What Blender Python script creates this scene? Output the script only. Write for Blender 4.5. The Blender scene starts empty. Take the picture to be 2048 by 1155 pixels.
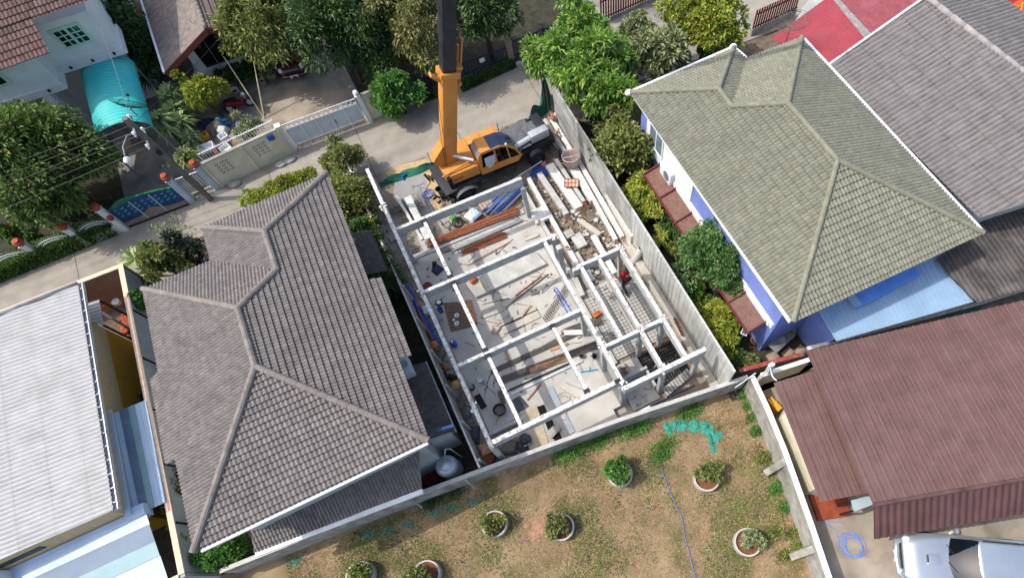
import bpy, bmesh, math, random
import numpy as np
from math import pi, sin, cos, radians, sqrt
SC = bpy.context.scene
COL = SC.collection
RNG = np.random.default_rng(7)
random.seed(7)
# ------------------------------------------------------------------ camera
CAM_H = 26.0
F_PX, TILT, PPX, PPY, HEAD = 1083.7, 0.345, 1227.0, 761.6, -0.477
cam_data = bpy.data.cameras.new('drone_camera')
cam = bpy.data.objects.new('drone_camera', cam_data)
COL.objects.link(cam)
cam.location = (0, 0, CAM_H)
cam.rotation_euler = (TILT, 0, HEAD)
cam_data.sensor_width = 36
cam_data.lens = 36 * F_PX / 2048
cam_data.shift_x = (1024 - PPX) / 2048
cam_data.shift_y = (PPY - 577.5) / 2048
cam_data.clip_end = 1000
SC.camera = cam
# ------------------------------------------------------------------ world, sun, exposure
SUN_DIR = np.array([0.62, -0.27, -1.0]); SUN_DIR /= np.linalg.norm(SUN_DIR)   # the way the light travels
SUN_EL = math.asin(-SUN_DIR[2])
w = bpy.data.worlds.new('World'); SC.world = w; w.use_nodes = True
nt = w.node_tree
sky = nt.nodes.new('ShaderNodeTexSky'); sky.sky_type = 'NISHITA'; sky.sun_disc = False
sky.sun_elevation = SUN_EL
sky.sun_rotation = math.atan2(-SUN_DIR[0], -SUN_DIR[1])
sky.dust_density = 3.5
nt.links.new(sky.outputs[0], nt.nodes['Background'].inputs[0])
nt.nodes['Background'].inputs[1].default_value = 0.15
sun_data = bpy.data.lights.new('sun', 'SUN'); sun_data.energy = 2.0; sun_data.angle = radians(0.5)
sun_data.color = (1.0, 0.955, 0.88)
sun = bpy.data.objects.new('sun', sun_data); COL.objects.link(sun)
from mathutils import Vector, Matrix
sun.rotation_euler = Vector(SUN_DIR).to_track_quat('-Z', 'Y').to_euler()
sun.location = (-20, 10, 40)
SC.view_settings.view_transform = 'Standard'
SC.view_settings.look = 'None'
SC.view_settings.exposure = 0.9
SC.view_settings.gamma = 1.0
SC.render.engine = 'CYCLES'
SC.cycles.use_denoising = True
SC.cycles.max_bounces = 6
SC.cycles.transparent_max_bounces = 8
# ------------------------------------------------------------------ geometry of the view: a measured point of the plan from the survey picture
_R = np.array([cos(HEAD), sin(HEAD), 0.0])
_Fh = np.array([-sin(HEAD), cos(HEAD), 0.0])
_F = _Fh * sin(TILT) + np.array([0, 0, -cos(TILT)])
_D = np.cross(_F, _R)
def at(x, y, z=0.0):
    d = (x - PPX) / F_PX * _R + (y - PPY) / F_PX * _D + _F
    t = (z - CAM_H) / d[2]
    return np.array([t * d[0], t * d[1], z])
def ats(pts, z=0.0):
    return [at(p[0], p[1], p[2] if len(p) > 2 else z) for p in pts]
def V3(*a): return np.array(a, float)
def unit(v):
    v = np.asarray(v, float); return v / (np.linalg.norm(v) + 1e-12)
# ------------------------------------------------------------------ materials
def lin(h):
    h = h.lstrip('#'); c = [int(h[i:i + 2], 16) / 255 for i in (0, 2, 4)]
    return tuple((x / 12.92 if x <= 0.04045 else ((x + 0.055) / 1.055) ** 2.4) for x in c)
MATS = {}
def mk(name, c1, c2=None, scale=4.0, rough=0.85, bump=0.0, bscale=None, metal=0.0, spec=0.3, cells=None, cellvar=0.2,
       patch=None, pscale=0.4, pamt=0.5, streak=None, detail=6.0, alpha=None, trans=0.0, island=None, coat=0.0, lines=None):
    """procedural surface: c1/c2 mixed by noise; cells = per-tile tone on the UV map; patch = large stains of a third colour"""
    if name in MATS: return MATS[name]
    m = bpy.data.materials.new(name); m.use_nodes = True
    t = m.node_tree; N, L = t.nodes, t.links
    b = N['Principled BSDF']
    c1 = lin(c1) if isinstance(c1, str) else c1
    c2 = c1 if c2 is None else (lin(c2) if isinstance(c2, str) else c2)
    tc = N.new('ShaderNodeTexCoord')
    def noise(sc, det=6.0, src=None, dist=0.0):
        n = N.new('ShaderNodeTexNoise'); n.inputs['Scale'].default_value = sc; n.inputs['Detail'].default_value = det
        n.inputs['Distortion'].default_value = dist
        L.new(src or tc.outputs['Object'], n.inputs['Vector']); return n
    def ramp(inp, lo, hi):
        r = N.new('ShaderNodeMapRange'); r.inputs[1].default_value = lo; r.inputs[2].default_value = hi; L.new(inp, r.inputs[0]); return r.outputs[0]
    def mix(f, a, bb):
        x = N.new('ShaderNodeMix'); x.data_type = 'RGBA'
        if isinstance(f, (int, float)): x.inputs['Factor'].default_value = f
        else: L.new(f, x.inputs['Factor'])
        for k, v in ((6, a), (7, bb)):
            if isinstance(v, tuple): x.inputs[k].default_value = (*v[:3], 1)
            else: L.new(v, x.inputs[k])
        return x.outputs[2]
    col = mix(ramp(noise(scale, detail).outputs[0], 0.35, 0.65), c1, c2)
    if cells:
        uv = N.new('ShaderNodeUVMap'); mp = N.new('ShaderNodeVectorMath'); mp.operation = 'DIVIDE'
        L.new(uv.outputs[0], mp.inputs[0]); mp.inputs[1].default_value = (cells[0], cells[1], 1)
        fl = N.new('ShaderNodeVectorMath'); fl.operation = 'FLOOR'; L.new(mp.outputs[0], fl.inputs[0])
        wn = N.new('ShaderNodeTexWhiteNoise'); wn.noise_dimensions = '2D'; L.new(fl.outputs[0], wn.inputs['Vector'])
        hs = N.new('ShaderNodeHueSaturation'); L.new(col, hs.inputs['Color'])
        L.new(ramp_mul(N, L, wn.outputs['Value'], 1 - cellvar, 1 + cellvar), hs.inputs['Value']); col = hs.outputs[0]
    if island:
        g = N.new('ShaderNodeNewGeometry'); hs = N.new('ShaderNodeHueSaturation'); L.new(col, hs.inputs['Color'])
        L.new(ramp_mul(N, L, g.outputs['Random Per Island'], 1 - island, 1 + island), hs.inputs['Value']); col = hs.outputs[0]
    if lines:    # darker stripes, broken up by noise, along every n-th line of the UV map: (period, [(centre, half width)], colour, amount)
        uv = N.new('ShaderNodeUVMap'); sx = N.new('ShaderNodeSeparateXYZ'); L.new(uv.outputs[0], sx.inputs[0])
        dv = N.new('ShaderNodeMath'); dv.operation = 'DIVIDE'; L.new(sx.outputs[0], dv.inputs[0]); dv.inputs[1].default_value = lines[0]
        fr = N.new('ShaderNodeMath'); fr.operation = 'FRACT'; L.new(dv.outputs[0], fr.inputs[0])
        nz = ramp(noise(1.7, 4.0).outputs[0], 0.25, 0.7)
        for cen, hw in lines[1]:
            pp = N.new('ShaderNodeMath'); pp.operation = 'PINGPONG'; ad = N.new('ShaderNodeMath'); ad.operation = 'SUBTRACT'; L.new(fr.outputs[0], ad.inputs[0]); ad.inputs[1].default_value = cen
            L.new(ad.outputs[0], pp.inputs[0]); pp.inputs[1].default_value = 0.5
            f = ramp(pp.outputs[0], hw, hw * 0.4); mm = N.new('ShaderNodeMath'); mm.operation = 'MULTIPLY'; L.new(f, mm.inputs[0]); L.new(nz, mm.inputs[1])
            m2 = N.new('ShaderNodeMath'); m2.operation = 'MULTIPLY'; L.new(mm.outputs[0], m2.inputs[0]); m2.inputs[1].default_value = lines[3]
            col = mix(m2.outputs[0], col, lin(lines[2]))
    if patch:
        pc = lin(patch) if isinstance(patch, str) else patch
        f = ramp(noise(pscale, 8.0, dist=0.6).outputs[0], 0.5, 0.7)
        mm = N.new('ShaderNodeMath'); mm.operation = 'MULTIPLY'; L.new(f, mm.inputs[0]); mm.inputs[1].default_value = pamt
        col = mix(mm.outputs[0], col, pc)
    if streak:   # long stains along one axis: (axis scale vector, colour, amount)
        mp = N.new('ShaderNodeMapping'); L.new(tc.outputs['Object'], mp.inputs[0]); mp.inputs['Scale'].default_value = streak[0]
        f = ramp(noise(1.0, 5.0, mp.outputs[0]).outputs[0], 0.45, 0.75)
        mm = N.new('ShaderNodeMath'); mm.operation = 'MULTIPLY'; L.new(f, mm.inputs[0]); mm.inputs[1].default_value = streak[2]
        col = mix(mm.outputs[0], col, lin(streak[1]))
    L.new(col, b.inputs['Base Color'])
    b.inputs['Roughness'].default_value = rough; b.inputs['Metallic'].default_value = metal
    b.inputs['Specular IOR Level'].default_value = spec
    if coat: b.inputs['Coat Weight'].default_value = coat; b.inputs['Coat Roughness'].default_value = 0.05
    if alpha is not None: b.inputs['Alpha'].default_value = alpha
    if trans: b.inputs['Transmission Weight'].default_value = trans
    if bump:
        bn = N.new('ShaderNodeBump'); bn.inputs['Strength'].default_value = bump; bn.inputs['Distance'].default_value = 0.03
        L.new(noise(bscale or scale * 3, 6.0).outputs[0], bn.inputs['Height']); L.new(bn.outputs[0], b.inputs['Normal'])
    MATS[name] = m
    return m
def ramp_mul(N, L, sock, lo, hi):
    r = N.new('ShaderNodeMapRange'); r.inputs[3].default_value = lo; r.inputs[4].default_value = hi; L.new(sock, r.inputs[0]); return r.outputs[0]
LEAF_GAIN = 1.6
def leafmat(name, dark, light, var=0.45, trans=0.3, odd=None):
    """leaf blades: hue and tone differ from blade to blade (and from twig to twig); a little light passes through"""
    if name in MATS: return MATS[name]
    m = bpy.data.materials.new(name); m.use_nodes = True
    t = m.node_tree; N, L = t.nodes, t.links; b = N['Principled BSDF']; out = N['Material Output']
    lin_ = lin
    def br(h): return tuple(min(1.0, c * LEAF_GAIN) for c in lin_(h))
    g = N.new('ShaderNodeNewGeometry'); r = N.new('ShaderNodeValToRGB'); L.new(g.outputs['Random Per Island'], r.inputs[0])
    r.color_ramp.elements[0].color = (*br(dark), 1); r.color_ramp.elements[1].color = (*br(light), 1)
    if odd:
        e = r.color_ramp.elements.new(0.955); e.color = (*br(light), 1); r.color_ramp.elements[-1].color = (*br(odd), 1)
    tc = N.new('ShaderNodeTexCoord'); n = N.new('ShaderNodeTexNoise'); n.inputs['Scale'].default_value = 1.3; n.inputs['Detail'].default_value = 3
    L.new(tc.outputs['Object'], n.inputs['Vector'])
    hs = N.new('ShaderNodeHueSaturation'); L.new(r.outputs[0], hs.inputs['Color'])
    mr = N.new('ShaderNodeMapRange'); L.new(n.outputs[0], mr.inputs[0]); mr.inputs[1].default_value = 0.3; mr.inputs[2].default_value = 0.7
    mr.inputs[3].default_value = 1 - var; mr.inputs[4].default_value = 1 + var; L.new(mr.outputs[0], hs.inputs['Value'])
    L.new(hs.outputs[0], b.inputs['Base Color']); b.inputs['Roughness'].default_value = 0.45; b.inputs['Specular IOR Level'].default_value = 0.4
    tr = N.new('ShaderNodeBsdfTranslucent'); L.new(hs.outputs[0], tr.inputs[0])
    mx = N.new('ShaderNodeMixShader'); mx.inputs[0].default_value = trans
    L.new(b.outputs[0], mx.inputs[1]); L.new(tr.outputs[0], mx.inputs[2]); L.new(mx.outputs[0], out.inputs[0])
    MATS[name] = m
    return m
# ------------------------------------------------------------------ mesh builder
class MB:
    def __init__(s): s.v = []; s.f = []; s.n = 0; s.smooth = False; s.uv = None; s.big = []
    def add(s, vs, fs):
        vs = [tuple(map(float, p)) for p in vs]
        o = len(s.v); s.v += vs; s.f += [tuple(i + o for i in q) for q in fs]; return s
    def box(s, c, size, rz=0.0, R=None):
        hx, hy, hz = (q / 2 for q in size)
        P = np.array([(x, y, z) for x in (-hx, hx) for y in (-hy, hy) for z in (-hz, hz)])
        if R is None:
            cz, sz = cos(rz), sin(rz); R = np.array([[cz, -sz, 0], [sz, cz, 0], [0, 0, 1]])
        P = P @ np.asarray(R).T + np.asarray(c, float)
        return s.add(P, [(0, 1, 3, 2), (4, 6, 7, 5), (0, 4, 5, 1), (2, 3, 7, 6), (0, 2, 6, 4), (1, 5, 7, 3)])
    def bbox(s, x0, x1, y0, y1, z0, z1): return s.box(((x0 + x1) / 2, (y0 + y1) / 2, (z0 + z1) / 2), (abs(x1 - x0), abs(y1 - y0), abs(z1 - z0)))
    def beam(s, p0, p1, wd, ht, up=(0, 0, 1), top=False):
        """bar of section wd x ht; with top=True p0 and p1 run along the middle of its top face"""
        p0, p1 = np.asarray(p0, float), np.asarray(p1, float); d = unit(p1 - p0)
        up = np.asarray(up, float)
        if abs(d @ up) > 0.99: up = np.array([1., 0, 0])
        x = unit(np.cross(d, up)); z = np.cross(x, d)
        c = (p0 + p1) / 2 - (z * ht / 2 if top else 0)
        return s.box(c, (np.linalg.norm(p1 - p0), wd, ht), R=np.array([d, x, z]).T)
    def tube(s, pts, r, seg=8, caps=True, closed=False):
        pts = [np.asarray(p, float) for p in pts]; n = len(pts)
        rs = r if hasattr(r, '__len__') else [r] * n
        o = len(s.v); vs = []; px = None
        for i, p in enumerate(pts):
            if closed: d = unit(pts[(i + 1) % n] - pts[i - 1])
            else: d = unit(pts[min(i + 1, n - 1)] - pts[max(i - 1, 0)])
            if px is None:
                a = np.array([0, 0, 1.]) if abs(d[2]) < 0.9 else np.array([1., 0, 0]); x = unit(np.cross(a, d))
            else: x = unit(px - d * (px @ d))
            px = x; y = np.cross(d, x)
            for k in range(seg):
                t = 2 * pi * k / seg; vs.append(p + rs[i] * (cos(t) * x + sin(t) * y))
        fs = []
        for i in range(n if closed else n - 1):
            j = (i + 1) % n
            for k in range(seg):
                k2 = (k + 1) % seg; fs.append((i * seg + k, i * seg + k2, j * seg + k2, j * seg + k))
        if caps and not closed: fs += [tuple(range(seg))[::-1], tuple((n - 1) * seg + k for k in range(seg))]
        return s.add(vs, fs)
    def cyl(s, c, r, h, seg=20, r2=None, cap0=True, cap1=True):
        c = np.asarray(c, float); r2 = r if r2 is None else r2
        vs = [(c[0] + q * cos(2 * pi * k / seg), c[1] + q * sin(2 * pi * k / seg), c[2] + z) for q, z in ((r, 0), (r2, h)) for k in range(seg)]
        fs = [(k, (k + 1) % seg, seg + (k + 1) % seg, seg + k) for k in range(seg)]
        if cap0: fs.append(tuple(range(seg))[::-1])
        if cap1: fs.append(tuple(seg + k for k in range(seg)))
        return s.add(vs, fs)
    def lathe(s, c, prof, seg=24, R=None):
        c = np.asarray(c, float); vs = []
        for r, z in prof:
            for k in range(seg):
                p = np.array([r * cos(2 * pi * k / seg), r * sin(2 * pi * k / seg), z])
                vs.append((R @ p if R is not None else p) + c)
        fs = [(i * seg + k, i * seg + (k + 1) % seg, (i + 1) * seg + (k + 1) % seg, (i + 1) * seg + k) for i in range(len(prof) - 1) for k in range(seg)]
        if prof[0][0] > 1e-4: fs.append(tuple(range(seg))[::-1])
        if prof[-1][0] > 1e-4: fs.append(tuple((len(prof) - 1) * seg + k for k in range(seg)))
        return s.add(vs, fs)
    def ball(s, c, r, seg=10, rings=6, sc=(1, 1, 1)):
        c = np.asarray(c, float); vs = []; fs = []
        for i in range(rings + 1):
            th = pi * i / rings
            for k in range(seg):
                vs.append((c[0] + r * sc[0] * sin(th) * cos(2 * pi * k / seg), c[1] + r * sc[1] * sin(th) * sin(2 * pi * k / seg), c[2] - r * sc[2] * cos(th)))
        for i in range(rings):
            for k in range(seg): fs.append((i * seg + k, i * seg + (k + 1) % seg, (i + 1) * seg + (k + 1) % seg, (i + 1) * seg + k))
        return s.add(vs, fs)
    def prism(s, poly, z0, z1):
        """poly: xy points; z0/z1 numbers"""
        n = len(poly); a = sum(poly[i][0] * poly[(i + 1) % n][1] - poly[(i + 1) % n][0] * poly[i][1] for i in range(n))
        poly = list(poly) if a > 0 else list(poly)[::-1]
        vs = [(p[0], p[1], z0) for p in poly] + [(p[0], p[1], z1) for p in poly]
        return s.add(vs, [tuple(range(n))[::-1], tuple(range(n, 2 * n))] + [(i, (i + 1) % n, n + (i + 1) % n, n + i) for i in range(n)])
    def slab(s, P, th):
        """a flat 3-D polygon given thickness th along its normal (downwards)"""
        P = [np.asarray(p, float) for p in P]; n = len(P)
        nr = unit(sum(np.cross(P[i], P[(i + 1) % n]) for i in range(n)))
        if nr[2] < 0: P = P[::-1]; nr = -nr
        vs = P + [p - nr * th for p in P]
        return s.add(vs, [tuple(range(n)), tuple(range(n, 2 * n))[::-1]] + [(i, n + i, n + (i + 1) % n, (i + 1) % n) for i in range(n)])
    def poly(s, P): return s.add(P, [tuple(range(len(P)))])
    def grid(s, P):
        """P: (n, m, 3) array of points"""
        n, m = P.shape[:2]; o = len(s.v); 
        return s.add(P.reshape(-1, 3), [(i * m + j, (i + 1) * m + j, (i + 1) * m + j + 1, i * m + j + 1) for i in range(n - 1) for j in range(m - 1)])
    def raw(s, verts, faces_flat4=None, uv=None):
        s.big.append((np.asarray(verts, float), np.asarray(faces_flat4, int), uv)); return s
    def mesh(s, name, off, smooth=False, bevel=0.0):
        me = bpy.data.meshes.new(name)
        if s.big:
            V = [np.array(s.v, float).reshape(-1, 3)] if s.v else []
            for v, f, u in s.big: V.append(v)
            loops = []; starts = []; uvs = []; off_v = len(s.v); st = 0
            for q in s.f: starts.append(st); loops += list(q); st += len(q); uvs += [(0, 0)] * len(q)
            L = [np.array(loops, int)]; S = [np.array(starts, int)]; U = [np.array(uvs, float).reshape(-1, 2)]
            for v, f, u in s.big:
                k = f.shape[1]; L.append((f + off_v).ravel()); S.append(st + k * np.arange(len(f))); st += f.size
                U.append(u[f.ravel()] if u is not None else np.zeros((f.size, 2))); off_v += len(v)
            V = np.concatenate(V) - np.asarray(off, float); L = np.concatenate(L); S = np.concatenate(S); U = np.concatenate(U)
            me.vertices.add(len(V)); me.vertices.foreach_set('co', V.ravel())
            me.loops.add(len(L)); me.loops.foreach_set('vertex_index', L.astype(np.int32))
            me.polygons.add(len(S)); me.polygons.foreach_set('loop_start', S.astype(np.int32))
            ul = me.uv_layers.new(name='UVMap'); ul.data.foreach_set('uv', U.ravel())
            me.update(calc_edges=True)
        else:
            o = np.asarray(off, float)
            me.from_pydata([tuple(np.asarray(p) - o) for p in s.v], [], s.f); me.update()
        me.polygons.foreach_set('use_smooth', [bool(smooth)] * len(me.polygons))
        if bevel:
            bm = bmesh.new(); bm.from_mesh(me)
            bmesh.ops.remove_doubles(bm, verts=bm.verts, dist=0.0005)
            es = [e for e in bm.edges if len(e.link_faces) == 2 and e.calc_face_angle(0) > 0.5]
            bmesh.ops.bevel(bm, geom=es, offset=bevel, segments=2, affect='EDGES', profile=0.6, clamp_overlap=True)
            bm.to_mesh(me); bm.free()
            me.polygons.foreach_set('use_smooth', [True] * len(me.polygons))
            try: me.set_sharp_from_angle(angle=radians(40))
            except Exception: pass
        return me
    def allv(s):
        V = [np.array(s.v, float).reshape(-1, 3)] + [b[0] for b in s.big]
        return np.concatenate(V)
def _root(o):
    while o.parent: o = o.parent
    return o
def tag(o, label=None, cat=None, group=None, kind=None):
    if label: o['label'] = label
    if cat: o['category'] = cat
    if group: o['group'] = group
    if kind: o['kind'] = kind
    return o
def thing(name, label, cat, loc=(0, 0, 0), rz=0.0, group=None):
    o = bpy.data.objects.new(name, None); COL.objects.link(o); o.empty_display_size = 0.2
    o.location = tuple(map(float, loc)); o.rotation_euler = (0, 0, rz)
    return tag(o, label, cat, group)
def part(name, mb, mat, parent, label=None, smooth=False, bevel=0.0, world=True, kind=None):
    """one mesh object under a thing (or under a part); world=True: the builder holds world coordinates"""
    off = np.array(_root(parent).location) if world else np.zeros(3)
    o = bpy.data.objects.new(name, mb.mesh(name, off, smooth, bevel)); COL.objects.link(o)
    o.data.materials.append(mat); o.parent = parent
    return tag(o, label, kind=kind)
def single(name, mb, mat, label, cat, group=None, smooth=False, bevel=0.0):
    """a thing that is one mesh"""
    V = mb.allv(); lo, hi = V.min(0), V.max(0); off = np.array([(lo[0] + hi[0]) / 2, (lo[1] + hi[1]) / 2, lo[2]])
    o = bpy.data.objects.new(name, mb.mesh(name, off, smooth, bevel)); COL.objects.link(o); o.location = tuple(off)
    o.data.materials.append(mat)
    return tag(o, label, cat, group)
def struct(name, mb, mat, kind='structure', smooth=False):
    o = bpy.data.objects.new(name, mb.mesh(name, np.zeros(3), smooth)); COL.objects.link(o); o.data.materials.append(mat)
    return tag(o, kind=kind)
KIDS = {}
def dup(root, loc, rz=0.0, label=None, group=None, scale=None):
    """copy of a thing, its parts and their sub-parts"""
    r = root.copy(); COL.objects.link(r); r.location = tuple(map(float, loc)); r.rotation_euler = (0, 0, rz)
    if scale: r.scale = (scale,) * 3 if not hasattr(scale, '__len__') else scale
    if label: r['label'] = label
    if group: r['group'] = group
    for ch in [o for o in SC.objects if o.parent == root]:
        c = ch.copy(); COL.objects.link(c); c.parent = r
        for g in [o for o in SC.objects if o.parent == ch]:
            d = g.copy(); COL.objects.link(d); d.parent = c
    return r
# ------------------------------------------------------------------ roofs: real corrugation, clipped to the outline
def roof_face(mb, P, sp=0.17, course=0.33, amp=0.02, step=0.025, k=6, prof='roll', down=None, lift=0.0, org=None):
    """P: convex 3-D outline; lays rolled tiles (or corrugated sheet) on its plane and clips them to it"""
    P = np.array([np.asarray(p, float) for p in P]); n = len(P)
    nr = unit(sum(np.cross(P[i], P[(i + 1) % n]) for i in range(n)))
    if nr[2] < 0: nr = -nr; P = P[::-1]
    o = P.mean(0) if org is None else np.asarray(org, float); P = P - np.outer((P - o) @ nr, nr)
    d = np.array([0, 0, -1.0]) if down is None else np.asarray(down, float)
    d = unit(d - nr * (d @ nr)); e = np.cross(nr, d) * -1
    S, T = (P - o) @ e, (P - o) @ d
    ns = int(math.ceil((S.max() - S.min()) / sp)) + 1
    base = {'roll': None, 'sin': None,
            'rib': [(0, 0), (0.62, 0), (0.70, 1), (0.86, 1), (0.94, 0)],
            'seam': [(0, 0), (0.86, 0), (0.89, 1), (0.95, 1), (0.98, 0)]}[prof]
    if base is None: base = [(i / k, (0.5 - 0.5 * cos(2 * pi * i / k)) ** (0.7 if prof == 'roll' else 1.0)) for i in range(k)]
    s0 = math.floor(S.min() / sp) * sp
    ss = np.array([s0 + (i + b[0]) * sp for i in range(ns + 1) for b in base]); hh = np.array([b[1] * amp for i in range(ns + 1) for b in base])
    nt_ = int(math.ceil((T.max() - T.min()) / course)) + 1
    t0 = math.floor(T.min() / course) * course
    tt, ht = [], []
    for i in range(nt_ + 1):
        tt += [t0 + i * course, t0 + (i + 1) * course - 1e-4]; ht += [0.0, step]
    tt, ht = np.array(tt), np.array(ht)
    gs, gt = np.meshgrid(ss, tt); gh = hh[None, :] + ht[:, None] + lift
    m = len(ss); V2 = np.stack([gs.ravel(), gt.ravel()], 1); hv = gh.ravel()
    ii, jj = np.meshgrid(np.arange(len(tt) - 1), np.arange(m - 1), indexing='ij'); a = (ii * m + jj).ravel()
    Q = np.stack([a, a + 1, a + m + 1, a + m], 1)
    area = sum(S[i] * T[(i + 1) % n] - S[(i + 1) % n] * T[i] for i in range(n)); sg = 1 if area > 0 else -1
    inside = np.ones(len(Q), bool); keep = np.ones(len(Q), bool); cuts = []
    for i in range(n):
        p, q = np.array([S[i], T[i]]), np.array([S[(i + 1) % n], T[(i + 1) % n]]); dd = q - p
        nn = sg * np.array([-dd[1], dd[0]]); nn = nn / (np.linalg.norm(nn) + 1e-9)
        dist = (V2 - p) @ nn; dq = dist[Q]; inside &= (dq > 0).all(1); keep &= ~(dq <= 0).all(1); cuts.append((p, nn))
    W = lambda st, h: o + np.outer(st[:, 0], e) + np.outer(st[:, 1], d) + np.outer(h, nr)
    flip = np.dot(np.cross(e, d), nr) < 0
    Qi = Q[inside]
    def emit(v2, h, q):
        used = np.unique(q); mp = np.zeros(len(v2), int); mp[used] = np.arange(len(used)); q = mp[q]
        if flip: q = q[:, ::-1]
        mb.raw(W(v2[used], h[used]), q, v2[used])
    if len(Qi): emit(V2, hv, Qi)
    Qb = Q[keep & ~inside]
    if len(Qb):
        bm = bmesh.new(); used = np.unique(Qb); mp = {u: bm.verts.new((V2[u, 0], V2[u, 1], hv[u])) for u in used}
        for q in Qb: bm.faces.new([mp[x] for x in q])
        for p, nn in cuts:
            bmesh.ops.bisect_plane(bm, geom=bm.verts[:] + bm.edges[:] + bm.faces[:], dist=1e-6, plane_co=(p[0], p[1], 0), plane_no=(nn[0], nn[1], 0), clear_inner=True)
        bmesh.ops.triangulate(bm, faces=bm.faces[:])
        bm.verts.index_update()
        if len(bm.faces):
            vv = np.array([v.co[:] for v in bm.verts]); ff = np.array([[v.index for v in f.verts] for f in bm.faces])
            nz = np.cross(vv[ff[:, 1], :2] - vv[ff[:, 0], :2], vv[ff[:, 2], :2] - vv[ff[:, 0], :2])
            q0 = Qb[0]; ref = np.cross(V2[q0[1]] - V2[q0[0]], V2[q0[2]] - V2[q0[0]])
            bad = nz * ref < 0; ff[bad] = ff[bad][:, ::-1]
            if flip: ff = ff[:, ::-1]
            mb.raw(W(vv[:, :2], vv[:, 2]), ff, vv[:, :2])
        bm.free()
    return mb
def ridge_tiles(mb, p0, p1, r=0.13, L=0.36, droop=0.35):
    """a run of half-round ridge tiles, each overlapping the next"""
    p0, p1 = np.asarray(p0, float), np.asarray(p1, float); ln = np.linalg.norm(p1 - p0); n = max(1, int(round(ln / L)))
    for i in range(n):
        a, b = p0 + (p1 - p0) * (i / n), p0 + (p1 - p0) * ((i + 1.12) / n)
        mb.tube([a, b], [r * 1.03, r * 0.95], 10)
    return mb
# ------------------------------------------------------------------ foliage
def leaf_mesh(mb, C, Nn, length, width, fold=0.25, droop=0.2):
    """C (n,3) blade bases, Nn (n,3) directions the blades point; four-cornered folded blades"""
    n = len(C); d = Nn / (np.linalg.norm(Nn, axis=1, keepdims=True) + 1e-9)
    up = np.tile([0, 0, 1.0], (n, 1)) + RNG.normal(0, 0.35, (n, 3)); x = np.cross(d, up); x /= np.linalg.norm(x, axis=1, keepdims=True) + 1e-9
    nn = np.cross(x, d)
    L = length * RNG.uniform(0.65, 1.25, (n, 1)); Wd = width * RNG.uniform(0.7, 1.2, (n, 1))
    tip = C + d * L - np.array([0, 0, 1.0]) * L * droop
    midc = C + d * L * 0.45
    a, b = midc + x * Wd / 2 + nn * Wd * fold, midc - x * Wd / 2 + nn * Wd * fold
    Vv = np.stack([C, a, tip, b], 1).reshape(-1, 3); base = np.arange(n) * 4
    mb.raw(Vv, np.stack([base, base + 1, base + 2, base + 3], 1)); return mb
DENSE = 1.9
def crown(mb, c, rad, clumps, leaves, size, aspect=0.45, clump_r=0.33, flat=0.0, shell=0.55, seed=0, up=0.5, gap=0.0):
    """leaf clumps spread through an uneven ellipsoid"""
    rg = np.random.default_rng(seed + 11); c = np.asarray(c, float); rad = np.asarray(rad, float)
    d = rg.normal(0, 1, (clumps, 3)); d /= np.linalg.norm(d, axis=1, keepdims=True)
    d[:, 2] = np.where(d[:, 2] < -0.35, -d[:, 2], d[:, 2])
    lob = 1 + 0.26 * np.sin(3 * np.arctan2(d[:, 1], d[:, 0]) + seed) + 0.2 * np.sin(5 * np.arctan2(d[:, 1], d[:, 0]) + 2 * seed)
    r = rg.uniform(shell, 1.0, clumps) ** 0.7 * lob
    cc = c + d * rad * r[:, None]
    cr = clump_r * rad.mean() * rg.uniform(0.45, 1.5, clumps)
    leaves = int(leaves * DENSE); size = size * 1.12; aspect = aspect * 1.15
    per = max(4, leaves // clumps)
    ld = rg.normal(0, 1, (clumps, per, 3)) + d[:, None, :] * 0.9 + np.array([0, 0, up]); ld /= np.linalg.norm(ld, axis=2, keepdims=True)
    pos = cc[:, None, :] + ld * cr[:, None, None] * rg.uniform(0.35, 1.0, (clumps, per, 1)) * np.array([1, 1, 0.75])
    out = ld + rg.normal(0, 0.45, ld.shape)
    leaf_mesh(mb, pos.reshape(-1, 3), out.reshape(-1, 3), size, size * aspect)
    return cc
def tree(name, label, cat, base, c, rad, mat, clumps=60, leaves=3500, size=0.22, aspect=0.45, seed=0, trunk_r=0.13, trunk='bark', group=None, shell=0.55, clump_r=0.33, up=0.5, crown_name='crown', trunk_name='trunk'):
    root = thing(name, label, cat, (base[0], base[1], base[2]), group=group)
    m = MB(); cc = crown(m, c, rad, clumps, leaves, size, aspect, clump_r, seed=seed, shell=shell, up=up)
    part(crown_name, m, mat, root)
    t = MB(); base = np.asarray(base, float); c = np.asarray(c, float)
    fork = base + (c - base) * 0.55
    t.tube([base, (base + fork) / 2 + V3(0.05, -0.04, 0), fork, c], [trunk_r * 1.25, trunk_r, trunk_r * 0.8, trunk_r * 0.35], 7)
    for q in cc[:: max(1, len(cc) // 9)]:
        md = (fork + q) / 2 + V3(0, 0, 0.12); t.tube([fork, md, q], [trunk_r * 0.55, trunk_r * 0.32, trunk_r * 0.12], 5)
    part(trunk_name, t, MATS[trunk], root)
    return root
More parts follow.
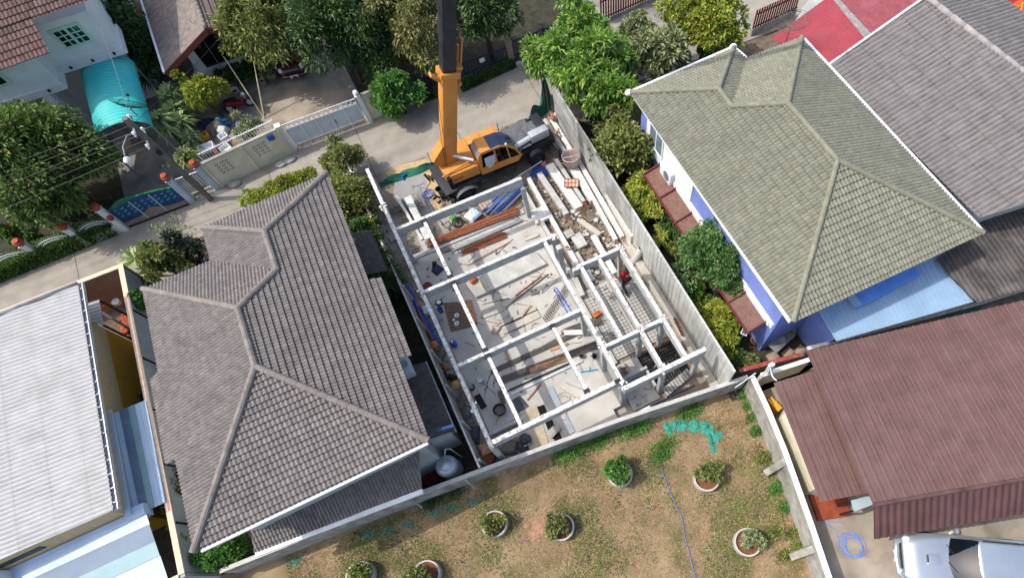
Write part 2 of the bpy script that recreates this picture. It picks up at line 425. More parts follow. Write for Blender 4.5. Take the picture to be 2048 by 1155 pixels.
# ================================================================== materials
mk('soil', '#6e6254', '#574d42', 3, 0.95, 0.4, patch='#7c7264', pscale=0.5)
mk('road', '#918b80', '#847e74', 1.5, 0.9, 0.15, 30, patch='#6e6960', pscale=0.35, pamt=0.6, streak=((0.12, 1.6, 1), '#9f998d', 0.5))
mk('yard_concrete', '#8f8b84', '#75726c', 1.2, 0.92, 0.15, 20, patch='#5b5853', pscale=0.5, pamt=0.8)
mk('drive_concrete', '#9d9283', '#8a8073', 1.0, 0.92, 0.1, 20, patch='#6f675c', pscale=0.7, pamt=0.85)
mk('dark_soil', '#3b3a2c', '#2a2a20', 3, 0.95, 0.5, patch='#4a4635', pscale=0.7)
mk('site_soil', '#8b8070', '#766b5d', 2.5, 0.95, 0.5, 12, patch='#a9a49b', pscale=0.45, pamt=0.8)
mk('grey_soil', '#74695c', '#574e45', 3.5, 0.95, 0.7, 9, patch='#8a7a66', pscale=0.8, pamt=0.8)
mk('sand', '#b59e74', '#a38c64', 6, 0.95, 0.4, 20)
mk('gravel', '#9a9a98', '#7d7d7c', 30, 0.95, 0.6, 40)
mk('dry_lawn', '#87735a', '#6f5d44', 1.3, 0.98, 0.6, 40, patch='#4a4f28', pscale=0.5, pamt=0.95, streak=((.6, .6, 1), '#9b8668', .75))
mk('screed', '#b1aea6', '#a4a199', 1.6, 0.85, 0.06, 20, patch='#918f89', pscale=0.5, pamt=0.6)
mk('concrete', '#b5b4ae', '#a3a29c', 3, 0.85, 0.15, 20, patch='#8d8c86', pscale=0.9, pamt=0.5)
mk('concrete_light', '#d3d2cc', '#bdbcb6', 6, 0.85, 0.2, 25, patch='#94938d', pscale=3.0, pamt=0.55)
mk('concrete_old', '#a5a39c', '#858279', 2.5, 0.9, 0.25, 15, patch='#6a675f', pscale=0.7, pamt=0.8)
mk('concrete_dark', '#6f6d68', '#55534e', 3, 0.9, 0.3, 15, patch='#8b8983', pscale=1.0)
mk('wall_white', '#d9dbd8', '#cfd2cf', 2, 0.85, 0.05, 30, patch='#b9bdb9', pscale=0.5, pamt=0.4)
mk('wall_cream', '#d5cfb6', '#c8c1a6', 2, 0.85, 0.05, 30, patch='#a9a288', pscale=0.7, pamt=0.5)
mk('wall_grey', '#a7aba9', '#9a9e9c', 1.2, 0.85, 0.05, 30, patch='#878b89', pscale=0.5, pamt=0.5)
mk('wall_tan', '#c4ad85', '#baa27b', 5, 0.9, 0.15, 60)
mk('wall_ochre', '#b88a2b', '#ad7f22', 5, 0.9, 0.15, 60, patch='#c69e42', pscale=0.5, pamt=0.4)
mk('wall_brown', '#8a6a56', '#7e604d', 4, 0.9, 0.1, 40)
mk('wall_blue', '#7384c2', '#687ab6', 1.5, 0.8, 0.03, 30, patch='#8b9bd6', pscale=0.4, pamt=0.4)
mk('white_paint', '#e4e6e6', '#d8dada', 3, 0.5, 0.0, patch='#b4b6b4', pscale=1.2, pamt=0.35)
mk('cap_beige', '#d6bfa6', '#c7b096', 4, 0.8)
mk('tile_grey', '#78726e', '#67625f', 4, 0.8, 0.1, 40, cells=(0.145, 0.24), cellvar=0.13, patch='#575250', pscale=0.8, pamt=0.45)
mk('tile_green', '#7b7b6c', '#6d6d5f', 4, 0.8, 0.1, 40, cells=(0.18, 0.32), cellvar=0.10, patch='#64645a', pscale=0.7, pamt=0.4)
mk('tile_dark', '#5b5550', '#4a4541', 4, 0.8, 0.1, 40, cells=(0.17, 0.33), cellvar=0.15)
mk('tile_brown', '#5f4b47', '#4c3936', 5, 0.8, 0.1, 40, cells=(0.2, 0.36), cellvar=0.28, patch='#5e423d', pscale=0.9, pamt=0.4)
mk('tile_taupe', '#81766f', '#70665f', 4, 0.8, 0.1, 40, cells=(0.17, 0.3), cellvar=0.15, patch='#665c56', pscale=0.8)
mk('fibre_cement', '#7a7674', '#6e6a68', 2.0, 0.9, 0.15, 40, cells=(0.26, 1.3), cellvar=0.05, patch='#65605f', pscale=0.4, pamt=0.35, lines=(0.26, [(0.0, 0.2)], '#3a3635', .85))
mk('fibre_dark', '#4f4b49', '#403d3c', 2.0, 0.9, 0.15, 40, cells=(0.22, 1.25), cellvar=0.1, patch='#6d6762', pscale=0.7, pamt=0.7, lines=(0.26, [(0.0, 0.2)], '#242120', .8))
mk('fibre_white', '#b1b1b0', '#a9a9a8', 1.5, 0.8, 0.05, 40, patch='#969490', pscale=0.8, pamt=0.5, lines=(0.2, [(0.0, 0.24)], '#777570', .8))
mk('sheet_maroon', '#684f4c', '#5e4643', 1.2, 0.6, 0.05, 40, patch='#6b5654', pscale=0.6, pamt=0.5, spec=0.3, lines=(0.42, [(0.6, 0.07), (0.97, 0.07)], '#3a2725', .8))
mk('sheet_red', '#9c434b', '#913a42', 1.0, 0.7, patch='#87484f', pscale=0.6, pamt=0.6)
mk('sheet_faded', '#98938f', '#837d79', 3, 0.8)
mk('sheet_blue', '#8aa5bd', '#7f9ab2', 0.8, 0.5, patch='#738ea6', pscale=0.7, pamt=0.5)
mk('sheet_pale', '#b3c6da', '#a7bbd0', 0.8, 0.5, patch='#9cb2c9', pscale=0.7, pamt=0.5)
mk('sheet_skylight', '#5d7288', '#566a80', 1.5, 0.5, patch='#6d8296', pscale=1.0)
mk('sheet_skygreen', '#7d9ba0', '#76949a', 1.5, 0.5)
mk('sheet_turquoise', '#3fb8b4', '#38adab', 0.7, 0.5, patch='#57c8bd', pscale=0.5, pamt=0.5)
mk('metal_grey', '#9aa0a3', '#8b9194', 4, 0.45, metal=0.6)
mk('zinc', '#c9cdd0', '#b9bec2', 5, 0.4, metal=0.35, patch='#8a8f94', pscale=1.5)
mk('black_metal', '#1c1d20', '#26272a', 5, 0.5)
mk('dark_glass', '#0d1518', '#11201f', 2, 0.06, spec=0.7)
mk('dark_void', '#0b0b0c', '#101012', 2, 0.9)
mk('fascia_maroon', '#6d3a34', '#5c2f2a', 3, 0.7)
mk('bark', '#5a4a3a', '#3e3329', 8, 0.95, 0.5)
mk('terracotta', '#a8563a', '#8f452d', 4, 0.85)
mk('rust', '#99603f', '#7c4a32', 9, 0.85, island=0.35)
mk('steel_bar', '#6b6460', '#55504c', 9, 0.6, metal=0.3, island=0.3)
mk('white_plastic', '#dfe2e3', '#d5d8da', 3, 0.4)
mk('blue_plastic', '#1f55a8', '#1a4a96', 3, 0.35)
mk('black_rubber', '#17171a', '#1f1f22', 9, 0.8)

# ================================================================== the setting: ground sheets
m = MB(); m.poly([(-160, -120, -0.05), (160, -120, -0.05), (160, 160, -0.05), (-160, 160, -0.05)]); struct('ground', m, MATS['soil'])
def sheet(name, pts, z, mat, kind='structure', raw=False):
    P = [(p[0], p[1], z) for p in pts] if raw else ats(pts, z)
    m = MB(); m.poly(P); return struct(name, m, MATS[mat], kind)
sheet('lane', [(-60, 24.2), (-16, 24.6), (-4.2, 25.9), (9.0, 26.1), (14, 25.6), (30, 25.2), (60, 25.0), (60, 29.4), (20, 30.2), (9, 30.6), (-1, 30.3), (-6.2, 30.25), (-12.2, 29.6), (-60, 29.2)], 0.0, 'road', raw=True)
for k_, u_ in enumerate((-24.5, -19.0, -13.4, -7.9, -2.3, 3.2, 8.8)):
    m = MB(); m.poly([(u_, 25.9 if u_ > -5 else 24.7, 0.004), (u_ + .035, 25.9 if u_ > -5 else 24.7, 0.004), (u_ + .1, 30.2 if u_ > -6 else 29.4, 0.004), (u_ + .06, 30.2 if u_ > -6 else 29.4, 0.004)]); struct('road_joint', m, mk('joint_dark', '#5f5a52', '#4f4a43', 6, .95))
sheet('side_street', [(11.5, 29.5), (24, 29.5), (40, 30), (40, 48), (24, 48), (14, 36)], 0.004, 'yard_concrete', raw=True)
sheet('driveway', [(-6.05, 30.3), (-1.1, 30.35), (-1.2, 35), (-1.8, 41), (-4.6, 41), (-4.9, 36.0), (-7.6, 34.9), (-6.4, 31.6)], 0.02, 'drive_concrete', raw=True)
sheet('front_yard', [(-11.3, 29.9), (-6.05, 30.3), (-6.4, 31.6), (-7.6, 34.9), (-4.9, 36), (-4.9, 37.9), (-10.0, 37.9), (-11.4, 36)], 0.012, 'yard_concrete', raw=True)
sheet('carport_floor', [(-15.8, 29.3), (-12.2, 29.6), (-11.3, 30.2), (-11.0, 45), (-21, 45), (-21, 37), (-15.6, 36)], 0.008, 'yard_concrete', raw=True)
sheet('garden_soil', [(-40, 29.2), (-15.8, 29.3), (-15.6, 36), (-21, 37), (-40, 40)], 0.006, 'dark_soil', raw=True)
sheet('orchard_soil', [(-1.0, 30.4), (13.5, 30.6), (22, 48), (-4, 48), (-1.6, 36)], 0.006, 'dark_soil', raw=True)
sheet('side_garden_soil', [(9.1, 4.6), (12.0, 4.2), (16, 4.3), (21, 3.2), (21, 6), (12, 6.5), (12, 22), (9.1, 26)], 0.006, 'dark_soil', raw=True)
sheet('lawn', [(-40, 13), (-16, 8.2), (-9.4, 7.5), (-3.3, 6.8), (3.4, 6.0), (10.0, 5.0), (9.3, 1.2), (8.0, -4.3), (5.6, -14), (-40, -14)], 0.004, 'dry_lawn', raw=True)
sheet('parking_yard', [(10.0, 5.0), (30, 2), (30, -16), (5.6, -14), (8.0, -4.3), (9.3, 1.2)], 0.006, 'drive_concrete', raw=True)
sheet('grey_house_yard', [(-15.3, 8.0), (-3.2, 6.8), (-3.2, 26.2), (-15.3, 24.6)], 0.006, 'dark_soil', raw=True)
sheet('building_site', [(-3.2, 6.8), (3.4, 6.0), (9.0, 5.2), (9.0, 26.1), (-3.2, 26.2)], 0.008, 'site_soil', raw=True)
sheet('sand_patch', [(770, 345), (800, 330), (850, 318), (880, 340), (890, 380), (880, 420), (845, 400), (800, 375)], 0.016, 'sand')
sheet('gravel_patch', [(790, 360), (830, 345), (850, 350), (862, 395), (868, 420), (835, 440), (806, 420), (785, 395)], 0.022, 'gravel')
sheet('dug_soil', [(1065, 320), (1130, 300), (1200, 395), (1255, 500), (1240, 530), (1180, 545), (1130, 470), (1085, 390)], 0.018, 'grey_soil')
sheet('red_clay', [(1058, 1035), (1085, 1025), (1100, 1040), (1098, 1070), (1075, 1075), (1060, 1062)], 0.012, 'terracotta') if False else None

# ================================================================== helpers for buildings
ROOFK = dict(sp=0.18, course=0.32, amp=0.055, step=0.065)
ROOFG = dict(sp=0.145, course=0.24, amp=0.05, step=0.06)
def faces_on(mb, ref, polys, **kw):
    """several convex outlines laid on the one plane through ref (>= 3 points)"""
    ref = [np.asarray(p, float) for p in ref]; n = len(ref); o = sum(ref) / n
    nr = unit(sum(np.cross(ref[i], ref[(i + 1) % n]) for i in range(n)))
    for P in polys:
        Q = [np.asarray(p, float) - np.array([0, 0, ((np.asarray(p, float) - o) @ nr) / nr[2]]) for p in P]
        roof_face(mb, Q, org=o, **kw)
def walls(name, poly, z0, z1, mat, parent, th=None):
    m = MB(); m.prism(poly, z0, z1); return part(name, m, MATS[mat], parent)
def on_plane(x, y, ref):
    ref = [np.asarray(q, float) for q in ref]; nr = np.cross(ref[1] - ref[0], ref[2] - ref[0]); a, b = at(x, y, 0), at(x, y, 10); d = b - a
    return a + d * (((ref[0] - a) @ nr) / (d @ nr))
def rect(u0, u1, v0, v1): return [(u0, v0), (u1, v0), (u1, v1), (u0, v1)]

# ------------------------------------------------------------------ the grey tiled house beside the site
ZE, ZM, ZW = 6.0, 7.35, 7.4
NWc, MR1, MR2, SWc = at(289, 579, ZE), at(478, 617, ZM), at(513, 733, ZM), at(389, 1103, ZE)
SEc, WV, WA, NWw, NEc, VAL = at(859, 880, ZE), at(555.6, 540, ZW), at(531, 464, ZW), at(407, 456, ZE), at(655, 347, ZE), at(422, 523, ZE)
grey = thing('grey_house', 'two-storey house with brown-grey tiled hip roof left of the building site', 'house', (-8.3, 13.5, 0))
EP = [SEc, NEc, (MR1 + MR2) / 2]
MR1, MR2, WV, WA = on_plane(478, 617, EP), on_plane(513, 733, EP), on_plane(555.6, 540, EP), on_plane(531, 464, EP)
roof = MB()
faces_on(roof, [NWc, MR1, MR2, SWc], [[NWc, MR1, MR2, SWc], [at(317, 743, ZE), at(354, 915, ZE), at(334.5, 928, 5.87), at(304, 759, 5.87)]], **ROOFG)
roof_face(roof, [SWc, MR2, SEc], **dict(ROOFG, sp=0.172))
k = (WV[1] - SEc[1]) / (NEc[1] - SEc[1]); E1 = SEc + (NEc - SEc) * k
faces_on(roof, [SEc, MR2, MR1, NEc], [[SEc, MR2, MR1, WV, E1], [E1, WV, WA, NEc], [at(739, 559, ZE), at(762.6, 555, 5.87), at(823.4, 711, 5.87), at(795, 717, ZE)]], **ROOFG)
roof_face(roof, [NWc, MR1, WV, VAL], **ROOFG)
roof_face(roof, [VAL, WV, WA, NWw], **ROOFG)
roof_face(roof, [NWw, WA, NEc], **ROOFG)
groof = part('roof', roof, MATS['tile_grey'], grey)
rt = MB(); up = V3(0, 0, 0.07)
for a, b in ((NWc, MR1), (MR1, MR2), (SWc, MR2), (SEc, MR2), (MR1, WV), (WV, WA), (NWw, WA), (NEc, WA)): ridge_tiles(rt, a + up, b + up, 0.125, 0.4)
mk('ridge_grey', '#7d7671', '#6f6963', 5, 0.8, island=0.12)
part('ridge_cap', rt, MATS['ridge_grey'], groof)
sf = MB(); e = 0.12
sf.prism([(NWc[0] + e, SWc[1] + e), (SEc[0] - e, SEc[1] + e), (NEc[0] - e, NEc[1] - e), (NWw[0] + e, NWw[1] - e), (NWw[0] + e, NWc[1] - e), (NWc[0] + e, NWc[1] - e)], ZE - 0.22, ZE - 0.06)
part('soffit', sf, MATS['white_paint'], grey)
gt = MB(); gt.beam(SWc + V3(0.2, -0.06, -0.06), SEc + V3(-0.1, -0.06, -0.06), 0.1, 0.12); part('gutter', gt, MATS['white_paint'], grey)
walls('wall', [(-12.0, 8.2), (-4.75, 8.2), (-4.75, 20.3), (-8.6, 20.3), (-8.6, 18.3), (-12.0, 18.3)], 0, ZE - 0.2, 'wall_grey', grey)
lr = MB(); A0, A1, A2, A3 = at(844, 977, 2.75), at(511, 1103, 2.75), V3(-12.2, 8.6, 3.35), V3(-5.0, 8.3, 3.35)
roof_face(lr, [A0, A1, A2, A3], **ROOFG); p_ = part('rear_roof', lr, MATS['tile_grey'], grey, label='low tiled lean-to roof along the back wall')
gt = MB(); gt.beam(A0 + V3(0, -0.1, -0.02), A1 + V3(0, -0.1, -0.02), 0.2, 0.14); part('gutter', gt, MATS['white_paint'], p_)
walls('rear_wall', [(-12.0, 7.75), (-6.6, 7.4), (-6.6, 8.2), (-12.0, 8.2)], 0, 2.5, 'wall_grey', grey)
lr = MB(); B0, B1, B2, B3 = at(853, 726, 3.1), at(911, 868, 2.75), V3(-4.8, 9.0, 3.3), V3(-4.8, 12.4, 3.3)
B1 = V3(-3.45, 8.55, 2.75); B0 = V3(-3.45, 12.2, 2.75)
roof_face(lr, [B0, B1, V3(-4.85, 8.55, 3.25), V3(-4.85, 12.2, 3.25)], **ROOFG); p_ = part('side_roof', lr, MATS['tile_dark'], grey, label='dark slate lean-to roof in the side passage')
gt = MB(); gt.beam(V3(-3.42, 8.5, 2.74), V3(-3.42, 12.25, 2.74), 0.06, 0.1); part('gutter', gt, MATS['metal_grey'], p_)
gt = MB(); gt.beam(at(855, 866, 3.0), at(906, 850, 2.95), 0.13, 0.07); part('flashing', gt, mk('flash_blue', '#6f9cc4', '#6592ba', 3, 0.4), p_)
walls('side_wall', rect(-4.75, -3.75, 8.8, 12.0), 0, 2.6, 'wall_grey', grey)
lr = MB(); roof_face(lr, [V3(-3.35, 20.1, 2.9), V3(-3.35, 17.5, 2.9), V3(-4.85, 17.5, 3.5), V3(-4.85, 20.1, 3.5)], **ROOFG)
p_ = part('side_roof', lr, MATS['tile_dark'], grey); rt = MB(); ridge_tiles(rt, at(712, 483, 3.1), at(700, 478, 3.5), 0.14); part('ridge_cap', rt, MATS['ridge_grey'], p_, smooth=True)
# the air-conditioner box under the east eave
ac = thing('air_conditioner', 'grey-white outdoor unit under the east eave of the grey house', 'air conditioner', (*at(812, 733, 3.6)[:2], 3.3))
m = MB(); m.box(at(812, 733, 3.6), (0.45, 0.9, 0.6)); part('casing', m, mk('ac_grey', '#aab2bb', '#9da5ae', 4, 0.5), ac, bevel=0.02)
m = MB(); m.cyl(at(812, 733, 3.6) + V3(0.0, 0, 0.3), 0.19, 0.015, 16); part('fan_grille', m, MATS['metal_grey'], ac)
m = MB(); [m.beam(at(812, 733, 3.6) + V3(0.2, s, -0.3), at(812, 733, 3.6) + V3(-1.2, s, -0.3), 0.05, 0.05) for s in (-.35, .35)]; part('bracket', m, MATS['black_metal'], ac)

# ------------------------------------------------------------------ the green tiled house right of the site
GE = 5.3
g = lambda x, y, z=GE: at(x, y, z)
G1, GSW, GSE, GNE, GN1, GN2 = g(1260, 187), g(1585, 645), g(1965, 467), g(1603, 77), g(1467, 97), g(1492, 118)
P1, P2, P3, P4 = g(1437, 180, 6.6), g(1463, 215, 6.58), g(1575, 209, 7.2), g(1674, 323, 7.25)
green = thing('green_house', 'blue-walled house under an olive green tiled roof right of the grey metal fence', 'house', (16.2, 12, 0))
GP_ = [G1, GSW, P4]
P1, P2, P3 = on_plane(1437, 180, GP_), on_plane(1463, 215, GP_), on_plane(1575, 209, GP_)
roof = MB()
kk = (P2[1] - GSW[1]) / (G1[1] - GSW[1]); W1 = GSW + (G1 - GSW) * kk
faces_on(roof, [G1, GSW, P4, P2], [[W1, P2, P3, P4, GSW], [G1, P1, P2, W1]], **ROOFK)
roof_face(roof, [GSW, P4, GSE], **ROOFK)
roof_face(roof, [GSE, P4, P3, GNE], **ROOFK)
roof_face(roof, [G1, P1, GN1], **ROOFK)
roof_face(roof, [GN1, P1, P2, GN2], **ROOFK)
roof_face(roof, [GN2, P2, P3, GNE], **ROOFK)
hroof = part('roof', roof, MATS['tile_green'], green)
rt = MB()
for a, b in ((G1, P1), (GN1, P1), (P1, P2), (P2, P3), (GNE, P3), (P3, P4), (GSE, P4), (GSW, P4)): ridge_tiles(rt, a + up, b + up, 0.125, 0.42)
mk('ridge_green', '#7d7d6c', '#70705f', 5, 0.8, island=0.08)
part('ridge_cap', rt, MATS['ridge_green'], hroof)
en = MB(); [en.ball(q + V3(*o, 0.05), 0.17, 10, 6, (1.3, 1.0, 0.9)) for q, o in ((G1, (-.05, 0.03)), (GN1, (0, .05)))]; part('end_cap', en, MATS['white_paint'], hroof, smooth=True)
sf = MB(); sf.prism([(G1[0] + e, GSW[1] + e), (GSE[0] - e, GSE[1] + e), (GNE[0] - e, GNE[1] - e), (GN2[0], GN2[1] - e), (GN1[0] - e, GN1[1] - e), (G1[0] + e, G1[1] - e)], GE - 0.24, GE - 0.05)
part('soffit', sf, MATS['white_paint'], green)
gt = MB(); gt.beam(GNE + V3(0.05, 0, 0.0), GSE + V3(0.05, 0, 0.0), 0.16, 0.14); gt.beam(G1 + V3(0, .06, 0), GN1 + V3(0, .06, 0), 0.14, 0.12); gt.beam(GN1 + V3(.05, 0, 0), GN2 + V3(.05, 0, 0), 0.12, 0.12)
part('gutter', gt, MATS['white_paint'], green)
WX = 11.78
walls('wall', [(WX, 6.3), (20.4, 6.2), (20.4, 18.7), (17.0, 18.8), (17.0, 19.5), (WX, 19.6)], 0, GE - 0.2, 'wall_blue', green)
bd = MB(); bd.bbox(WX - 0.05, WX + 0.02, 14.2, 18.9, 2.55, 4.9); bd.bbox(WX - 0.06, WX + 0.02, 6.4, 14.2, 2.55, 3.0); part('wall_band', bd, MATS['wall_white'], green, label='white painted stretch of the west wall')
wn = MB(); wn.bbox(WX - 0.09, WX - 0.02, 17.2, 18.4, 3.2, 4.5); w_ = part('window', wn, mk('glass_pale', '#6d8088', '#5d7078', 2, 0.1, spec=0.6), green)
wf = MB()
for y in (17.15, 17.8, 18.45): wf.bbox(WX - 0.12, WX - 0.03, y - .03, y + .03, 3.15, 4.55)
for z in (3.15, 4.5): wf.bbox(WX - 0.125, WX - 0.03, 17.1, 18.5, z, z + .06)
part('frame', wf, MATS['white_paint'], w_)
# blue metal roof along its south side
mr = MB(); q = [at(1634, 622, 3.1), at(1672, 682, 2.85), at(1950, 602, 2.85), at(1890, 500, 3.15)]
q[0] = V3(13.9, 6.9, 3.25); q[3] = V3(21.3, 6.5, 3.25)
roof_face(mr, q, sp=0.25, course=8, amp=0.03, step=0, prof='seam'); p_ = part('lean_to_roof', mr, MATS['sheet_blue'], green, label='light blue metal lean-to roof along the south side')
bx = MB(); c0, c1, c2, c3 = at(1706, 590, 3.45), at(1720, 613, 3.45), at(1841, 549, 3.45), at(1828, 530, 3.45)
bx.slab([c0, c1, c2, c3], 0.3); part('skylight', bx, mk('sky_blue', '#5f8fd0', '#5886c6', 2, 0.4), p_)
bx = MB(); bx.beam(at(1702, 592, 3.4), at(1718, 612, 3.4), 0.3, 0.2); part('flashing', bx, MATS['sheet_blue'], p_)
walls('lean_to_wall', [(14.1, 4.6), (20.6, 3.5), (20.9, 6.2), (14.1, 6.3)], 0, 2.7, 'wall_blue', green)
# awnings on its west side: brown slat panels on maroon bars
aw = thing('awning', 'long brown slatted awning with maroon bars on the blue house', 'awning', (11.3, 12, 2.4))
pn = MB()
roof_face(pn, [V3(10.75, 17.3, 2.35), V3(10.75, 6.75, 2.35), V3(11.72, 6.75, 2.6), V3(11.72, 17.3, 2.6)], sp=0.12, course=20, amp=0.02, step=0, prof='seam', down=(0, 1, 0))
part('slat_panel', pn, mk('slat_brown', '#74564c', '#634840', 6, 0.7, patch='#84685c', pscale=1), aw)
br = MB()
for y in (6.8, 8.6, 10.4, 12.1, 13.8, 15.5, 17.25): br.beam((10.7, y, 2.42), (11.74, y, 2.69), 0.07, 0.07)
br.beam((10.72, 6.7, 2.38), (10.72, 17.3, 2.38), 0.08, 0.1)
part('bar', br, mk('bar_maroon', '#6a2c2e', '#5a2426', 5, 0.5), aw)
ld = MB(); ld.bbox(11.68, 11.77, 6.6, 17.2, 2.52, 2.85); part('wall_ledge', ld, MATS['white_paint'], aw)

# ------------------------------------------------------------------ houses beyond: big grey corrugated roof, dark roof, red roofs
big = thing('corrugated_hall', 'large hall under a grey corrugated cement roof behind the green house', 'building', (27, 12, 0))
mr = MB(); EV0, EV1 = at(1655, 135, 4.7), at(1955, 440, 4.7); RG0, RG1 = at(1853, -4, 6.2), at(2048, 146, 6.2)
dv = unit(RG1 - RG0); RG2 = RG0 + dv * 26; d2 = unit(EV1 - EV0); EV1b = EV0 + (EV1 - EV0) * 1.0
S0 = EV1b; S1 = RG0 + dv * np.dot(EV1b - RG0, dv)
sl = V3(0, 0, 0)
roof_face(mr, [EV0, EV1b, at(2050, 404, 5.5), at(2260, 320, 6.2), RG0], sp=0.26, course=1.3, amp=0.07, step=0.03, prof='sin')
EE0 = RG0 + V3(5.5, -0.2, -1.3); roof_face(mr, [RG0, at(2260, 320, 6.2), at(2260, 320, 6.2) + V3(5.5, -.2, -1.3), EE0], sp=0.26, course=1.3, amp=0.07, step=0.03, prof='sin')
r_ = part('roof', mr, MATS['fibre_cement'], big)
rt = MB(); ridge_tiles(rt, RG0 + V3(0, 0, 0.03), RG0 + dv * 14, 0.15, 0.9); part('ridge_cap', rt, mk('ridge_fibre', '#95908f', '#868180', 4, 0.9, island=0.08), r_, smooth=True)
walls('wall', [(22.6, 6.4), (32.5, 5), (33, 16.8), (22.4, 16.9)], 0, 4.5, 'wall_grey', big)
tr = MB(); tr.beam(EV0 + V3(0, .06, .02), RG0 + V3(0, .06, .02), 0.12, 0.14); part('verge_trim', tr, MATS['concrete_light'], big)
dk = thing('dark_shed', 'low shed with dark weathered corrugated roof beside the blue metal roof', 'shed', (23.5, 4.5, 0))
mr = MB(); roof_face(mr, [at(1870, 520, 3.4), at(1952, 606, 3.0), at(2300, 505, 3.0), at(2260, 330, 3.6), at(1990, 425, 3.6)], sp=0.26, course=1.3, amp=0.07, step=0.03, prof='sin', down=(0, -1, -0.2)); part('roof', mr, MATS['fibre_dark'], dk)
walls('wall', [(21.6, 3.6), (29, 1.8), (30, 6), (21.8, 6.6)], 0, 2.9, 'wall_grey', dk)
rs = thing('red_roof_shed', 'low shed under a bright red sheet roof with a faded grey strip', 'shed', (26, 21, 0))
mr = MB(); roof_face(mr, [at(1540, 78, 2.6), at(1668, 128, 2.9), at(1735, 85, 2.95), at(1660, -8, 2.65)], sp=0.12, course=30, amp=0.018, step=0, prof='sin', down=(0.9, 0.2, -0.1)); r_ = part('roof', mr, MATS['sheet_red'], rs)
mr = MB(); roof_face(mr, [at(1676, -6, 2.66), at(1750, 74, 2.95), at(1900, -10, 3.0), at(1830, -60, 2.7)], sp=0.12, course=30, amp=0.018, step=0, prof='sin', down=(0.9, 0.2, -0.1)); part('roof', mr, mk('sheet_red_old', '#8f4b52', '#834349', 2, 0.7, patch='#a8606a', pscale=0.8), rs)
mr = MB(); roof_face(mr, [at(1660, -8, 2.6), at(1735, 85, 2.9), at(1752, 73, 2.9), at(1678, -10, 2.6)], sp=0.12, course=30, amp=0.018, step=0, prof='sin', down=(0.9, 0.2, -0.1)); part('roof_strip', mr, MATS['sheet_faded'], rs)
walls('wall', [(22.4, 21.8), (24.2, 19.2), (30, 19.4), (32, 23.0), (26, 24.2)], 0, 2.4, 'wall_grey', rs)

# ------------------------------------------------------------------ maroon metal roofs, bottom right
mar = thing('maroon_house', 'long low house under maroon ribbed metal roofs beside the parking yard', 'house', (14, 0, 0))
M0, M1, R0, R1 = at(1612, 702, 3.5), at(2048, 600, 3.5), at(1747, 1009, 4.2), at(2048, 957, 4.2)
ex = M1 - M0; M2 = M0 + ex * 1.25; R2 = R0 + (R1 - R0) * 1.9; F0, F1 = at(1747, 1076, 3.15), at(2048, 1026, 3.15); F2 = F0 + (F1 - F0) * 1.9
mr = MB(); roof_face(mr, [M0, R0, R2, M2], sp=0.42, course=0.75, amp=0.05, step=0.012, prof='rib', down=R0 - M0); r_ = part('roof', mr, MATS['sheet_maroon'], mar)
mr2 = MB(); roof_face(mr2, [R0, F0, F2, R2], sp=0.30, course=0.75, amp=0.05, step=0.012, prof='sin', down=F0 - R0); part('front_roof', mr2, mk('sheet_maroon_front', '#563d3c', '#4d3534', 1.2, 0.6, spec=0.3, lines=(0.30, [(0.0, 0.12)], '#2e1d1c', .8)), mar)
rt = MB(); rt.tube([R0 + V3(0, 0, .02), R2 + V3(0, 0, .02)], 0.09, 8); part('ridge_cap', rt, MATS['sheet_maroon'], r_)
L0, L1, L2, L3 = at(1547, 765, 2.75), at(1640, 1003, 2.75), at(1790, 975, 3.0), at(1690, 722, 3.0)
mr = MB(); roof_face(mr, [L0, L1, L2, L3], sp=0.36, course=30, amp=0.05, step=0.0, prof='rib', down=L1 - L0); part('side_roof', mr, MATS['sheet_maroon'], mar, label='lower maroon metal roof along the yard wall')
walls('wall', [(12.9, 3.6), (11.6, -1.9), (17.5, -4.0), (23, 1.2)], 0, 2.7, 'wall_cream', mar)
walls('side_wall', [at(1562, 832, 1.5)[:2], at(1628, 978, 1.5)[:2], (10.6, -1.6), (11.6, 3.3)], 0, 2.65, 'wall_cream', mar)
# timber deck and door strip under the low roof
dkm = MB(); dp = [at(1618, 985, 0.25), at(1637, 1040, 0.25), at(1702, 1030, 0.25), at(1690, 975, 0.25)]
dkm.slab(dp, 0.22); dk_ = single('wooden_deck', dkm, mk('deck_red', '#96492f', '#7f3a25', 3, 0.6, streak=((1, 14, 1), '#5e2a1b', 0.6)), 'small red-brown timber deck in front of the maroon house', 'deck')
cn = thing('canopy_panel', 'pale blue-grey sheet canopy with dark posts at the corner of the maroon house', 'canopy', (*at(1722, 1003, 1.5)[:2], 0))
m = MB(); m.slab([at(1702, 1000, 1.9), at(1708, 1022, 1.85), at(1746, 1008, 1.85), at(1738, 990, 1.9)], 0.04); part('panel', m, mk('pale_sheet', '#9fb0b4', '#93a4a8', 2, 0.4), cn)
m = MB(); [m.beam(at(x, y, 1.85), (*at(x, y, 1.85)[:2], 0.0), 0.08, 0.08) for x, y in ((1704, 1002), (1709, 1020), (1744, 1008))]; part('post', m, MATS['black_metal'], cn)

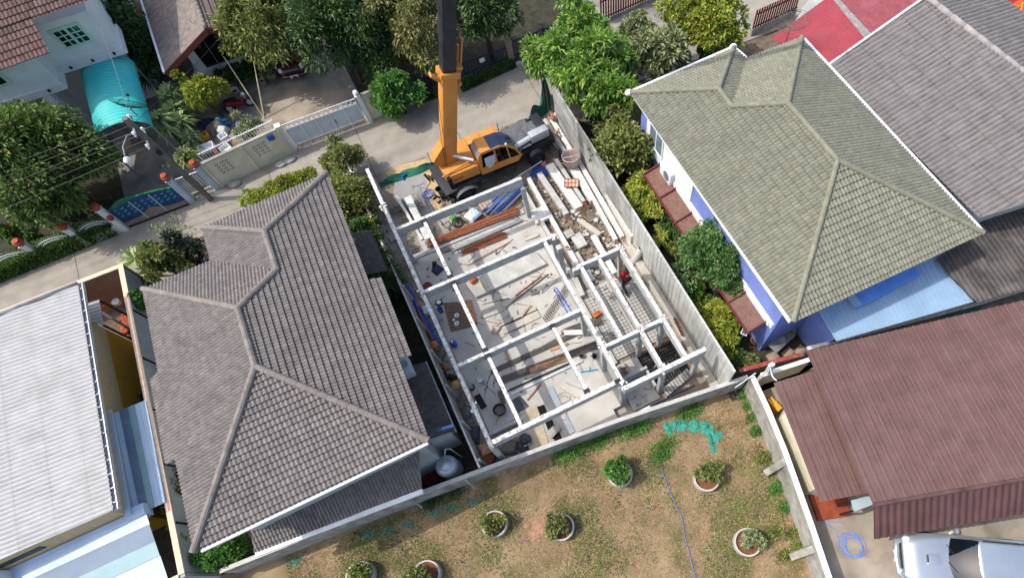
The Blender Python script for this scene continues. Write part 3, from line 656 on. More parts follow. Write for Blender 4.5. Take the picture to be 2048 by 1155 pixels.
# ------------------------------------------------------------------ white corrugated roof over yellow walls, bottom left
yel = thing('yellow_building', 'yellow building under a bright white corrugated roof in the lower left corner', 'building', (-20, 15, 0))
Y0, Y1 = at(157, 567, 3.75), at(228, 1019, 3.75); YW0, YW1 = at(-330, 760, 4.3), at(-330, 1265, 4.3)
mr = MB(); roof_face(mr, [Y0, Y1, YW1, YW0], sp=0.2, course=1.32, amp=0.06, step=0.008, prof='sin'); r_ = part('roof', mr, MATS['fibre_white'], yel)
rd = MB(); rd.tube([Y0 + V3(0, .0, .05), YW0 + V3(0, 0, .05)], 0.09, 8); part('ridge_cap', rd, MATS['fibre_white'], r_, smooth=True)
YX = -17.0; YS = 11.55; YN = 21.7
walls('wall', rect(-34, YX, YS, YN), 1.7, 3.65, 'wall_tan', yel)
walls('lower_wall', rect(-34, YX - 0.004, YS + 0.004, YN - 0.004), 0, 1.7, 'wall_ochre', yel)
gt = MB(); p, q = Y0 + V3(0.16, 0, -0.05), Y1 + V3(0.16, 0, -0.05); gt.beam(p, q, 0.03, 0.14); gt.beam(p + V3(-.2, 0, -.05), q + V3(-.2, 0, -.05), 0.22, 0.03)
for i in range(18): c = p + (q - p) * (i + .5) / 18; gt.beam(c + V3(-.2, 0, .03), c + V3(.02, 0, .06), 0.03, 0.03)
part('gutter', gt, MATS['zinc'], yel)
mr = MB(); la, lb, lc, ld_ = at(237, 822, 2.6), at(291, 799, 2.35), at(332, 1003, 2.35), at(284, 1024, 2.6)
la[0] = ld_[0] = YX + 0.02
roof_face(mr, [la, lb, lc, ld_], sp=0.16, course=20, amp=0.012, step=0, prof='seam', down=(0, 1, 0)); p_ = part('side_lean_to', mr, MATS['sheet_pale'], yel, label='light blue metal lean-to roof along the yard wall')
for k, (t0, t1, mt) in enumerate(((0.28, 0.52, 'sheet_skylight'), (0.52, 0.68, 'sheet_skygreen'))):
    s = MB(); f = lambda a, b, t: a + (b - a) * t + V3(0, 0, .03)
    s.slab([f(la, lb, t0), f(la, lb, t1), f(ld_, lc, t1), f(ld_, lc, t0)], 0.015); part('skylight_sheet', s, MATS[mt], p_)
mr = MB(); sa, sb, sc_, sd = at(286, 1030, 2.75), at(304, 1165, 2.2), at(-260, 1420, 2.2), at(-260, 1265, 2.75)
sa = V3(-16.3, 11.5, 2.75); sd = V3(-34, 11.5, 2.75); sb = V3(-16.25, 7.6, 2.3); sc_ = V3(-34, 7.6, 2.3)
roof_face(mr, [sa, sb, sc_, sd], sp=0.16, course=20, amp=0.012, step=0, prof='seam', down=(1, 0, 0)); p_ = part('rear_lean_to', mr, MATS['sheet_pale'], yel, label='pale blue metal lean-to roof below the south wall')
for t0, t1, mt in ((0.20, 0.40, 'sheet_skylight'), (0.40, 0.56, 'sheet_skygreen')):
    s = MB(); s.slab([f(sa, sb, t0), f(sa, sb, t1), f(sd, sc_, t1), f(sd, sc_, t0)], 0.015); part('skylight_sheet', s, MATS[mt], p_)
s = MB(); s.bbox(YX, -16.3, 11.2, 11.7, 2.3, 2.78); s.beam((YX + .1, 11.4, 2.82), (YX + .1, 16.6, 2.7), 0.25, 0.06); part('flashing', s, MATS['sheet_pale'], yel)
for a_, b_ in ((-21.6, -19.9), (-23.6, -22.9)): s = MB(); s.bbox(a_, b_, YS - 0.03, YS + 0.02, 3.05, 3.35); part('window', s, MATS['dark_glass'], yel)
s = MB(); s.box((-22.1, YS - 0.4, 2.95), (1.0, 0.55, 0.55)); a_ = single('air_conditioner', s, MATS['white_plastic'], 'white outdoor unit on the south wall of the yellow building', 'air conditioner', bevel=0.02)
cy = thing('porch_canopy', 'small white sheet canopy at the north end of the yellow building', 'canopy', (-17, 22.5, 0))
m = MB(); roof_face(m, [at(160, 612, 2.7), at(198, 598, 2.6), at(208, 650, 2.6), at(172, 640, 2.7)], sp=0.2, course=9, amp=0.02, step=0, prof='seam', down=(1, 0, 0)); part('roof', m, MATS['fibre_white'], cy)
m = MB(); m.beam(at(199, 600, 2.55), (*at(199, 600, 2.55)[:2], 0), .08, .08); m.beam(at(207, 650, 2.55), (*at(207, 650, 2.55)[:2], 0), .08, .08); part('post', m, MATS['black_metal'], cy)

# ------------------------------------------------------------------ white house with brown tiles, top left
wh = thing('white_house', 'two-storey white house with red-brown tiled roof in the upper left corner', 'house', (-16, 40, 0))
WE = 6.1
mr = MB(); ru = lambda p, n=7.0: p + V3(0, n, n * 0.42)
a, b = at(101, 106, WE), at(-120, 186, WE); c, d = at(201, 20, WE), at(82, 65, WE)
BR = dict(sp=0.2, course=0.36, amp=0.04, step=0.04)
yk = (d[1] - a[1]); a2 = a + V3(0, yk, yk * .42); b2 = b + V3(0, yk, yk * .42); off = d[2] - a2[2]
faces_on(mr, [a, b, ru(b, 8)], [[a, b, b2, a2]], **BR)
c2, d2_ = V3(c[0], a2[1], 0), V3(a[0], a2[1], 0)
c0_, d0_ = V3(c[0], c[1], 0), V3(a[0], d[1], 0)
faces_on(mr, [a, b, ru(b, 8)], [[V3(c[0], a2[1], 0), b2, ru(b2, 7), V3(c[0], a2[1] + 7, 0)]], **BR)
part('roof', mr, MATS['tile_brown'], wh)
WB = 4.0
walls('wall', [(-30, 35.9), (-15.0, 35.9), (-15.0, 37.1), (-11.65, 37.1), (-11.65, 48), (-30, 48)], WB, WE - 0.1, 'wall_white', wh)
walls('lower_wall', [(-30, 37.0), (-16.2, 37.0), (-16.2, 38.4), (-12.2, 38.4), (-12.2, 48), (-30, 48)], 0, WB, 'wall_white', wh)
lg = MB(); lg.prism([(-30, 35.75), (-14.9, 35.75), (-14.9, 36.95), (-11.5, 36.95), (-11.5, 39), (-16, 39), (-16, 38), (-30, 38)], WB - 0.35, WB - 0.004); part('ledge', lg, MATS['wall_white'], wh)
vt = MB()
for u in np.arange(-20.5, -15.5, 1.6): vt.cyl((u, 35.74, WB - 0.2), 0.07, 0.12, 10)
for u in np.arange(-14.4, -11.6, 1.15): vt.cyl((u, 36.94, WB - 0.2), 0.07, 0.12, 10)
part('downlight', vt, MATS['black_metal'], wh)
def casement(u0, u1, v, z0, z1, rows, parent):
    g_ = MB(); g_.bbox(u0, u1, v - 0.03, v + 0.02, z0, z1); w_ = part('window', g_, MATS['dark_glass'], parent)
    f_ = MB(); f_.bbox(u0 - .14, u1 + .14, v - 0.05, v + 0.0, z1, z1 + .14); f_.bbox(u0 - .14, u1 + .14, v - 0.05, v, z0 - .14, z0)
    cm = (u0 + u1) / 2
    for x in (u0 - .07, cm, u1 + .07): f_.bbox(x - .07, x + .07, v - 0.06, v, z0, z1)
    for x in ((u0 + cm) / 2, (u1 + cm) / 2): f_.bbox(x - .025, x + .025, v - 0.055, v, z0, z1)
    for i in range(1, rows): z = z0 + (z1 - z0) * i / rows; f_.bbox(u0, u1, v - 0.058, v, z - .025, z + .025)
    part('frame', f_, mk('frame_mint', '#b9d2bf', '#aac5b1', 3, 0.6), w_)
wa, wb = at(103, 60, 5.3), at(158, 70, 4.6)
casement(-13.75, -12.55, 37.1, 4.75, 5.55, 3, wh)
casement(-18.4, -16.9, 35.9, 4.75, 5.25, 1, wh)
s = MB(); s.bbox(-21, -17.6, 36.95, 37.05, 0.0, 3.4); part('garage_opening', s, MATS['dark_void'], wh, label='dark open doorway under the ledge')
s = MB(); s.bbox(-17.6, -17.2, 36.9, 37.3, 0, 3.7); s.bbox(-16.3, -15.9, 35.8, 36.2, 0, 3.7); part('porch_column', s, MATS['wall_white'], wh)
s = MB(); roof_face(s, [V3(-24, 35.9, 3.5), V3(-18.3, 35.9, 3.5), V3(-18.3, 34.6, 3.1), V3(-24, 34.6, 3.1)], sp=.16, course=9, amp=.02, step=0, prof='sin'); part('awning_sheet', s, MATS['sheet_turquoise'], wh)
# arched turquoise carport
cp = thing('carport', 'carport with arched turquoise sheet roof in front of the white house', 'carport', (-13.0, 34.5, 0))
uL, uR, vB, vF, zs, ri = -14.5, -11.75, 37.4, 32.0, 2.85, 0.8
n1, n2 = 26, 300
T = np.linspace(0, pi, n1); Vv = np.linspace(vF, vB, n2)
P = np.zeros((n1, n2, 3)); cor = 0.03 * np.sin(2 * pi * Vv / 0.24)
for i, t in enumerate(T):
    P[i, :, 0] = (uL + uR) / 2 - cos(t) * ((uR - uL) / 2 + cor); P[i, :, 1] = Vv; P[i, :, 2] = zs + sin(t) * (ri + cor)
m = MB(); m.grid(P); part('roof', m, MATS['sheet_turquoise'], cp, smooth=True)
for v in (vF + .1, (vF + vB) / 2, vB - .2):
    m = MB(); m.tube([(uL, v, zs), (uR, v, zs)], 0.03, 6); m.tube([((uL + uR) / 2 - cos(t) * (uR - uL) / 2 * .97, v, zs + sin(t) * (ri - .06)) for t in np.linspace(0, pi, 13)], 0.025, 6)
    for t in np.linspace(.5, 2.6, 6): m.tube([((uL + uR) / 2 - cos(t) * (uR - uL) / 2 * .97, v, zs + sin(t) * (ri - .06)), ((uL + uR) / 2 - cos(t + .2) * (uR - uL) / 2 * .8, v, zs)], 0.015, 5)
    part('truss', m, MATS['metal_grey'], cp)
for u in (uL + .05, uR - .05):
    for v in (vF + .1, vB - .3):
        m = MB(); m.tube([(u, v, 0), (u, v, zs)], 0.05, 8); part('post', m, MATS['metal_grey'], cp)

# ------------------------------------------------------------------ gabled glass-front house, top centre
gb = thing('gable_house', 'house with pale tiled gable roof and a glass front above a potted garden', 'house', (-7, 39, 0))
e0, e1, r0, r1 = at(328, 150, 3.0), at(286, -8, 3.0), at(409, 54, 4.45), at(393, -2, 4.45)
vr = (e0[1] + r0[1]) / 2; uE, uRg = (e0[0] + e1[0]) / 2, (r0[0] + r1[0]) / 2; uO = 2 * uRg - uE
mr = MB(); roof_face(mr, [(uE, vr, 3.0), (uE, 52, 3.0), (uRg, 52, 4.45), (uRg, vr, 4.45)], sp=.17, course=.3, amp=.02, step=.02)
roof_face(mr, [(uRg, vr, 4.45), (uRg, 52, 4.45), (uO, 52, 3.0), (uO, vr, 3.0)], **ROOFK); r_ = part('roof', mr, MATS['tile_taupe'], gb)
rt = MB(); ridge_tiles(rt, (uRg, vr, 4.5), (uRg, 52, 4.5), 0.12); part('ridge_cap', rt, MATS['ridge_grey'], r_, smooth=True)
fb = MB(); fb.beam((uE, vr - .03, 2.9), (uRg, vr - .03, 4.35), 0.05, 0.28); fb.beam((uRg, vr - .03, 4.35), (uO, vr - .03, 2.9), 0.05, 0.28); part('bargeboard', fb, MATS['fascia_maroon'], gb)
gt = MB(); gt.beam((uE - .06, vr, 2.98), (uE - .06, 52, 2.98), .12, .1); part('gutter', gt, MATS['white_paint'], gb)
V0 = 37.75
walls('wall', rect(uE + .7, uO - .6, V0, 52), 0, 0.95, 'wall_white', gb)
m = MB(); m.add([(uE + 1.2, V0 + .02, .95), (uO - .7, V0 + .02, .95), (uO - .7, V0 + .02, 2.9), (uRg, V0 + .02, 4.1), (uE + 1.2, V0 + .02, 2.9), (uE + 1.2, 51, .95), (uO - .7, 51, .95), (uO - .7, 51, 2.9), (uRg, 51, 4.1), (uE + 1.2, 51, 2.9)], [(0, 1, 2, 3, 4), (9, 8, 7, 6, 5), (0, 5, 6, 1), (1, 6, 7, 2), (2, 7, 8, 3), (3, 8, 9, 4), (4, 9, 5, 0)])
gl = part('glass_front', m, MATS['dark_glass'], gb)
m = MB(); m.bbox(uE + 1.0, uE + 1.5, V0 - .06, V0, .95, 3.0); m.bbox(uE + .7, uO - .6, V0 - .12, V0 - .004, .9, 1.05); part('frame', m, MATS['white_paint'], gl)
for a_, b_ in ((-8.6, -7.0), (-6.6, -5.9)): m = MB(); m.bbox(a_, b_, V0 - .03, V0 - .004, .45, .7); part('vent_window', m, MATS['dark_glass'], gb)
# ================================================================== walls and fences round the site
def wall_line(name, label, pts, z, th, mat, capmat=None, cap=0.06, capw=0.05, z0=0.0, cat='wall'):
    c = np.mean([p for p in pts], 0); t = thing(name, label, cat, (c[0], c[1], 0))
    m = MB()
    for p, q in zip(pts[:-1], pts[1:]):
        p, q = V3(*p, z0), V3(*q, z0); d = unit(q - p); m.beam(p + V3(0, 0, (z - z0) / 2), q + V3(0, 0, (z - z0) / 2), th, z - z0)
    part('panel', m, MATS[mat], t)
    if capmat:
        m = MB()
        for p, q in zip(pts[:-1], pts[1:]): m.beam((*p, z + cap / 2), (*q, z + cap / 2), th + capw, cap)
        part('coping', m, MATS[capmat], t)
    return t
lf = wall_line('site_fence', 'grey concrete panel fence between the grey house and the building site', [(-3.25, 6.85), (-3.25, 26.5)], 1.75, 0.06, 'concrete_old', 'concrete_light', 0.03, 0.02, cat='fence')
for v in np.arange(7.2, 26.6, 2.0):
    m = MB(); m.bbox(-3.2, -3.08, v - .06, v + .06, 0, 1.76); part('post', m, MATS['concrete'], lf)
rf = thing('metal_fence', 'tall light grey ribbed sheet fence along the right side of the building site', 'fence', (8.95, 15, 0))
ys = np.arange(5.25, 15.4, 0.085); prof = []
for i, y in enumerate(ys): prof.append((8.93 - (0.025 if i % 4 in (1, 2) else 0), y))
mk('fence_grey', '#bfc0bb', '#aeb0ab', 2, 0.8, 0.1, 30, patch='#8a8b87', pscale=0.5, pamt=0.5, streak=((0.6, 5, 0.35), '#75766f', 0.7))
m = MB(); m.prism(prof + [(9.02, ys[-1]), (9.02, ys[0])], 0, 2.85); part('panel', m, MATS['fence_grey'], rf)
m = MB()
for i in range(7): m.bbox(8.91 + .012 * (i % 2), 9.01, ys[-1] + .01, 24.9, .41 * i, .41 * i + .405)
mk('plank_grey', '#a9a9a4', '#94948f', 2, 0.9, 0.2, 25, patch='#6c6b66', pscale=0.6, pamt=0.75, streak=((4, .7, 3), '#5d5c57', 0.6)); part('plank_panel', m, MATS['plank_grey'], rf, label='stained concrete plank stretch near the lane')
for v in (5.6, 8.1, 10.6, 13.1, 15.6, 18.1, 20.6, 23.1):
    m = MB(); m.bbox(9.03, 9.11, v - .04, v + .04, 0, 2.7); part('post', m, MATS['metal_grey'], rf)
m = MB(); m.bbox(8.45, 8.88, 5.4, 18.5, 0, 0.28); part('plinth', m, mk('plinth_cream', '#b0aca0', '#9b978c', 2, 0.9, 0.2, 20, patch='#8c8779', pscale=0.9), rf)
bw = wall_line('rear_wall', 'weathered concrete wall behind the grey house and the site beside the dry lawn', [(-14.85, 7.9), (-9.44, 7.44), (-3.3, 6.78), (3.44, 5.99), (7.4, 5.42), (9.9, 5.06)], 1.45, 0.14, 'concrete_old', 'concrete', 0.05, 0.05)
for x, y in ((552, 1048), (520, 1060), (640, 1021), (820, 983), (930, 945)):
    p = at(x, y + 12, 1.3); m = MB(); m.beam((p[0], p[1], 1.48), (p[0] + .12, p[1] - .42, 0.5), 0.09, 0.09); part('buttress', m, MATS['concrete_old'], bw)
yw = wall_line('yard_wall', 'concrete wall with bright white top between the lawn and the parking yard', [(9.98, 4.9), (9.75, 3.2), (9.37, 1.2), (8.6, -2.0), (8.0, -4.3), (6.2, -11)], 1.75, 0.2, 'concrete_old', 'white_paint', 0.06, 0.04)
for x, y in ((1553, 932), (1607, 1103)):
    p = at(x, y, 0.9); m = MB(); m.beam((p[0] + .3, p[1], 1.6), (p[0] - .35, p[1], 0.15), 0.32, 0.18); part('buttress', m, MATS['concrete_old'], yw)
wall_line('garden_wall', 'low wall with chipped red coping at the foot of the blue house garden', [tuple(at(1478, 741, 1.2)[:2]), tuple(at(1612, 706, 1.2)[:2])], 1.2, 0.16, 'concrete_dark', mk('red_cap', '#93453f', '#7d3833', 4, 0.8, patch='#a59a90', pscale=2.5) and 'red_cap', 0.05, 0.05)
wall_line('cream_wall', 'cream wall with white top tucked against the maroon roof', [tuple(at(1522, 750, 1.6)[:2]), tuple(at(1618, 719, 1.6)[:2])], 1.6, 0.16, 'wall_cream', 'white_paint', 0.05, 0.05)
wall_line('long_wall', 'long narrow wall with pale top between the blue metal roof and the maroon roof', [tuple(at(1614, 697, 1.9)[:2]), tuple(at(1960, 606, 1.9)[:2]), tuple(at(2120, 556, 1.9)[:2])], 1.9, 0.14, 'concrete_dark', 'concrete_light', 0.05, 0.04)
cf = thing('compound_fence', 'beige-topped rendered fence round the yellow building yard', 'fence', (-15.5, 16, 0))
FA, FB = V3(-15.3, 24.36, 0), V3(-15.78, 8.3, 0); fd = unit(FB - FA); fn = V3(-fd[1], fd[0], 0)
m = MB(); m.beam(FA + V3(0, 0, 1.12), FB + V3(0, 0, 1.12), .14, 2.24); part('side_panel', m, MATS['wall_grey'], cf)
m = MB(); m.bbox(-34, -15.2, 24.37, 24.51, 0.35, 2.25); part('street_panel', m, MATS['wall_brown'], cf)
m = MB(); m.bbox(-34, -15.4, 24.33, 24.366, 0.0, 0.35); part('plinth', m, MATS['wall_ochre'], cf)
m = MB(); m.bbox(-17.4, -15.7, 8.12, 8.26, 0, 2.24); part('rear_panel', m, MATS['wall_grey'], cf)
m = MB(); m.beam(FA + V3(0, .16, 2.28), FB + V3(0, -.05, 2.28), .24, .06); m.bbox(-34, -15.43, 24.33, 24.55, 2.253, 2.308); m.bbox(-17.5, -15.92, 8.07, 8.3, 2.253, 2.308); part('coping', m, MATS['cap_beige'], cf)
for v in (10.5, 13.3, 16.1, 18.9, 21.7):
    c = FA + fd * (24.36 - v) + fn * .09; m = MB(); m.box(c + V3(0, 0, 1.1), (.08, .06, 2.2), math.atan2(fd[1], fd[0])); part('pilaster', m, MATS['black_metal'], cf)
m = MB(); m.beam(FA + fn * .08 + V3(0, 0, 1.1), FB + fn * .08 + V3(0, 0, 1.1), .03, .05); part('rail', m, MATS['black_metal'], cf)
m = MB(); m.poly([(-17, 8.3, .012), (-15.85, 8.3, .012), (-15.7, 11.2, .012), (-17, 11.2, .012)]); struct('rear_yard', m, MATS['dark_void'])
bm_ = thing('iron_bar', 'dark steel strut spanning the yellow building yard to the beige fence', 'beam', (-16, 20, 1))
m = MB(); m.beam(at(205, 625, 1.6), at(264, 660, 1.6), 0.12, 0.12); part('bar', m, MATS['black_metal'], bm_); m = MB(); m.beam(at(264, 660, 1.53), at(264, 660, 1.53) - V3(0, 0, 1.5), .1, .1); part('foot', m, MATS['black_metal'], bm_)
rb = MB(); rg = np.random.default_rng(5)
for i in range(60):
    q = at(253 + rg.normal(0, 6), 648 + rg.normal(0, 10), 0.1); rb.ball(q, rg.uniform(.06, .16), 6, 4, (1, 1, .6))
single('brick_rubble', rb, MATS['terracotta'], 'small heap of broken red bricks in the yellow building yard', 'rubble')
m = MB(); m.cyl(at(237, 606, 0.3), .16, .2, 14, r2=.2); single('white_basin', m, MATS['white_plastic'], 'round white basin on the dark yard floor beside the yellow plinth', 'basin')

# ================================================================== the concrete building frame
frame = thing('building_frame', 'unfinished concrete house frame of white-topped beams and columns on a slab', 'building frame', (1, 13, 0))
ZT = 3.2
mk('frame_concrete', '#aeb0ad', '#9b9d9a', 5, 0.85, 0.2, 25, patch='#86898a', pscale=1.2, pamt=0.5)
mk('mortar_white', '#dcdbd6', '#c6c5c0', 4, 0.9, 0.3, 30, patch='#6f6e6a', pscale=5.0, pamt=0.85, streak=((9, 9, 9), '#66655f', 0.7))
def fbeam(p, q, w=0.18, h=0.5, z=ZT):
    m = MB(); m.beam((*p, z - .02), (*q, z - .02), w, h - .02, top=True); b = part('beam', m, MATS['frame_concrete'], frame)
    m = MB(); m.beam((*p, z), (*q, z), w - 0.012, 0.025, top=True)
    d = unit(V3(q[0] - p[0], q[1] - p[1], 0)); n = np.array([-d[1], d[0], 0]); L = np.hypot(q[0] - p[0], q[1] - p[1]); rg = np.random.default_rng(int(abs(p[0] * 31 + p[1] * 17) * 100))
    part('mortar_bed', m, MATS['mortar_white'], b)
    return b
fbeam((-2.26, 23.6), (-2.26, 6.95))
fbeam((-0.75, 19.27), (-0.75, 15.54)); fbeam((-0.75, 15.32), (-0.75, 11.28)); fbeam((-0.75, 11.06), (-0.75, 7.31))
fbeam((4.1, 15.32), (4.1, 11.3)); fbeam((4.1, 11.28), (4.1, 7.0))
fbeam((2.5, 11.06), (2.5, 7.31), 0.17, 0.4)
fbeam((-2.15, 19.38), (4.65, 19.38)); fbeam((-2.15, 15.43), (4.62, 15.43)); fbeam((-2.15, 11.17), (3.99, 11.17)); fbeam((-2.15, 7.2), (3.99, 7.2), 0.22)
fbeam((5.07, 13.2), (5.07, 9.07)); fbeam((6.05, 13.2), (6.05, 9.07)); fbeam((6.05, 8.85), (6.05, 6.87)); fbeam((7.25, 13.42), (7.25, 6.87))
fbeam((4.95, 13.31), (7.14, 13.31)); fbeam((4.21, 8.96), (7.14, 8.96)); fbeam((4.0, 6.76), (8.25, 6.76), 0.22)
fbeam((4.62, 13.25), (4.96, 13.25), .2, .45)
def fcol(u, v, z0=0.05, z1=ZT - 0.5, s=0.22):
    m = MB(); m.bbox(u - s / 2, u + s / 2, v - s / 2, v + s / 2, z0, z1); return part('column', m, MATS['frame_concrete'], frame)
for u, v in ((-2.26, 19.38), (-2.26, 15.43), (-2.26, 11.17), (-2.26, 7.12), (4.1, 11.2), (4.1, 7.0), (4.55, 19.2), (7.25, 13.31), (7.25, 8.95), (6.05, 8.96), (6.05, 6.76), (7.95, 6.76), (4.1, 9.0)): fcol(u, v)
fcol(4.6, 14.75, 0.05, ZT - 0.05, 0.26); fcol(4.62, 15.43, 0.05, ZT - .5); fcol(-2.26, 23.3, 0.0, ZT - .5)
# steel plates where the secondary beams are hung
for u, v in ((-0.75, 19.2), (-0.75, 15.62), (-0.75, 15.25), (-0.75, 11.32), (-.75, 11.0), (2.5, 11.0), (2.5, 7.42), (3.93, 7.2)):
    m = MB(); m.bbox(u - .14, u + .14, v - .1, v + .1, ZT - .12, ZT + .012); part('bracket', m, MATS['black_metal'], frame)
for u, v in ((-2.26, 20.9), (-2.26, 15.4), (-2.26, 9.0), (4.1, 9.0), (6.05, 8.96), (7.25, 13.3), (7.25, 8.96), (4.1, 6.9), (6.05, 6.76), (4.62, 15.43)):
    rg = np.random.default_rng(int(abs(u * 7 + v * 13) * 10)); m = MB()
    for i in range(14): m.ball((u + rg.uniform(-.17, .17), v + rg.uniform(-.22, .22), ZT + .01), rg.uniform(.025, .06), 6, 4, (1.3, 1.3, .6))
    part('mortar_lump', m, MATS['mortar_white'], frame)
for u, v in ((-2.26, 20.6), (-2.26, 9.4), (4.62, 15.6), (7.25, 13.45), (7.25, 8.96), (6.05, 8.96)):
    m = MB()
    for k in range(4): m.tube([(u + .07 * (k % 2 * 2 - 1), v + .07 * (k // 2 * 2 - 1), ZT), (u + .07 * (k % 2 * 2 - 1) + .02 * k, v + .07 * (k // 2 * 2 - 1), ZT + .45)], .009, 4)
    part('starter_bar', m, MATS['rust'], frame)
sl = MB(); sl.prism([(-2.35, 8.65), (-0.4, 8.7), (-0.4, 6.5), (3.55, 6.05), (3.55, 6.9), (4.35, 6.9), (4.35, 9.0), (4.88, 9.0), (4.88, 19.45), (-2.35, 19.45)], 0.0, 0.3); part('floor_slab', sl, MATS['screed'], frame)
m = MB(); m.bbox(-2.42, 4.4, 19.46, 19.75, 0, 0.38); part('ground_beam', m, MATS['concrete'], frame); m = MB(); m.bbox(-2.36, -.4, 8.45, 8.64, 0, .36); part('ground_beam', m, MATS['concrete'], frame)
m = MB(); m.bbox(5.45, 5.68, 13.6, 21.5, 0.1, .5); part('ground_beam', m, MATS['concrete_light'], frame)
m = MB(); m.bbox(4.9, 5.1, 13.6, 21.6, 0.1, .46); part('ground_beam', m, MATS['concrete'], frame)
# wing: floor bays with steel mesh
m = MB(); m.bbox(4.95, 8.25, 9.2, 13.55, 0, 0.14); part('floor_bay', m, MATS['screed'], frame)
m = MB(); m.bbox(4.45, 5.95, 6.4, 8.95, 0, 0.10); part('floor_bay', m, MATS['concrete'], frame)
pt = MB(); pt.bbox(6.0, 8.05, 6.87, 8.85, 0.012, 0.03); part('pit_floor', pt, MATS['black_rubber'], frame)
m = MB(); m.bbox(6.0, 8.1, 8.86, 9.0, 0, .3); m.bbox(8.06, 8.2, 6.9, 8.85, 0, .3); part('pit_edge', m, mk('edge_rust', '#80604f', '#6b5044', 6, .9), frame)
m = MB(); m.bbox(4.3, 5.95, 7.85, 7.98, 0.1, .95); part('low_wall', m, MATS['frame_concrete'], frame); m = MB(); m.bbox(5.85, 5.97, 6.9, 7.85, .1, .75); part('low_wall', m, MATS['frame_concrete'], frame)
m = MB(); m.bbox(4.2, 4.32, 6.95, 8.9, .1, 2.4); part('low_wall', m, MATS['frame_concrete'], frame, label='tall grey wall panel between the slab and the wing')
pl = MB(); P = [at(*p, 0.5)[:2] for p in ((958, 553), (1070, 503), (1093, 527), (972, 585), (952, 594), (930, 566))]; pl.prism(P, 0.302, 0.52); part('raised_floor', pl, MATS['concrete'], frame)
m = MB(); q = [at(*p, .56) for p in ((956, 556), (975, 586))]; m.beam(q[0], q[1], .07, .06); part('curb', m, MATS['wall_tan'], frame)
pl = MB(); P = [at(*p, 0.34)[:2] for p in ((1058, 790), (1150, 768), (1245, 835), (1065, 905))]
ap = MB(); ap.prism([at(1042, 825, .1)[:2], at(1075, 812, .1)[:2], at(1100, 893, .1)[:2], at(1060, 900, .1)[:2]], 0.302, .34); part('apron', ap, mk('apron_cream', '#b3a68f', '#a29680', 3, .9, .1, 20, patch='#8c8373', pscale=.8), frame)
for x, y in ((1083, 818), (1099, 848), (1113, 872)):
    m = MB(); P = [at(x + a, y + b, .345)[:2] for a, b in ((-9, -5), (5, -10), (11, 5), (-3, 11))]; m.prism(P, .3405, .346); part('pit_opening', m, MATS['dark_void'], frame)
for i, (u0, u1, v0, v1) in enumerate(((5.02, 6.45, 9.3, 13.4), (6.6, 8.15, 9.3, 13.4))):
    m = MB()
    for u in np.arange(u0, u1, .2): m.tube([(u, v0, .165), (u, v1, .165)], .008, 4)
    for v in np.arange(v0, v1, .2): m.tube([(u0, v, .175), (u1, v, .175)], .008, 4)
    single('steel_mesh', m, MATS['steel_bar'], ('steel reinforcing mesh on the left floor bay of the wing', 'steel reinforcing mesh on the right floor bay of the wing behind the worker')[i], 'steel mesh', 'reinforcing meshes')
m = MB()
for k in range(12): m.tube([(6.1 + k * .16, 6.95, .12 + .02 * (k % 3)), (6.1 + k * .16, 8.8, .12 + .02 * (k % 3))], .012, 4)
for v in np.arange(7.0, 8.8, .18): m.tube([(6.08, v, .2), (8.0, v, .2)], .01, 4)
single('rebar_cage', m, MATS['steel_bar'], 'dark reinforcing cage lying in the pit of the wing', 'rebar cage')
m = MB(); [m.box((6.3 + .17 * i, 6.5 + .04 * i, .2), (.13, .45, .3 - .03 * (i % 3)), .1) for i in range(10)]; single('rubble_bed', m, MATS['concrete_old'], 'pale ridged concrete bed outside the wing between two columns', 'concrete bed')

# ================================================================== the site's loose things
def bars(ends, r, n, spread, z, seed=0, mixz=0.06, seg=5):
    """a bundle: n bars lying between two points, side by side and piled"""
    rg = np.random.default_rng(seed); a, b = np.asarray(ends[0], float), np.asarray(ends[1], float); d = unit(b - a); x = np.array([-d[1], d[0], 0.0]); m = MB()
    for i in range(n):
        o = x * rg.uniform(-spread, spread) + V3(0, 0, z + rg.uniform(0, mixz)); j = d * rg.uniform(-.25, .25); k = x * rg.normal(0, spread * .2)
        m.tube([a + o + j, b + o + j * .5 + k], r, seg)
    return m
def S(x, y): return at(x, y, 0.3)
single('rusty_tube_bundle', bars((S(860, 492), S(1036, 424)), .03, 26, .22, 0.08, 1, .2), MATS['rust'], 'long bundle of rust-brown steel tubes at the far edge of the slab', 'steel tubes')
single('rusty_tube_bundle', bars((S(925, 506), S(1010, 470)), .022, 14, .22, 0.03, 2, .08), MATS['rust'], 'shorter loose bundle of rust-brown bars on the pale slab', 'steel bars')
single('grey_tube_bundle', bars((S(905, 500), S(1042, 440)), .03, 6, .12, 0.04, 3, .06), MATS['metal_grey'], 'grey steel tubes lying in front of the rusty bundle', 'steel tubes')
pv = thing('pipe_pile', 'pile of blue and grey plastic pipes under the far beam', 'pipes', S(1015, 400))
for i, (c, mt, n) in enumerate((('blue_pipe', mk('pipe_blue', '#2a63c4', '#2156b0', 4, 0.35, island=.2), 15), ('grey_pipe', MATS['metal_grey'], 12))):
    part(c, bars((S(982, 432) + V3(.1 * i, 0, 0), S(1040, 372)), .03, n, .5, .03 + .06 * i, 4 + i, .22), mt, pv)
single('blue_pipe_bundle', bars((at(816, 575, .2), at(878, 690, .2)), .035, 7, .1, .03, 8, .1), MATS['pipe_blue'], 'long blue pipes lying along the inside of the grey concrete fence', 'pipes')
single('rusty_pipe', bars((at(836, 620, .2), at(866, 680, .2)), .03, 2, .05, .2, 9), MATS['rust'], 'two rust-red pipes beside the blue pipes at the fence', 'pipes')
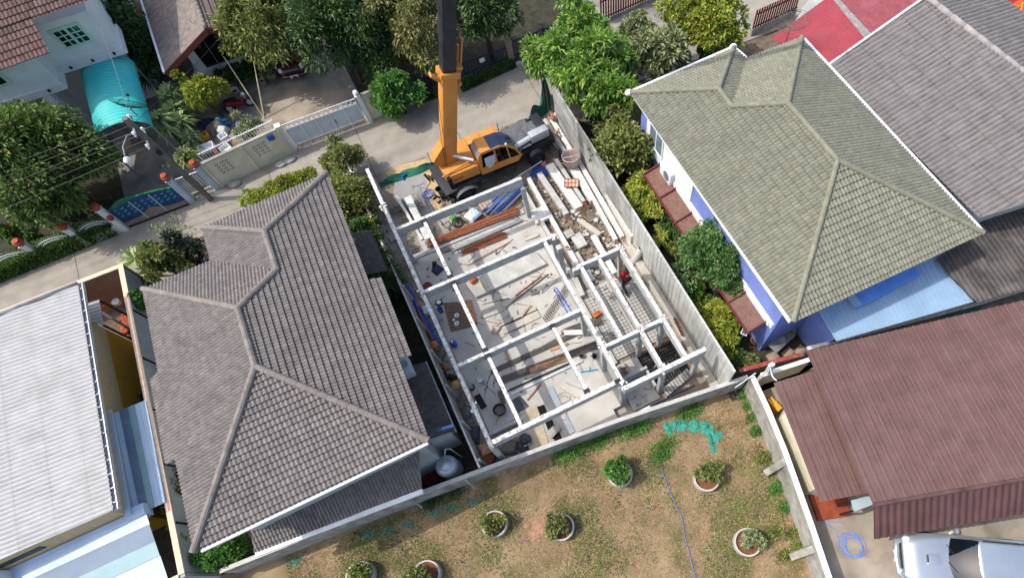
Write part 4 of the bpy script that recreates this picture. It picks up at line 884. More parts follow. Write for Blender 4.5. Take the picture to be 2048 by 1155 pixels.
for k, (a, b, n, s, lab) in enumerate((((988, 742), (1190, 650), 20, .13, 'grey steel bar bundle fanning out across the middle of the slab'), ((1000, 762), (1195, 690), 30, .2, 'thickest grey bar bundle tapering toward a dark bent end'), ((1130, 665), (1200, 640), 22, .22, 'short grey bar bundle beside the white plank'))):
    single('grey_bar_bundle', bars((S(*a), S(*b)), .014, n, s, .03, 20 + k, .07), MATS['steel_bar'], lab, 'steel bars', 'grey bar bundles on the slab')
single('channel_section', bars((S(1018, 782), S(1140, 728)), .035, 3, .05, .03, 31), MATS['black_metal'], 'dark steel channels lying between the bar bundles and the apron', 'steel channels')
m = MB(); m.beam(S(1024, 788) + V3(0, 0, .06), S(1165, 722) + V3(0, 0, .06), .1, .08); single('aluminium_bar', m, MATS['zinc'], 'long pale grey box section in front of the dark channels', 'metal bar')
m = MB(); m.beam(S(1060, 742) + V3(0, 0, .08), S(1135, 716) + V3(0, 0, .08), .28, .05); m.beam(S(1075, 738) + V3(0, 0, .13), S(1118, 718) + V3(0, 0, .13), .12, .05); single('plywood_strip', m, mk('ply', '#b08a68', '#94704f', 5, .8, streak=((2, 2, 2), '#6c5440', .5)), 'weathered tan plywood strips on the grey bars', 'plywood')
single('rusty_angle_bar', bars((S(1050, 765), S(1062, 756)), .02, 1, .02, .1, 33), MATS['rust'], 'short rusty rod by the dark channels', 'steel rod')
single('rusty_rod', bars((S(938, 530), S(1015, 487)), .018, 2, .03, .03, 34), MATS['rust'], 'thin rusty rod lying diagonally on the slab in front of the short bundle', 'steel rod')
for k, (a, b, mt, lab) in enumerate((((1031, 592), (1083, 552), 'rust', 'dark red-brown angle bar on the sunny slab'), ((1012, 615), (1096, 549), 'steel_bar', 'long grey angle bar beside the red-brown one'), ((1018, 597), (965, 610), 'steel_bar', 'thin dark rod across the cement board'), ((1000, 655), (1075, 620), 'black_metal', 'thin black rod by the cement bags'), ((1008, 670), (1050, 650), 'steel_bar', 'thin grey rod in front of the cement bags'), ((964, 562), (1000, 535), 'black_metal', 'dark bar leaning on the raised floor'), ((1055, 800), (1082, 768), 'rust', 'thin rusty rod on the concrete apron'))):
    m = MB(); m.beam(S(*a) + V3(0, 0, .05), S(*b) + V3(0, 0, .05), .06, .05); single('angle_bar', m, MATS[mt], lab, 'metal bar', 'single bars lying on the slab')
st = MB()
for k in range(17):
    t = k / 16; p = S(1090 + 45 * t, 641 - 66 * t) + V3(0, 0, .14); d = unit(S(1135, 575) - S(1090, 641)); x = np.array([-d[1], d[0], 0])
    c = [p + x * .13 * a + V3(0, 0, .13 * b) + d * .05 * a for a, b in ((-1, -1), (1, -1), (1, 1), (-1, 1))]
    for i in range(4): st.beam(c[i], c[(i + 1) % 4], .03, .03)
single('stirrup_row', st, MATS['steel_bar'], 'diagonal row of dark steel stirrups on the slab by the blue pipes', 'stirrups')
for k, (a, b) in enumerate((((1108, 578), (1143, 640)), ((1112, 575), (1153, 640)))):
    m = MB(); m.tube([S(*a) + V3(0, 0, .03), S(*b) + V3(0, 0, .03)], .03, 8); single('blue_pipe', m, MATS['pipe_blue'], ('left one of two blue pipes beside the row of stirrups', 'right one of two blue pipes beside the row of stirrups')[k], 'pipe', 'blue pipes beside the stirrups')
m = MB(); m.tube([S(1160, 744) + V3(0, 0, .08), S(1195, 739) + V3(0, 0, .08)], .035, 8); single('sky_blue_pipe', m, mk('pipe_cyan', '#2f9fd0', '#288fbf', 3, .35), 'short sky-blue pipe on the slab near the grey wall panel', 'pipe')
m = MB(); m.beam(S(1129, 667) + V3(0, 0, .12), S(1181, 665) + V3(0, 0, .12), .28, .04); single('white_board', m, MATS['concrete_light'], 'white board lying across the grey bars near the inner beam', 'board')
m = MB(); m.slab([S(*p) + V3(0, 0, .07) for p in ((960, 607), (1000, 596), (1008, 622), (968, 637))], .06); single('cement_board', m, mk('board_cream', '#b5afa2', '#a39e92', 3, .9), 'cream cement board with tools on it beside the raised floor', 'board')
m = MB(); m.slab([S(*p) + V3(0, 0, .06) for p in ((1042, 628), (1070, 612), (1082, 634), (1050, 650))], .05); single('cement_board', m, MATS['board_cream'], 'cream board under a wooden roller on the slab', 'board')
m = MB(); m.tube([S(1044, 636) + V3(0, 0, .12), S(1062, 612) + V3(0, 0, .12)], .04, 8); single('wood_pole', m, MATS['ply'], 'short wooden pole on the cream board', 'pole')
def bag(p, sx, sy, sz, rz, seed):
    m = MB(); rg = np.random.default_rng(seed); n = 11; P = np.zeros((n, n, 3)); c, s = cos(rz), sin(rz)
    for i, a in enumerate(np.linspace(-1, 1, n)):
        for j, b in enumerate(np.linspace(-1, 1, n)):
            h = max(0, (1 - abs(a) ** 4) * (1 - abs(b) ** 4)) ** .5; x, y = a * sx, b * sy
            P[i, j] = (p[0] + c * x - s * y, p[1] + s * x + c * y, p[2] + h * sz * (1 + rg.uniform(-.15, .15)))
    return m.grid(P)
single('cement_sack', bag(S(993, 660), .26, .2, .2, .5, 1), mk('sack', '#b6aca2', '#9f958c', 8, .95, .4), 'crumpled grey-pink cement sack beside the beam shadow', 'sack', smooth=True)
m = MB(); m.slab([S(*p) + V3(0, 0, .05) for p in ((990, 650), (1012, 638), (1030, 664), (1002, 676))], .04); single('cement_board', m, MATS['board_cream'], 'cream board next to the crumpled cement sack', 'board')
single('dark_tarp', bag(S(875, 540), .28, .24, .16, .4, 2), mk('tarp_navy', '#27344e', '#1c273c', 9, .7, .4), 'crumpled navy bag of tools on the shaded slab near the far left bay', 'bag', smooth=True)
single('black_sack', bag(S(869, 530), .12, .22, .14, -.3, 3), MATS['black_rubber'], 'small black sack beside the navy bag', 'bag', smooth=True)
single('striped_tarp', bag(S(946, 430), .4, .34, .2, .4, 4), mk('tarp_blue_white', '#8fb4da', '#e2e9ef', 7, .6, .3, detail=1), 'blue and white checked tarpaulin bundled under the far beam', 'tarpaulin', smooth=True)
pal = thing('tile_stack', 'small stack of tan blocks under wire mesh behind the blue-white tarpaulin', 'block stack', S(972, 412))
m = MB(); d = unit(S(990, 405) - S(955, 420)); rz = math.atan2(d[1], d[0])
for i in range(4):
    for j in range(3): m.box(S(972, 412) + d * (i - 1.5) * .2 + np.array([-d[1], d[0], 0]) * (j - 1) * .22 + V3(0, 0, .12), (.18, .2, .22), rz)
part('block', m, mk('tan_block', '#b09a82', '#9d8770', 5, .9), pal)
m = MB()
for i in range(5): m.beam(S(972, 412) + d * (i - 2) * .2 + np.array([-d[1], d[0], 0]) * .34 + V3(0, 0, .25), S(972, 412) + d * (i - 2) * .2 - np.array([-d[1], d[0], 0]) * .34 + V3(0, 0, .25), .02, .02)
part('wire_mesh', m, MATS['steel_bar'], pal)
single('green_sack', bag(S(908, 437), .17, .14, .18, .2, 5), mk('green_cloth', '#3f9a3c', '#2f7f30', 6, .7), 'bright green sack by the hoses under the far beam', 'sack', smooth=True)
def coil(p, r, n, w, seed=0, sq=1.0):
    rg = np.random.default_rng(seed); pts = []
    for i in range(int(n * 18)):
        t = i / 18 * 2 * pi; rr = r * (1 + .2 * sin(t * .37 + seed)); pts.append(np.asarray(p) + V3(rr * cos(t) + .08 * sin(t * .21), rr * sq * sin(t) + .08 * cos(t * .3 + seed), w + .004 * i / 18 + .02 * sin(t * 1.7)))
    return MB().tube(pts, w, 6)
single('black_hose', coil(S(915, 446), .28, 2.3, .035, 1), MATS['black_rubber'], 'coil of thick black hose under the far beam', 'hose')
single('grey_hose', coil(S(893, 450), .2, 2.2, .025, 2), MATS['concrete_dark'], 'coil of grey hose beside the black hose', 'hose')
single('blue_rope', coil(at(856, 390, .05), .3, 6, .012, 3, .8), MATS['pipe_blue'], 'tangled blue rope on the gravel near the crane', 'rope')
for k, (x, y, r, n, mt, lab) in enumerate(((1125, 800, .35, 2.5, 'steel_bar', 'thin loops of grey wire on the sunlit apron'), (1070, 655, .25, 2.2, 'black_metal', 'thin black cable loops by the cream board'), (1000, 628, .4, 1.6, 'black_metal', 'long black cable winding over the cement board'), (1070, 540, .5, 1.1, 'steel_bar', 'thin wire curving over the slab near the inner beam'), (1195, 690, .3, 1.4, 'steel_bar', 'thin cable curling in the wing floor bay'))):
    single('cable_loop', coil(S(x, y), r, n, .008, 11 + k, .7), MATS[mt], lab, 'cable', 'loose cables on the slab')
m = MB(); m.tube([S(1120, 775) + V3(0, 0, .03), S(1145, 792) + V3(0, 0, .03), S(1165, 800) + V3(0, 0, .03)], [.015, .02, .09], 8); single('broom', m, mk('straw', '#c09a6a', '#a98353', 8, .9), 'straw broom lying on the apron among loops of wire', 'broom')
# orange machines
def machine(name, label, p, rz, s=1.0):
    t = thing(name, label, 'power tool', p, rz)
    m = MB(); m.box((0, 0, .12 * s), (.34 * s, .2 * s, .2 * s)); part('motor_body', m, mk('orange_plastic', '#e0701c', '#d06312', 4, .45), t, world=False, bevel=.03 * s)
    m = MB(); m.tube([(-.12 * s, 0, .22 * s), (-.1 * s, 0, .32 * s), (.1 * s, 0, .32 * s), (.12 * s, 0, .22 * s)], .018 * s, 6); part('handle', m, MATS['black_rubber'], t, world=False)
    return t
machine('orange_tool', 'orange power tool on the corner of the raised floor', at(947, 562, .53), .4, 1.2)
machine('orange_tool', 'orange power tool on the narrow floor strip of the wing', at(1194, 631, .15), .2, 1.2)
# mat with dishes
m = MB(); m.slab([S(*p) + V3(0, 0, .02) for p in ((886, 606), (944, 600), (956, 650), (902, 664))], .015); single('floor_mat', m, mk('mat_brown', '#6f5c4b', '#5b4a3c', 12, .95, streak=((1, 9, 1), '#8a7460', .4)), 'brown woven mat on the shaded slab with dishes on it', 'mat')
m = MB(); m.slab([S(*p) + V3(0, 0, .028) for p in ((932, 605), (944, 601), (955, 640), (944, 650))], .005); single('orange_cloth', m, mk('cloth_salmon', '#b57a5c', '#a2694d', 6, .9), 'salmon-orange cloth strip along the edge of the brown mat', 'cloth')
for k, (x, y, r, lab) in enumerate(((914, 631, .13, 'larger white plate with blue rim on the brown mat'), (914, 647, .13, 'white plate with dark food on the near edge of the mat'), (908, 640, .07, 'small white cup between the two plates'))):
    t = thing('plate', lab, 'plate', S(x, y) + V3(0, 0, .03), group='dishes on the mat')
    m = MB(); m.lathe((0, 0, 0), [(r * .6, 0), (r, .03), (r * .97, .035), (r * .6, .012), (0, .012)], 20); part('dish', m, MATS['white_plastic'], t, world=False, smooth=True)
    m = MB(); m.cyl((0, 0, .014), r * (.5, .3, .6)[k], .01, 14); part('contents', m, (mk('dish_blue', '#8fa6c6', '#8fa6c6'), MATS['black_rubber'], MATS['white_plastic'])[k], t, world=False)
st_ = thing('gas_stove', 'small black and white cooker at the corner of the brown mat', 'stove', S(879, 606) + V3(0, 0, 0)); m = MB(); m.box((0, 0, .06), (.34, .3, .1)); part('case', m, MATS['black_metal'], st_, world=False, bevel=.01)
m = MB(); m.lathe((0, 0, .112), [(.05, 0), (.12, .01), (.12, .02), (.05, .01)], 16); part('burner', m, MATS['white_plastic'], st_, world=False)
def bucket(label, p, r, h, mat, inner=None, name='bucket', cat='bucket', handle=True, group=None):
    t = thing(name, label, cat, p, group=group); m = MB()
    m.lathe((0, 0, 0), [(r * .78, 0), (r, h), (r * 1.05, h), (r * 1.05, h + .02), (r * .94, h + .02), (r * .74, .03), (0, .03)], 20); part('shell', m, MATS[mat], t, world=False, smooth=True)
    if inner: m = MB(); m.cyl((0, 0, .03), r * .8, h * .55, 18); part('contents', m, MATS[inner], t, world=False)
    if handle: m = MB(); m.tube([(r * cos(a), r * .2, h + .02 + r * .3 * sin(a)) for a in np.linspace(0, pi, 9)], .01, 5); part('handle', m, MATS['steel_bar'], t, world=False)
    return t
bucket('blue plastic bucket beside the cooker and the brown mat', S(882, 622), .15, .24, 'blue_plastic')
bj = thing('water_jug', 'round blue water jug with white cap on the shaded slab', 'water jug', S(909, 690)); m = MB(); m.lathe((0, 0, 0), [(.13, 0), (.16, .05), (.16, .3), (.08, .38), (.05, .42)], 18); part('body', m, MATS['blue_plastic'], bj, world=False, smooth=True); m = MB(); m.cyl((0, 0, .42), .05, .05, 12); part('cap', m, MATS['white_plastic'], bj, world=False)
bucket('white paint bucket with blue rim standing alone on the shaded slab', S(962, 762), .15, .28, 'white_plastic', 'white_plastic')
bucket('big round black tub of dirty water on the shaded slab', S(1001, 822), .3, .32, 'black_rubber', 'concrete_dark', 'tub', 'tub', False)
bucket('dark basin of mortar beside the fence-side beam', S(944, 776), .17, .16, 'black_rubber', 'concrete_dark', 'mortar_basin', 'basin', False)
bucket('small dark bucket by the inner beam', S(1163, 713) + V3(0, 0, 0), .13, .2, 'steel_bar', 'dark_void', group='dark buckets near the inner beam')
bucket('black paint tin right of the small dark bucket', S(1189, 714), .13, .22, 'black_rubber', 'dark_void', group='dark buckets near the inner beam')
m = MB(); m.slab([S(*p) + V3(0, 0, .06) for p in ((948, 793), (960, 787), (974, 812), (963, 819))], .06); single('black_tray', m, MATS['black_rubber'], 'flat black mortar tray next to the fence-side beam', 'tray')
m = MB(); m.slab([S(*p) + V3(0, 0, .04) for p in ((1024, 800), (1040, 790), (1058, 812), (1036, 826))], .04); single('dark_sheet', m, mk('sheet_navy', '#3d434d', '#31363f', 5, .6, patch='#6c6f74', pscale=2), 'dark grey sheet of formwork on the slab edge', 'sheet')
single('pipe_offcuts', bars((S(998, 780), S(1006, 812)), .04, 4, .12, .05, 41), MATS['steel_bar'], 'few dark pipe offcuts behind the black tub', 'pipes')
m = MB(); m.slab([S(*p) + V3(0, 0, .05) for p in ((1094, 776), (1105, 772), (1150, 862), (1137, 872))], .05); single('steel_plank', m, MATS['metal_grey'], 'long grey steel plank across the apron under the front beam', 'plank')
m = MB(); m.slab([at(x, y, .5) for x, y in ((1090, 866), (1111, 846), (1123, 856), (1103, 876))], .09); single('stone_slab', m, MATS['concrete_old'], 'rough stone lid lying between the square pit openings', 'stone slab')
# things in the strip between fence and frame
def hat(label, p, r, mat, group='straw hats hung along the fence'):
    m = MB(); m.lathe(p, [(r, 0), (r * .98, .02), (r * .45, .06), (r * .42, .14), (r * .2, .18), (0, .18)], 18); single('sun_hat', m, mat, label, 'hat', group, smooth=True)
hat('orange-brown sun hat resting on a post at the grey fence', at(868, 688, 1.0), .2, mk('hat_orange', '#c07c48', '#a96a3a', 8, .9))
hat('large pale straw hat by the fence further down', at(911, 768, 1.0), .22, MATS['straw'])
hat('small straw hat next to the large pale one', at(899, 779, .9), .13, MATS['straw'])
for k, (x, y) in enumerate(((868, 688), (911, 768), (899, 779))):
    p = at(x, y, (1.0, 1.0, .9)[k]); m = MB(); m.tube([(p[0], p[1], 0), (p[0], p[1], p[2] + .1)], .03, 6); single('wood_stake', m, MATS['ply'], ('wooden stake under the orange-brown hat', 'wooden stake under the large straw hat', 'wooden stake under the small straw hat')[k], 'stake', 'stakes at the fence')
rg = np.random.default_rng(9)
for k, (x, y, sx, sy, mt, lab) in enumerate(((842, 612, .3, .2, 'ply', 'brown cardboard bundle on the blue pipes at the fence'), (880, 712, .3, .25, 'concrete_dark', 'dark sack slumped in the strip by the fence'), (893, 735, .16, .13, 'hat_orange', 'yellowish bag in the strip by the fence'), (905, 755, .25, .15, 'dark_soil', 'black rag heap between fence and beam'), (930, 830, .3, .5, 'concrete_dark', 'heap of grey scrap sheets in the strip by the fence'), (945, 870, .35, .45, 'sheet_navy', 'pile of dark tarpaulin near the corner of the frame'), (1020, 895, .4, .35, 'concrete_dark', 'mound of wet grey mortar outside the corner of the slab'), (886, 752, .2, .2, 'tarp_navy', 'dark blue cloth bundle beside the fence'))):
    single('heap', bag(at(x, y, .05), sx, sy, .28, rg.uniform(0, 3), 50 + k), MATS[mt], lab, 'heap', smooth=True)
single('scrap_timber', bars((at(905, 800, .1), at(935, 850, .1)), .03, 9, .3, .1, 61, .3), MATS['concrete_dark'], 'loose grey scrap timbers in the strip by the fence', 'timber')
single('scrap_timber', bars((at(925, 840, .1), at(945, 885, .1)), .025, 7, .3, .1, 62, .3), MATS['steel_bar'], 'second tangle of scrap bars nearer the wall corner', 'timber')
bucket('red plastic basin in the lower left corner of the site', at(972, 915, .05), .42, .2, 'terracotta', 'rust', 'red_basin', 'basin', False); mk('red_plastic', '#b3201f', '#a01a1a', 3, .4)
m = MB(); m.slab([at(x, y, .7) for x, y in ((957, 890), (978, 882), (990, 900), (966, 910))], .05); single('brown_board', m, MATS['ply'], 'square brown board at the lower end of the fence-side beam', 'board')
m = MB(); m.slab([at(x, y, .1) for x, y in ((968, 915), (1010, 905), (1018, 930), (980, 942))], .06); single('steel_sheet', m, MATS['black_metal'], 'black steel sheet on the ground by the rear wall', 'steel sheet')
wt = thing('covered_bin', 'dark sheet-wrapped bin with pale lid outside the frame corner', 'bin', at(1053, 882, .05)); m = MB(); m.lathe((0, 0, 0), [(.25, 0), (.28, .5), (.2, .62), (0, .65)], 14); part('bin_body', m, MATS['sheet_navy'], wt, world=False, smooth=True); m = MB(); m.slab([(-.2, -.3, .4), (.1, -.35, .4), (.15, -.15, .6), (-.1, -.1, .62)], .03); part('bin_lid', m, MATS['wall_grey'], wt, world=False)
single('black_tarp', bag(at(1065, 885, .02), .75, .5, .1, .2, 71), MATS['sheet_navy'], 'black tarpaulin spread round the covered bin', 'tarpaulin', smooth=True)
m = MB(); m.lathe(at(855, 572, .5), [(.24, -.1), (.26, 0), (.2, .03), (.0, .06)], 18); single('red_black_tub', m, mk('red_black', '#8b1d22', '#141416', 6, .5, detail=1), 'round red and black tub lid beside the second beam joint', 'tub lid')
# white precast planks near the front
for k, (a, b, w, lab) in enumerate((((793, 392), (845, 480), .16, 'narrow white precast plank left of the wide one near the front'), ((815, 395), (858, 478), .42, 'wide white precast plank lying near the front left'))):
    m = MB(); m.beam(at(*a, .35), at(*b, .35), w, .16); single('precast_plank', m, MATS['concrete_light'], lab, 'concrete plank', 'precast planks')
m = MB(); m.beam(at(842, 470, .3), at(857, 500, .3), .5, .1); single('precast_plank', m, MATS['frame_concrete'], 'short grey precast plank under the far left beam', 'concrete plank', 'precast planks')
single('scrap_bars', bars((at(790, 425, .1), at(815, 410, .1)), .02, 8, .25, .1, 63, .2), MATS['steel_bar'], 'short dark bars stacked left of the white planks', 'steel bars')
single('wire_heap', bars((at(835, 390, .1), at(852, 420, .1)), .015, 14, .35, .2, 64, .3), MATS['steel_bar'], 'tangle of grey reinforcing bars on the gravel', 'steel bars')
for k, (x, y, z, lab) in enumerate(((741, 380, .05, 'white bucket with bluish lid by the fence at the site front'), (744, 402, .05, 'white and rust bucket below the bluish one at the fence'))):
    bucket(lab, at(x, y, z), .2, .4, 'white_plastic', ('dish_blue', 'rust')[k], group='buckets at the fence')
m = MB(); m.bbox(-3.0, -2.5, 21.3, 21.7, 0, .18); single('concrete_block', m, MATS['concrete_old'], 'low grey concrete block by the fence at the front left', 'concrete block')
m = MB(); m.bbox(-2.9, -2.5, 16.1, 16.6, 0, .35); single('cement_bag', m, MATS['concrete_light'], 'pale cement bag between fence and beam in the middle', 'bag', bevel=.06)
# right strip: precast piles
PILE = (((1078, 345), (1133, 427), .32, .45, 'concrete', 'shortest precast pile with bluish end nearest the frame'), ((1098, 328), (1158, 414), .5, .42, 'concrete_light', 'broad precast pile second from the frame'), ((1112, 318), (1168, 402), .2, .5, 'concrete', 'narrow precast pile beside the broad one'), ((1128, 312), (1184, 400), .26, .5, 'concrete_light', 'precast pile under the rusty pallet'), ((1147, 325), (1232, 478), .22, .48, 'concrete_light', 'long white precast pile left of two equal ones'), ((1160, 325), (1245, 472), .24, .5, 'concrete_light', 'long white precast pile right of two equal ones'))
for a, b, w_, z, mt, lab in PILE:
    t = thing('precast_pile', lab, 'concrete pile', (*at(*a, z)[:2], 0), group='precast piles stacked by the metal fence')
    m = MB(); m.beam(at(*a, z), at(*b, z), w_, .28, top=True); part('shaft', m, MATS[mt], t)
    d = unit(at(*b, z) - at(*a, z)); m = MB()
    for i in range(4): m.tube([at(*b, z) + V3(.06 * (i - 1.5), 0, -.12 - .02 * (i % 2)), at(*b, z) + d * (.3 + .15 * (i % 3)) + V3(.06 * (i - 1.5), 0, -.16)], .012, 5)
    part('strand', m, MATS['rust'], t)
    for f_ in (.08, .9):
        c = at(*a, z) + (at(*b, z) - at(*a, z)) * f_; m = MB(); m.bbox(c[0] - .2, c[0] + .2, c[1] - .06, c[1] + .06, .02, z - .282); part('bearer', m, MATS['ply'], t)
t = thing('precast_wall_panel', 'deep white-topped precast beam leaning along the ribbed fence', 'concrete beam', (8.5, 17, 0))
m = MB(); m.beam(at(1182, 325, .95), at(1265, 472, .95), .2, .9, top=True); part('web', m, MATS['concrete_light'], t)
def pallet(label, p, rz, lean=0.0, sx=.8, sy=.55):
    t = thing('rusty_form_panel', label, 'form panel', p, rz, group='rusty form panels'); Rl = np.array([[1, 0, 0], [0, cos(lean), -sin(lean)], [0, sin(lean), cos(lean)]])
    m = MB(); m.box((0, 0, .03), (sx, sy, .04), R=Rl); part('sheet', m, mk('rust_pale', '#b08a78', '#c3b0a4', 5, .9), t, world=False)
    m = MB()
    for i in range(5): m.box(Rl @ V3(-sx / 2 + i * sx / 4, 0, .07), (.03, sy, .04), R=Rl)
    for s in (-1, 0, 1): m.box(Rl @ V3(0, s * sy / 2, .065), (sx, .03, .03), R=Rl)
    part('rib', m, MATS['rust'], t, world=False)
pallet('rusty ribbed form panel lying on the white precast piles', at(1143, 367, .52), -.95 + .477)
pallet('rusty ribbed form panel leaning against the ribbed fence', at(1357, 655, .35), 1.45, 1.0, 1.0, .5)
def pipe(label, a, b, r, z, mat='concrete', group='concrete pipes at the front corner'):
    t = thing('concrete_pipe', label, 'concrete pipe', (*at(*a, z)[:2], 0), group=group); A, B = at(*a, z), at(*b, z); m = MB(); m.tube([A, B], r, 16, caps=False); m.tube([A, B], r * .8, 16, caps=False)
    d = unit(B - A); x = unit(np.cross(d, V3(0, 0, 1))); y = np.cross(x, d)
    for P in (A, B):
        o = len(m.v); m.add([P + (x * cos(q) + y * sin(q)) * rr for rr in (r, r * .8) for q in np.linspace(0, 2 * pi, 16, endpoint=False)], [(i, (i + 1) % 16, 16 + (i + 1) % 16, 16 + i) for i in range(16)])
    part('barrel', m, MATS[mat], t, smooth=False)
    m = MB(); m.tube([A + d * .02, A + d * .14], r * 1.07, 16, caps=False); part('collar', m, MATS[mat], t)
pipe('concrete pipe nearest the crane at the front corner', (1090, 242), (1136, 318), .19, .25)
pipe('middle concrete pipe under the clay pot at the front corner', (1105, 240), (1150, 315), .17, .25, 'concrete_light')
pipe('long pale concrete pipe nearest the fence at the front corner', (1112, 228), (1172, 308), .17, .3, 'concrete_light')
t = thing('standing_pipe', 'open-topped concrete pipe propped upright by the fence beside the wing', 'concrete pipe', at(1262, 535, .05)); m = MB(); A, B = at(1265, 525, .1), at(1283, 498, .9); m.tube([A, B], .2, 18, caps=False); m.tube([A, B], .165, 18, caps=False); part('barrel', m, MATS['concrete'], t); m = MB(); m.tube([B + V3(0, 0, .0), B + V3(.01, -.005, .02)], .205, 18, caps=False); part('rim', m, MATS['concrete_light'], t)
m = MB(); m.lathe(at(1107, 240, .45), [(.1, 0), (.17, .12), (.14, .28), (.09, .33), (.12, .38), (.08, .36), (.06, .2)], 16); single('clay_pot', m, mk('clay', '#b58066', '#a06d54', 5, .85), 'small clay jar standing on the pipes at the front corner', 'jar', smooth=True)
tb = thing('timber_tripod', 'bundle of pale poles tied in the middle beside the concrete pipes', 'poles', at(1112, 268, .4))
c = at(1112, 266, .7)
for k, (x, y) in enumerate(((1094, 258), (1098, 268), (1095, 293), (1120, 262), (1122, 268), (1118, 255))):
    m = MB(); m.tube([c + V3(0, 0, .02 * k), at(x, y, .3 if k != 2 else .1)], [.035, .03], 6); part('pole', m, mk('pale_wood', '#c9bd9f', '#b3a688', 6, .8), tb)
m = MB(); m.tube([c + V3(-.08, -.05, -.02), c + V3(.08, .05, .12)], .07, 8); part('binding', m, MATS['straw'], tb)
bx_ = MB(); bx_.box(at(1090, 262, .45), (.45, .8, .3), .3); single('debris_box', bx_, mk('debris', '#b59b80', '#9a8066', 10, .95, .4), 'open box of tan debris between the crane and the pipes', 'box')
mx = thing('cement_mixer', 'round pink-grey cement mixing drum on a stand by the ribbed fence', 'cement mixer', (*at(1150, 335, 0)[:2], 0))
q = at(1143, 322, .75); Rt = np.array([[1, 0, 0], [0, cos(-.12), -sin(-.12)], [0, sin(-.12), cos(-.12)]])
m = MB(); m.lathe(q, [(.28, -.25), (.46, -.1), (.52, .35), (.54, .36), (.54, .4), (.5, .4), (.47, .36), (.42, -.05), (.25, -.18), (0, -.18)], 28, Rt); part('drum', m, mk('mixer_pink', '#b99b92', '#a9a19b', 2, .7, patch='#8c8a86', pscale=1.5), mx, smooth=True)
m = MB(); m.beam(q + V3(-.45, .12, .33), q + V3(.45, -.1, .33), .07, .05); m.beam(q + V3(0, 0, .33), q + V3(.05, -.02, -.1), .1, .05); part('paddle', m, MATS['concrete_light'], mx)
for sx in (-1, 1):
    for sy in (-1, 1): m = MB(); m.tube([q + V3(.3 * sx, .25 * sy, -.12), (q[0] + .42 * sx, q[1] + .38 * sy, 0.02)], .03, 6); part('leg', m, MATS['metal_grey'], mx)
m = MB(); [m.tube([(q[0] + a[0], q[1] + a[1], .18), (q[0] + b[0], q[1] + b[1], .18)], .022, 5) for a, b in (((-.4, -.36), (.4, -.36)), ((.4, -.36), (.4, .36)), ((.4, .36), (-.4, .36)), ((-.4, .36), (-.4, -.36)))]; part('brace', m, MATS['metal_grey'], mx)
m = MB(); m.tube([at(1008, 371, .8), at(1084, 322, .9)], .04, 8); single('steel_pole', m, MATS['metal_grey'], 'long grey steel pole lying beside the crane wheels', 'pole')
single('blue_sheet', bag(at(1080, 345, .02), .42, .5, .12, .8, 81), mk('tarp_blue', '#2b4f96', '#1f3c78', 9, .7, .4), 'crumpled dark blue sheet between the crane and the precast piles', 'tarpaulin', smooth=True)
single('pink_bag', bag(at(1087, 327, .02), .15, .15, .15, .8, 82), mk('pink_cloth', '#c2607f', '#d9a5a0', 9, .8), 'small pink bag by the head of the precast piles', 'bag', smooth=True)
for k, (a, b, w_, z, mt, lab) in enumerate((((1160, 440), (1200, 468), .3, .35, 'board_cream', 'cream board lying askew on the dug soil'), ((1150, 468), (1166, 492), .6, .3, 'concrete', 'broken grey concrete slab on the dug soil'), ((1186, 470), (1230, 545), .3, .55, 'concrete_light', 'white precast stub running under the wing beam'), ((1130, 470), (1146, 462), .5, .35, 'concrete_old', 'rough brown-grey lump on the dug soil'), ((1150, 505), (1185, 560), .35, .3, 'concrete', 'grey precast strip between the ground beams and the wing'), ((1150, 555), (1165, 590), .28, .5, 'concrete', 'short grey precast stub end beside the inner beam'), ((1065, 435), (1098, 420), .9, .52, 'concrete_light', 'cream slab with a hammer lying on it'))):
    m = MB(); m.beam(at(*a, z), at(*b, z), w_, .2, top=True); single('concrete_piece', m, MATS[mt], lab, 'concrete piece', 'concrete pieces right of the slab')
bucket('small bucket of gravel on the ground beam', at(1135, 497, .5), .14, .16, 'white_plastic', 'rust')
hm = thing('hammer', 'yellow-handled hammer lying on the cream slab', 'hammer', at(1078, 442, .54)); m = MB(); m.tube([(0, 0, .02), (.12, -.3, .02)], .02, 6); part('handle', m, MATS['straw'], hm, world=False); m = MB(); m.box((0, 0, .03), (.14, .05, .05), .4); part('hammer_head', m, MATS['steel_bar'], hm, world=False)
rbm = MB(); rg = np.random.default_rng(3)
poly_c = [(1090, 380, 14), (1110, 440, 16), (1140, 480, 18), (1165, 500, 16), (1130, 455, 18), (1085, 355, 12), (1180, 470, 16), (1205, 480, 12), (1100, 410, 14), (1155, 440, 16), (1090, 300, 14), (1075, 300, 12)]
for x, y, s in poly_c:
    for i in range(34): rbm.ball(at(x + rg.normal(0, s), y + rg.normal(0, s), .04), rg.uniform(.02, .09), 5, 3, (1, rg.uniform(.6, 1.2), .7))
struct('rubble', rbm, MATS['grey_soil'], 'stuff')
rbm = MB()
for x, y, s in ((1160, 745, 5), (1300, 760, 14), (1330, 735, 10), (1280, 800, 12), (1335, 640, 10)):
    for i in range(20): rbm.ball(at(x + rg.normal(0, s), y + rg.normal(0, s * .6), .2), rg.uniform(.02, .06), 5, 3, (1, rg.uniform(.6, 1.2), .7))
struct('stone_rubble', rbm, MATS['concrete_old'], 'stuff')
cr = thing('brick_mould', 'wooden box mould divided into cells in the wing room', 'mould', at(1249, 748, .12)); m = MB()
d1 = unit(at(1254, 765, .12) - at(1245, 735, .12)); rz = math.atan2(d1[1], d1[0])
for s in (-1, 1): m.box((0, 0, .1) + np.array([-d1[1], d1[0], 0]) * .14 * s, (.6, .03, .16), rz)
for i in range(4): m.box(d1 * (-.3 + .2 * i) + V3(0, 0, .1), (.03, .28, .16), rz)
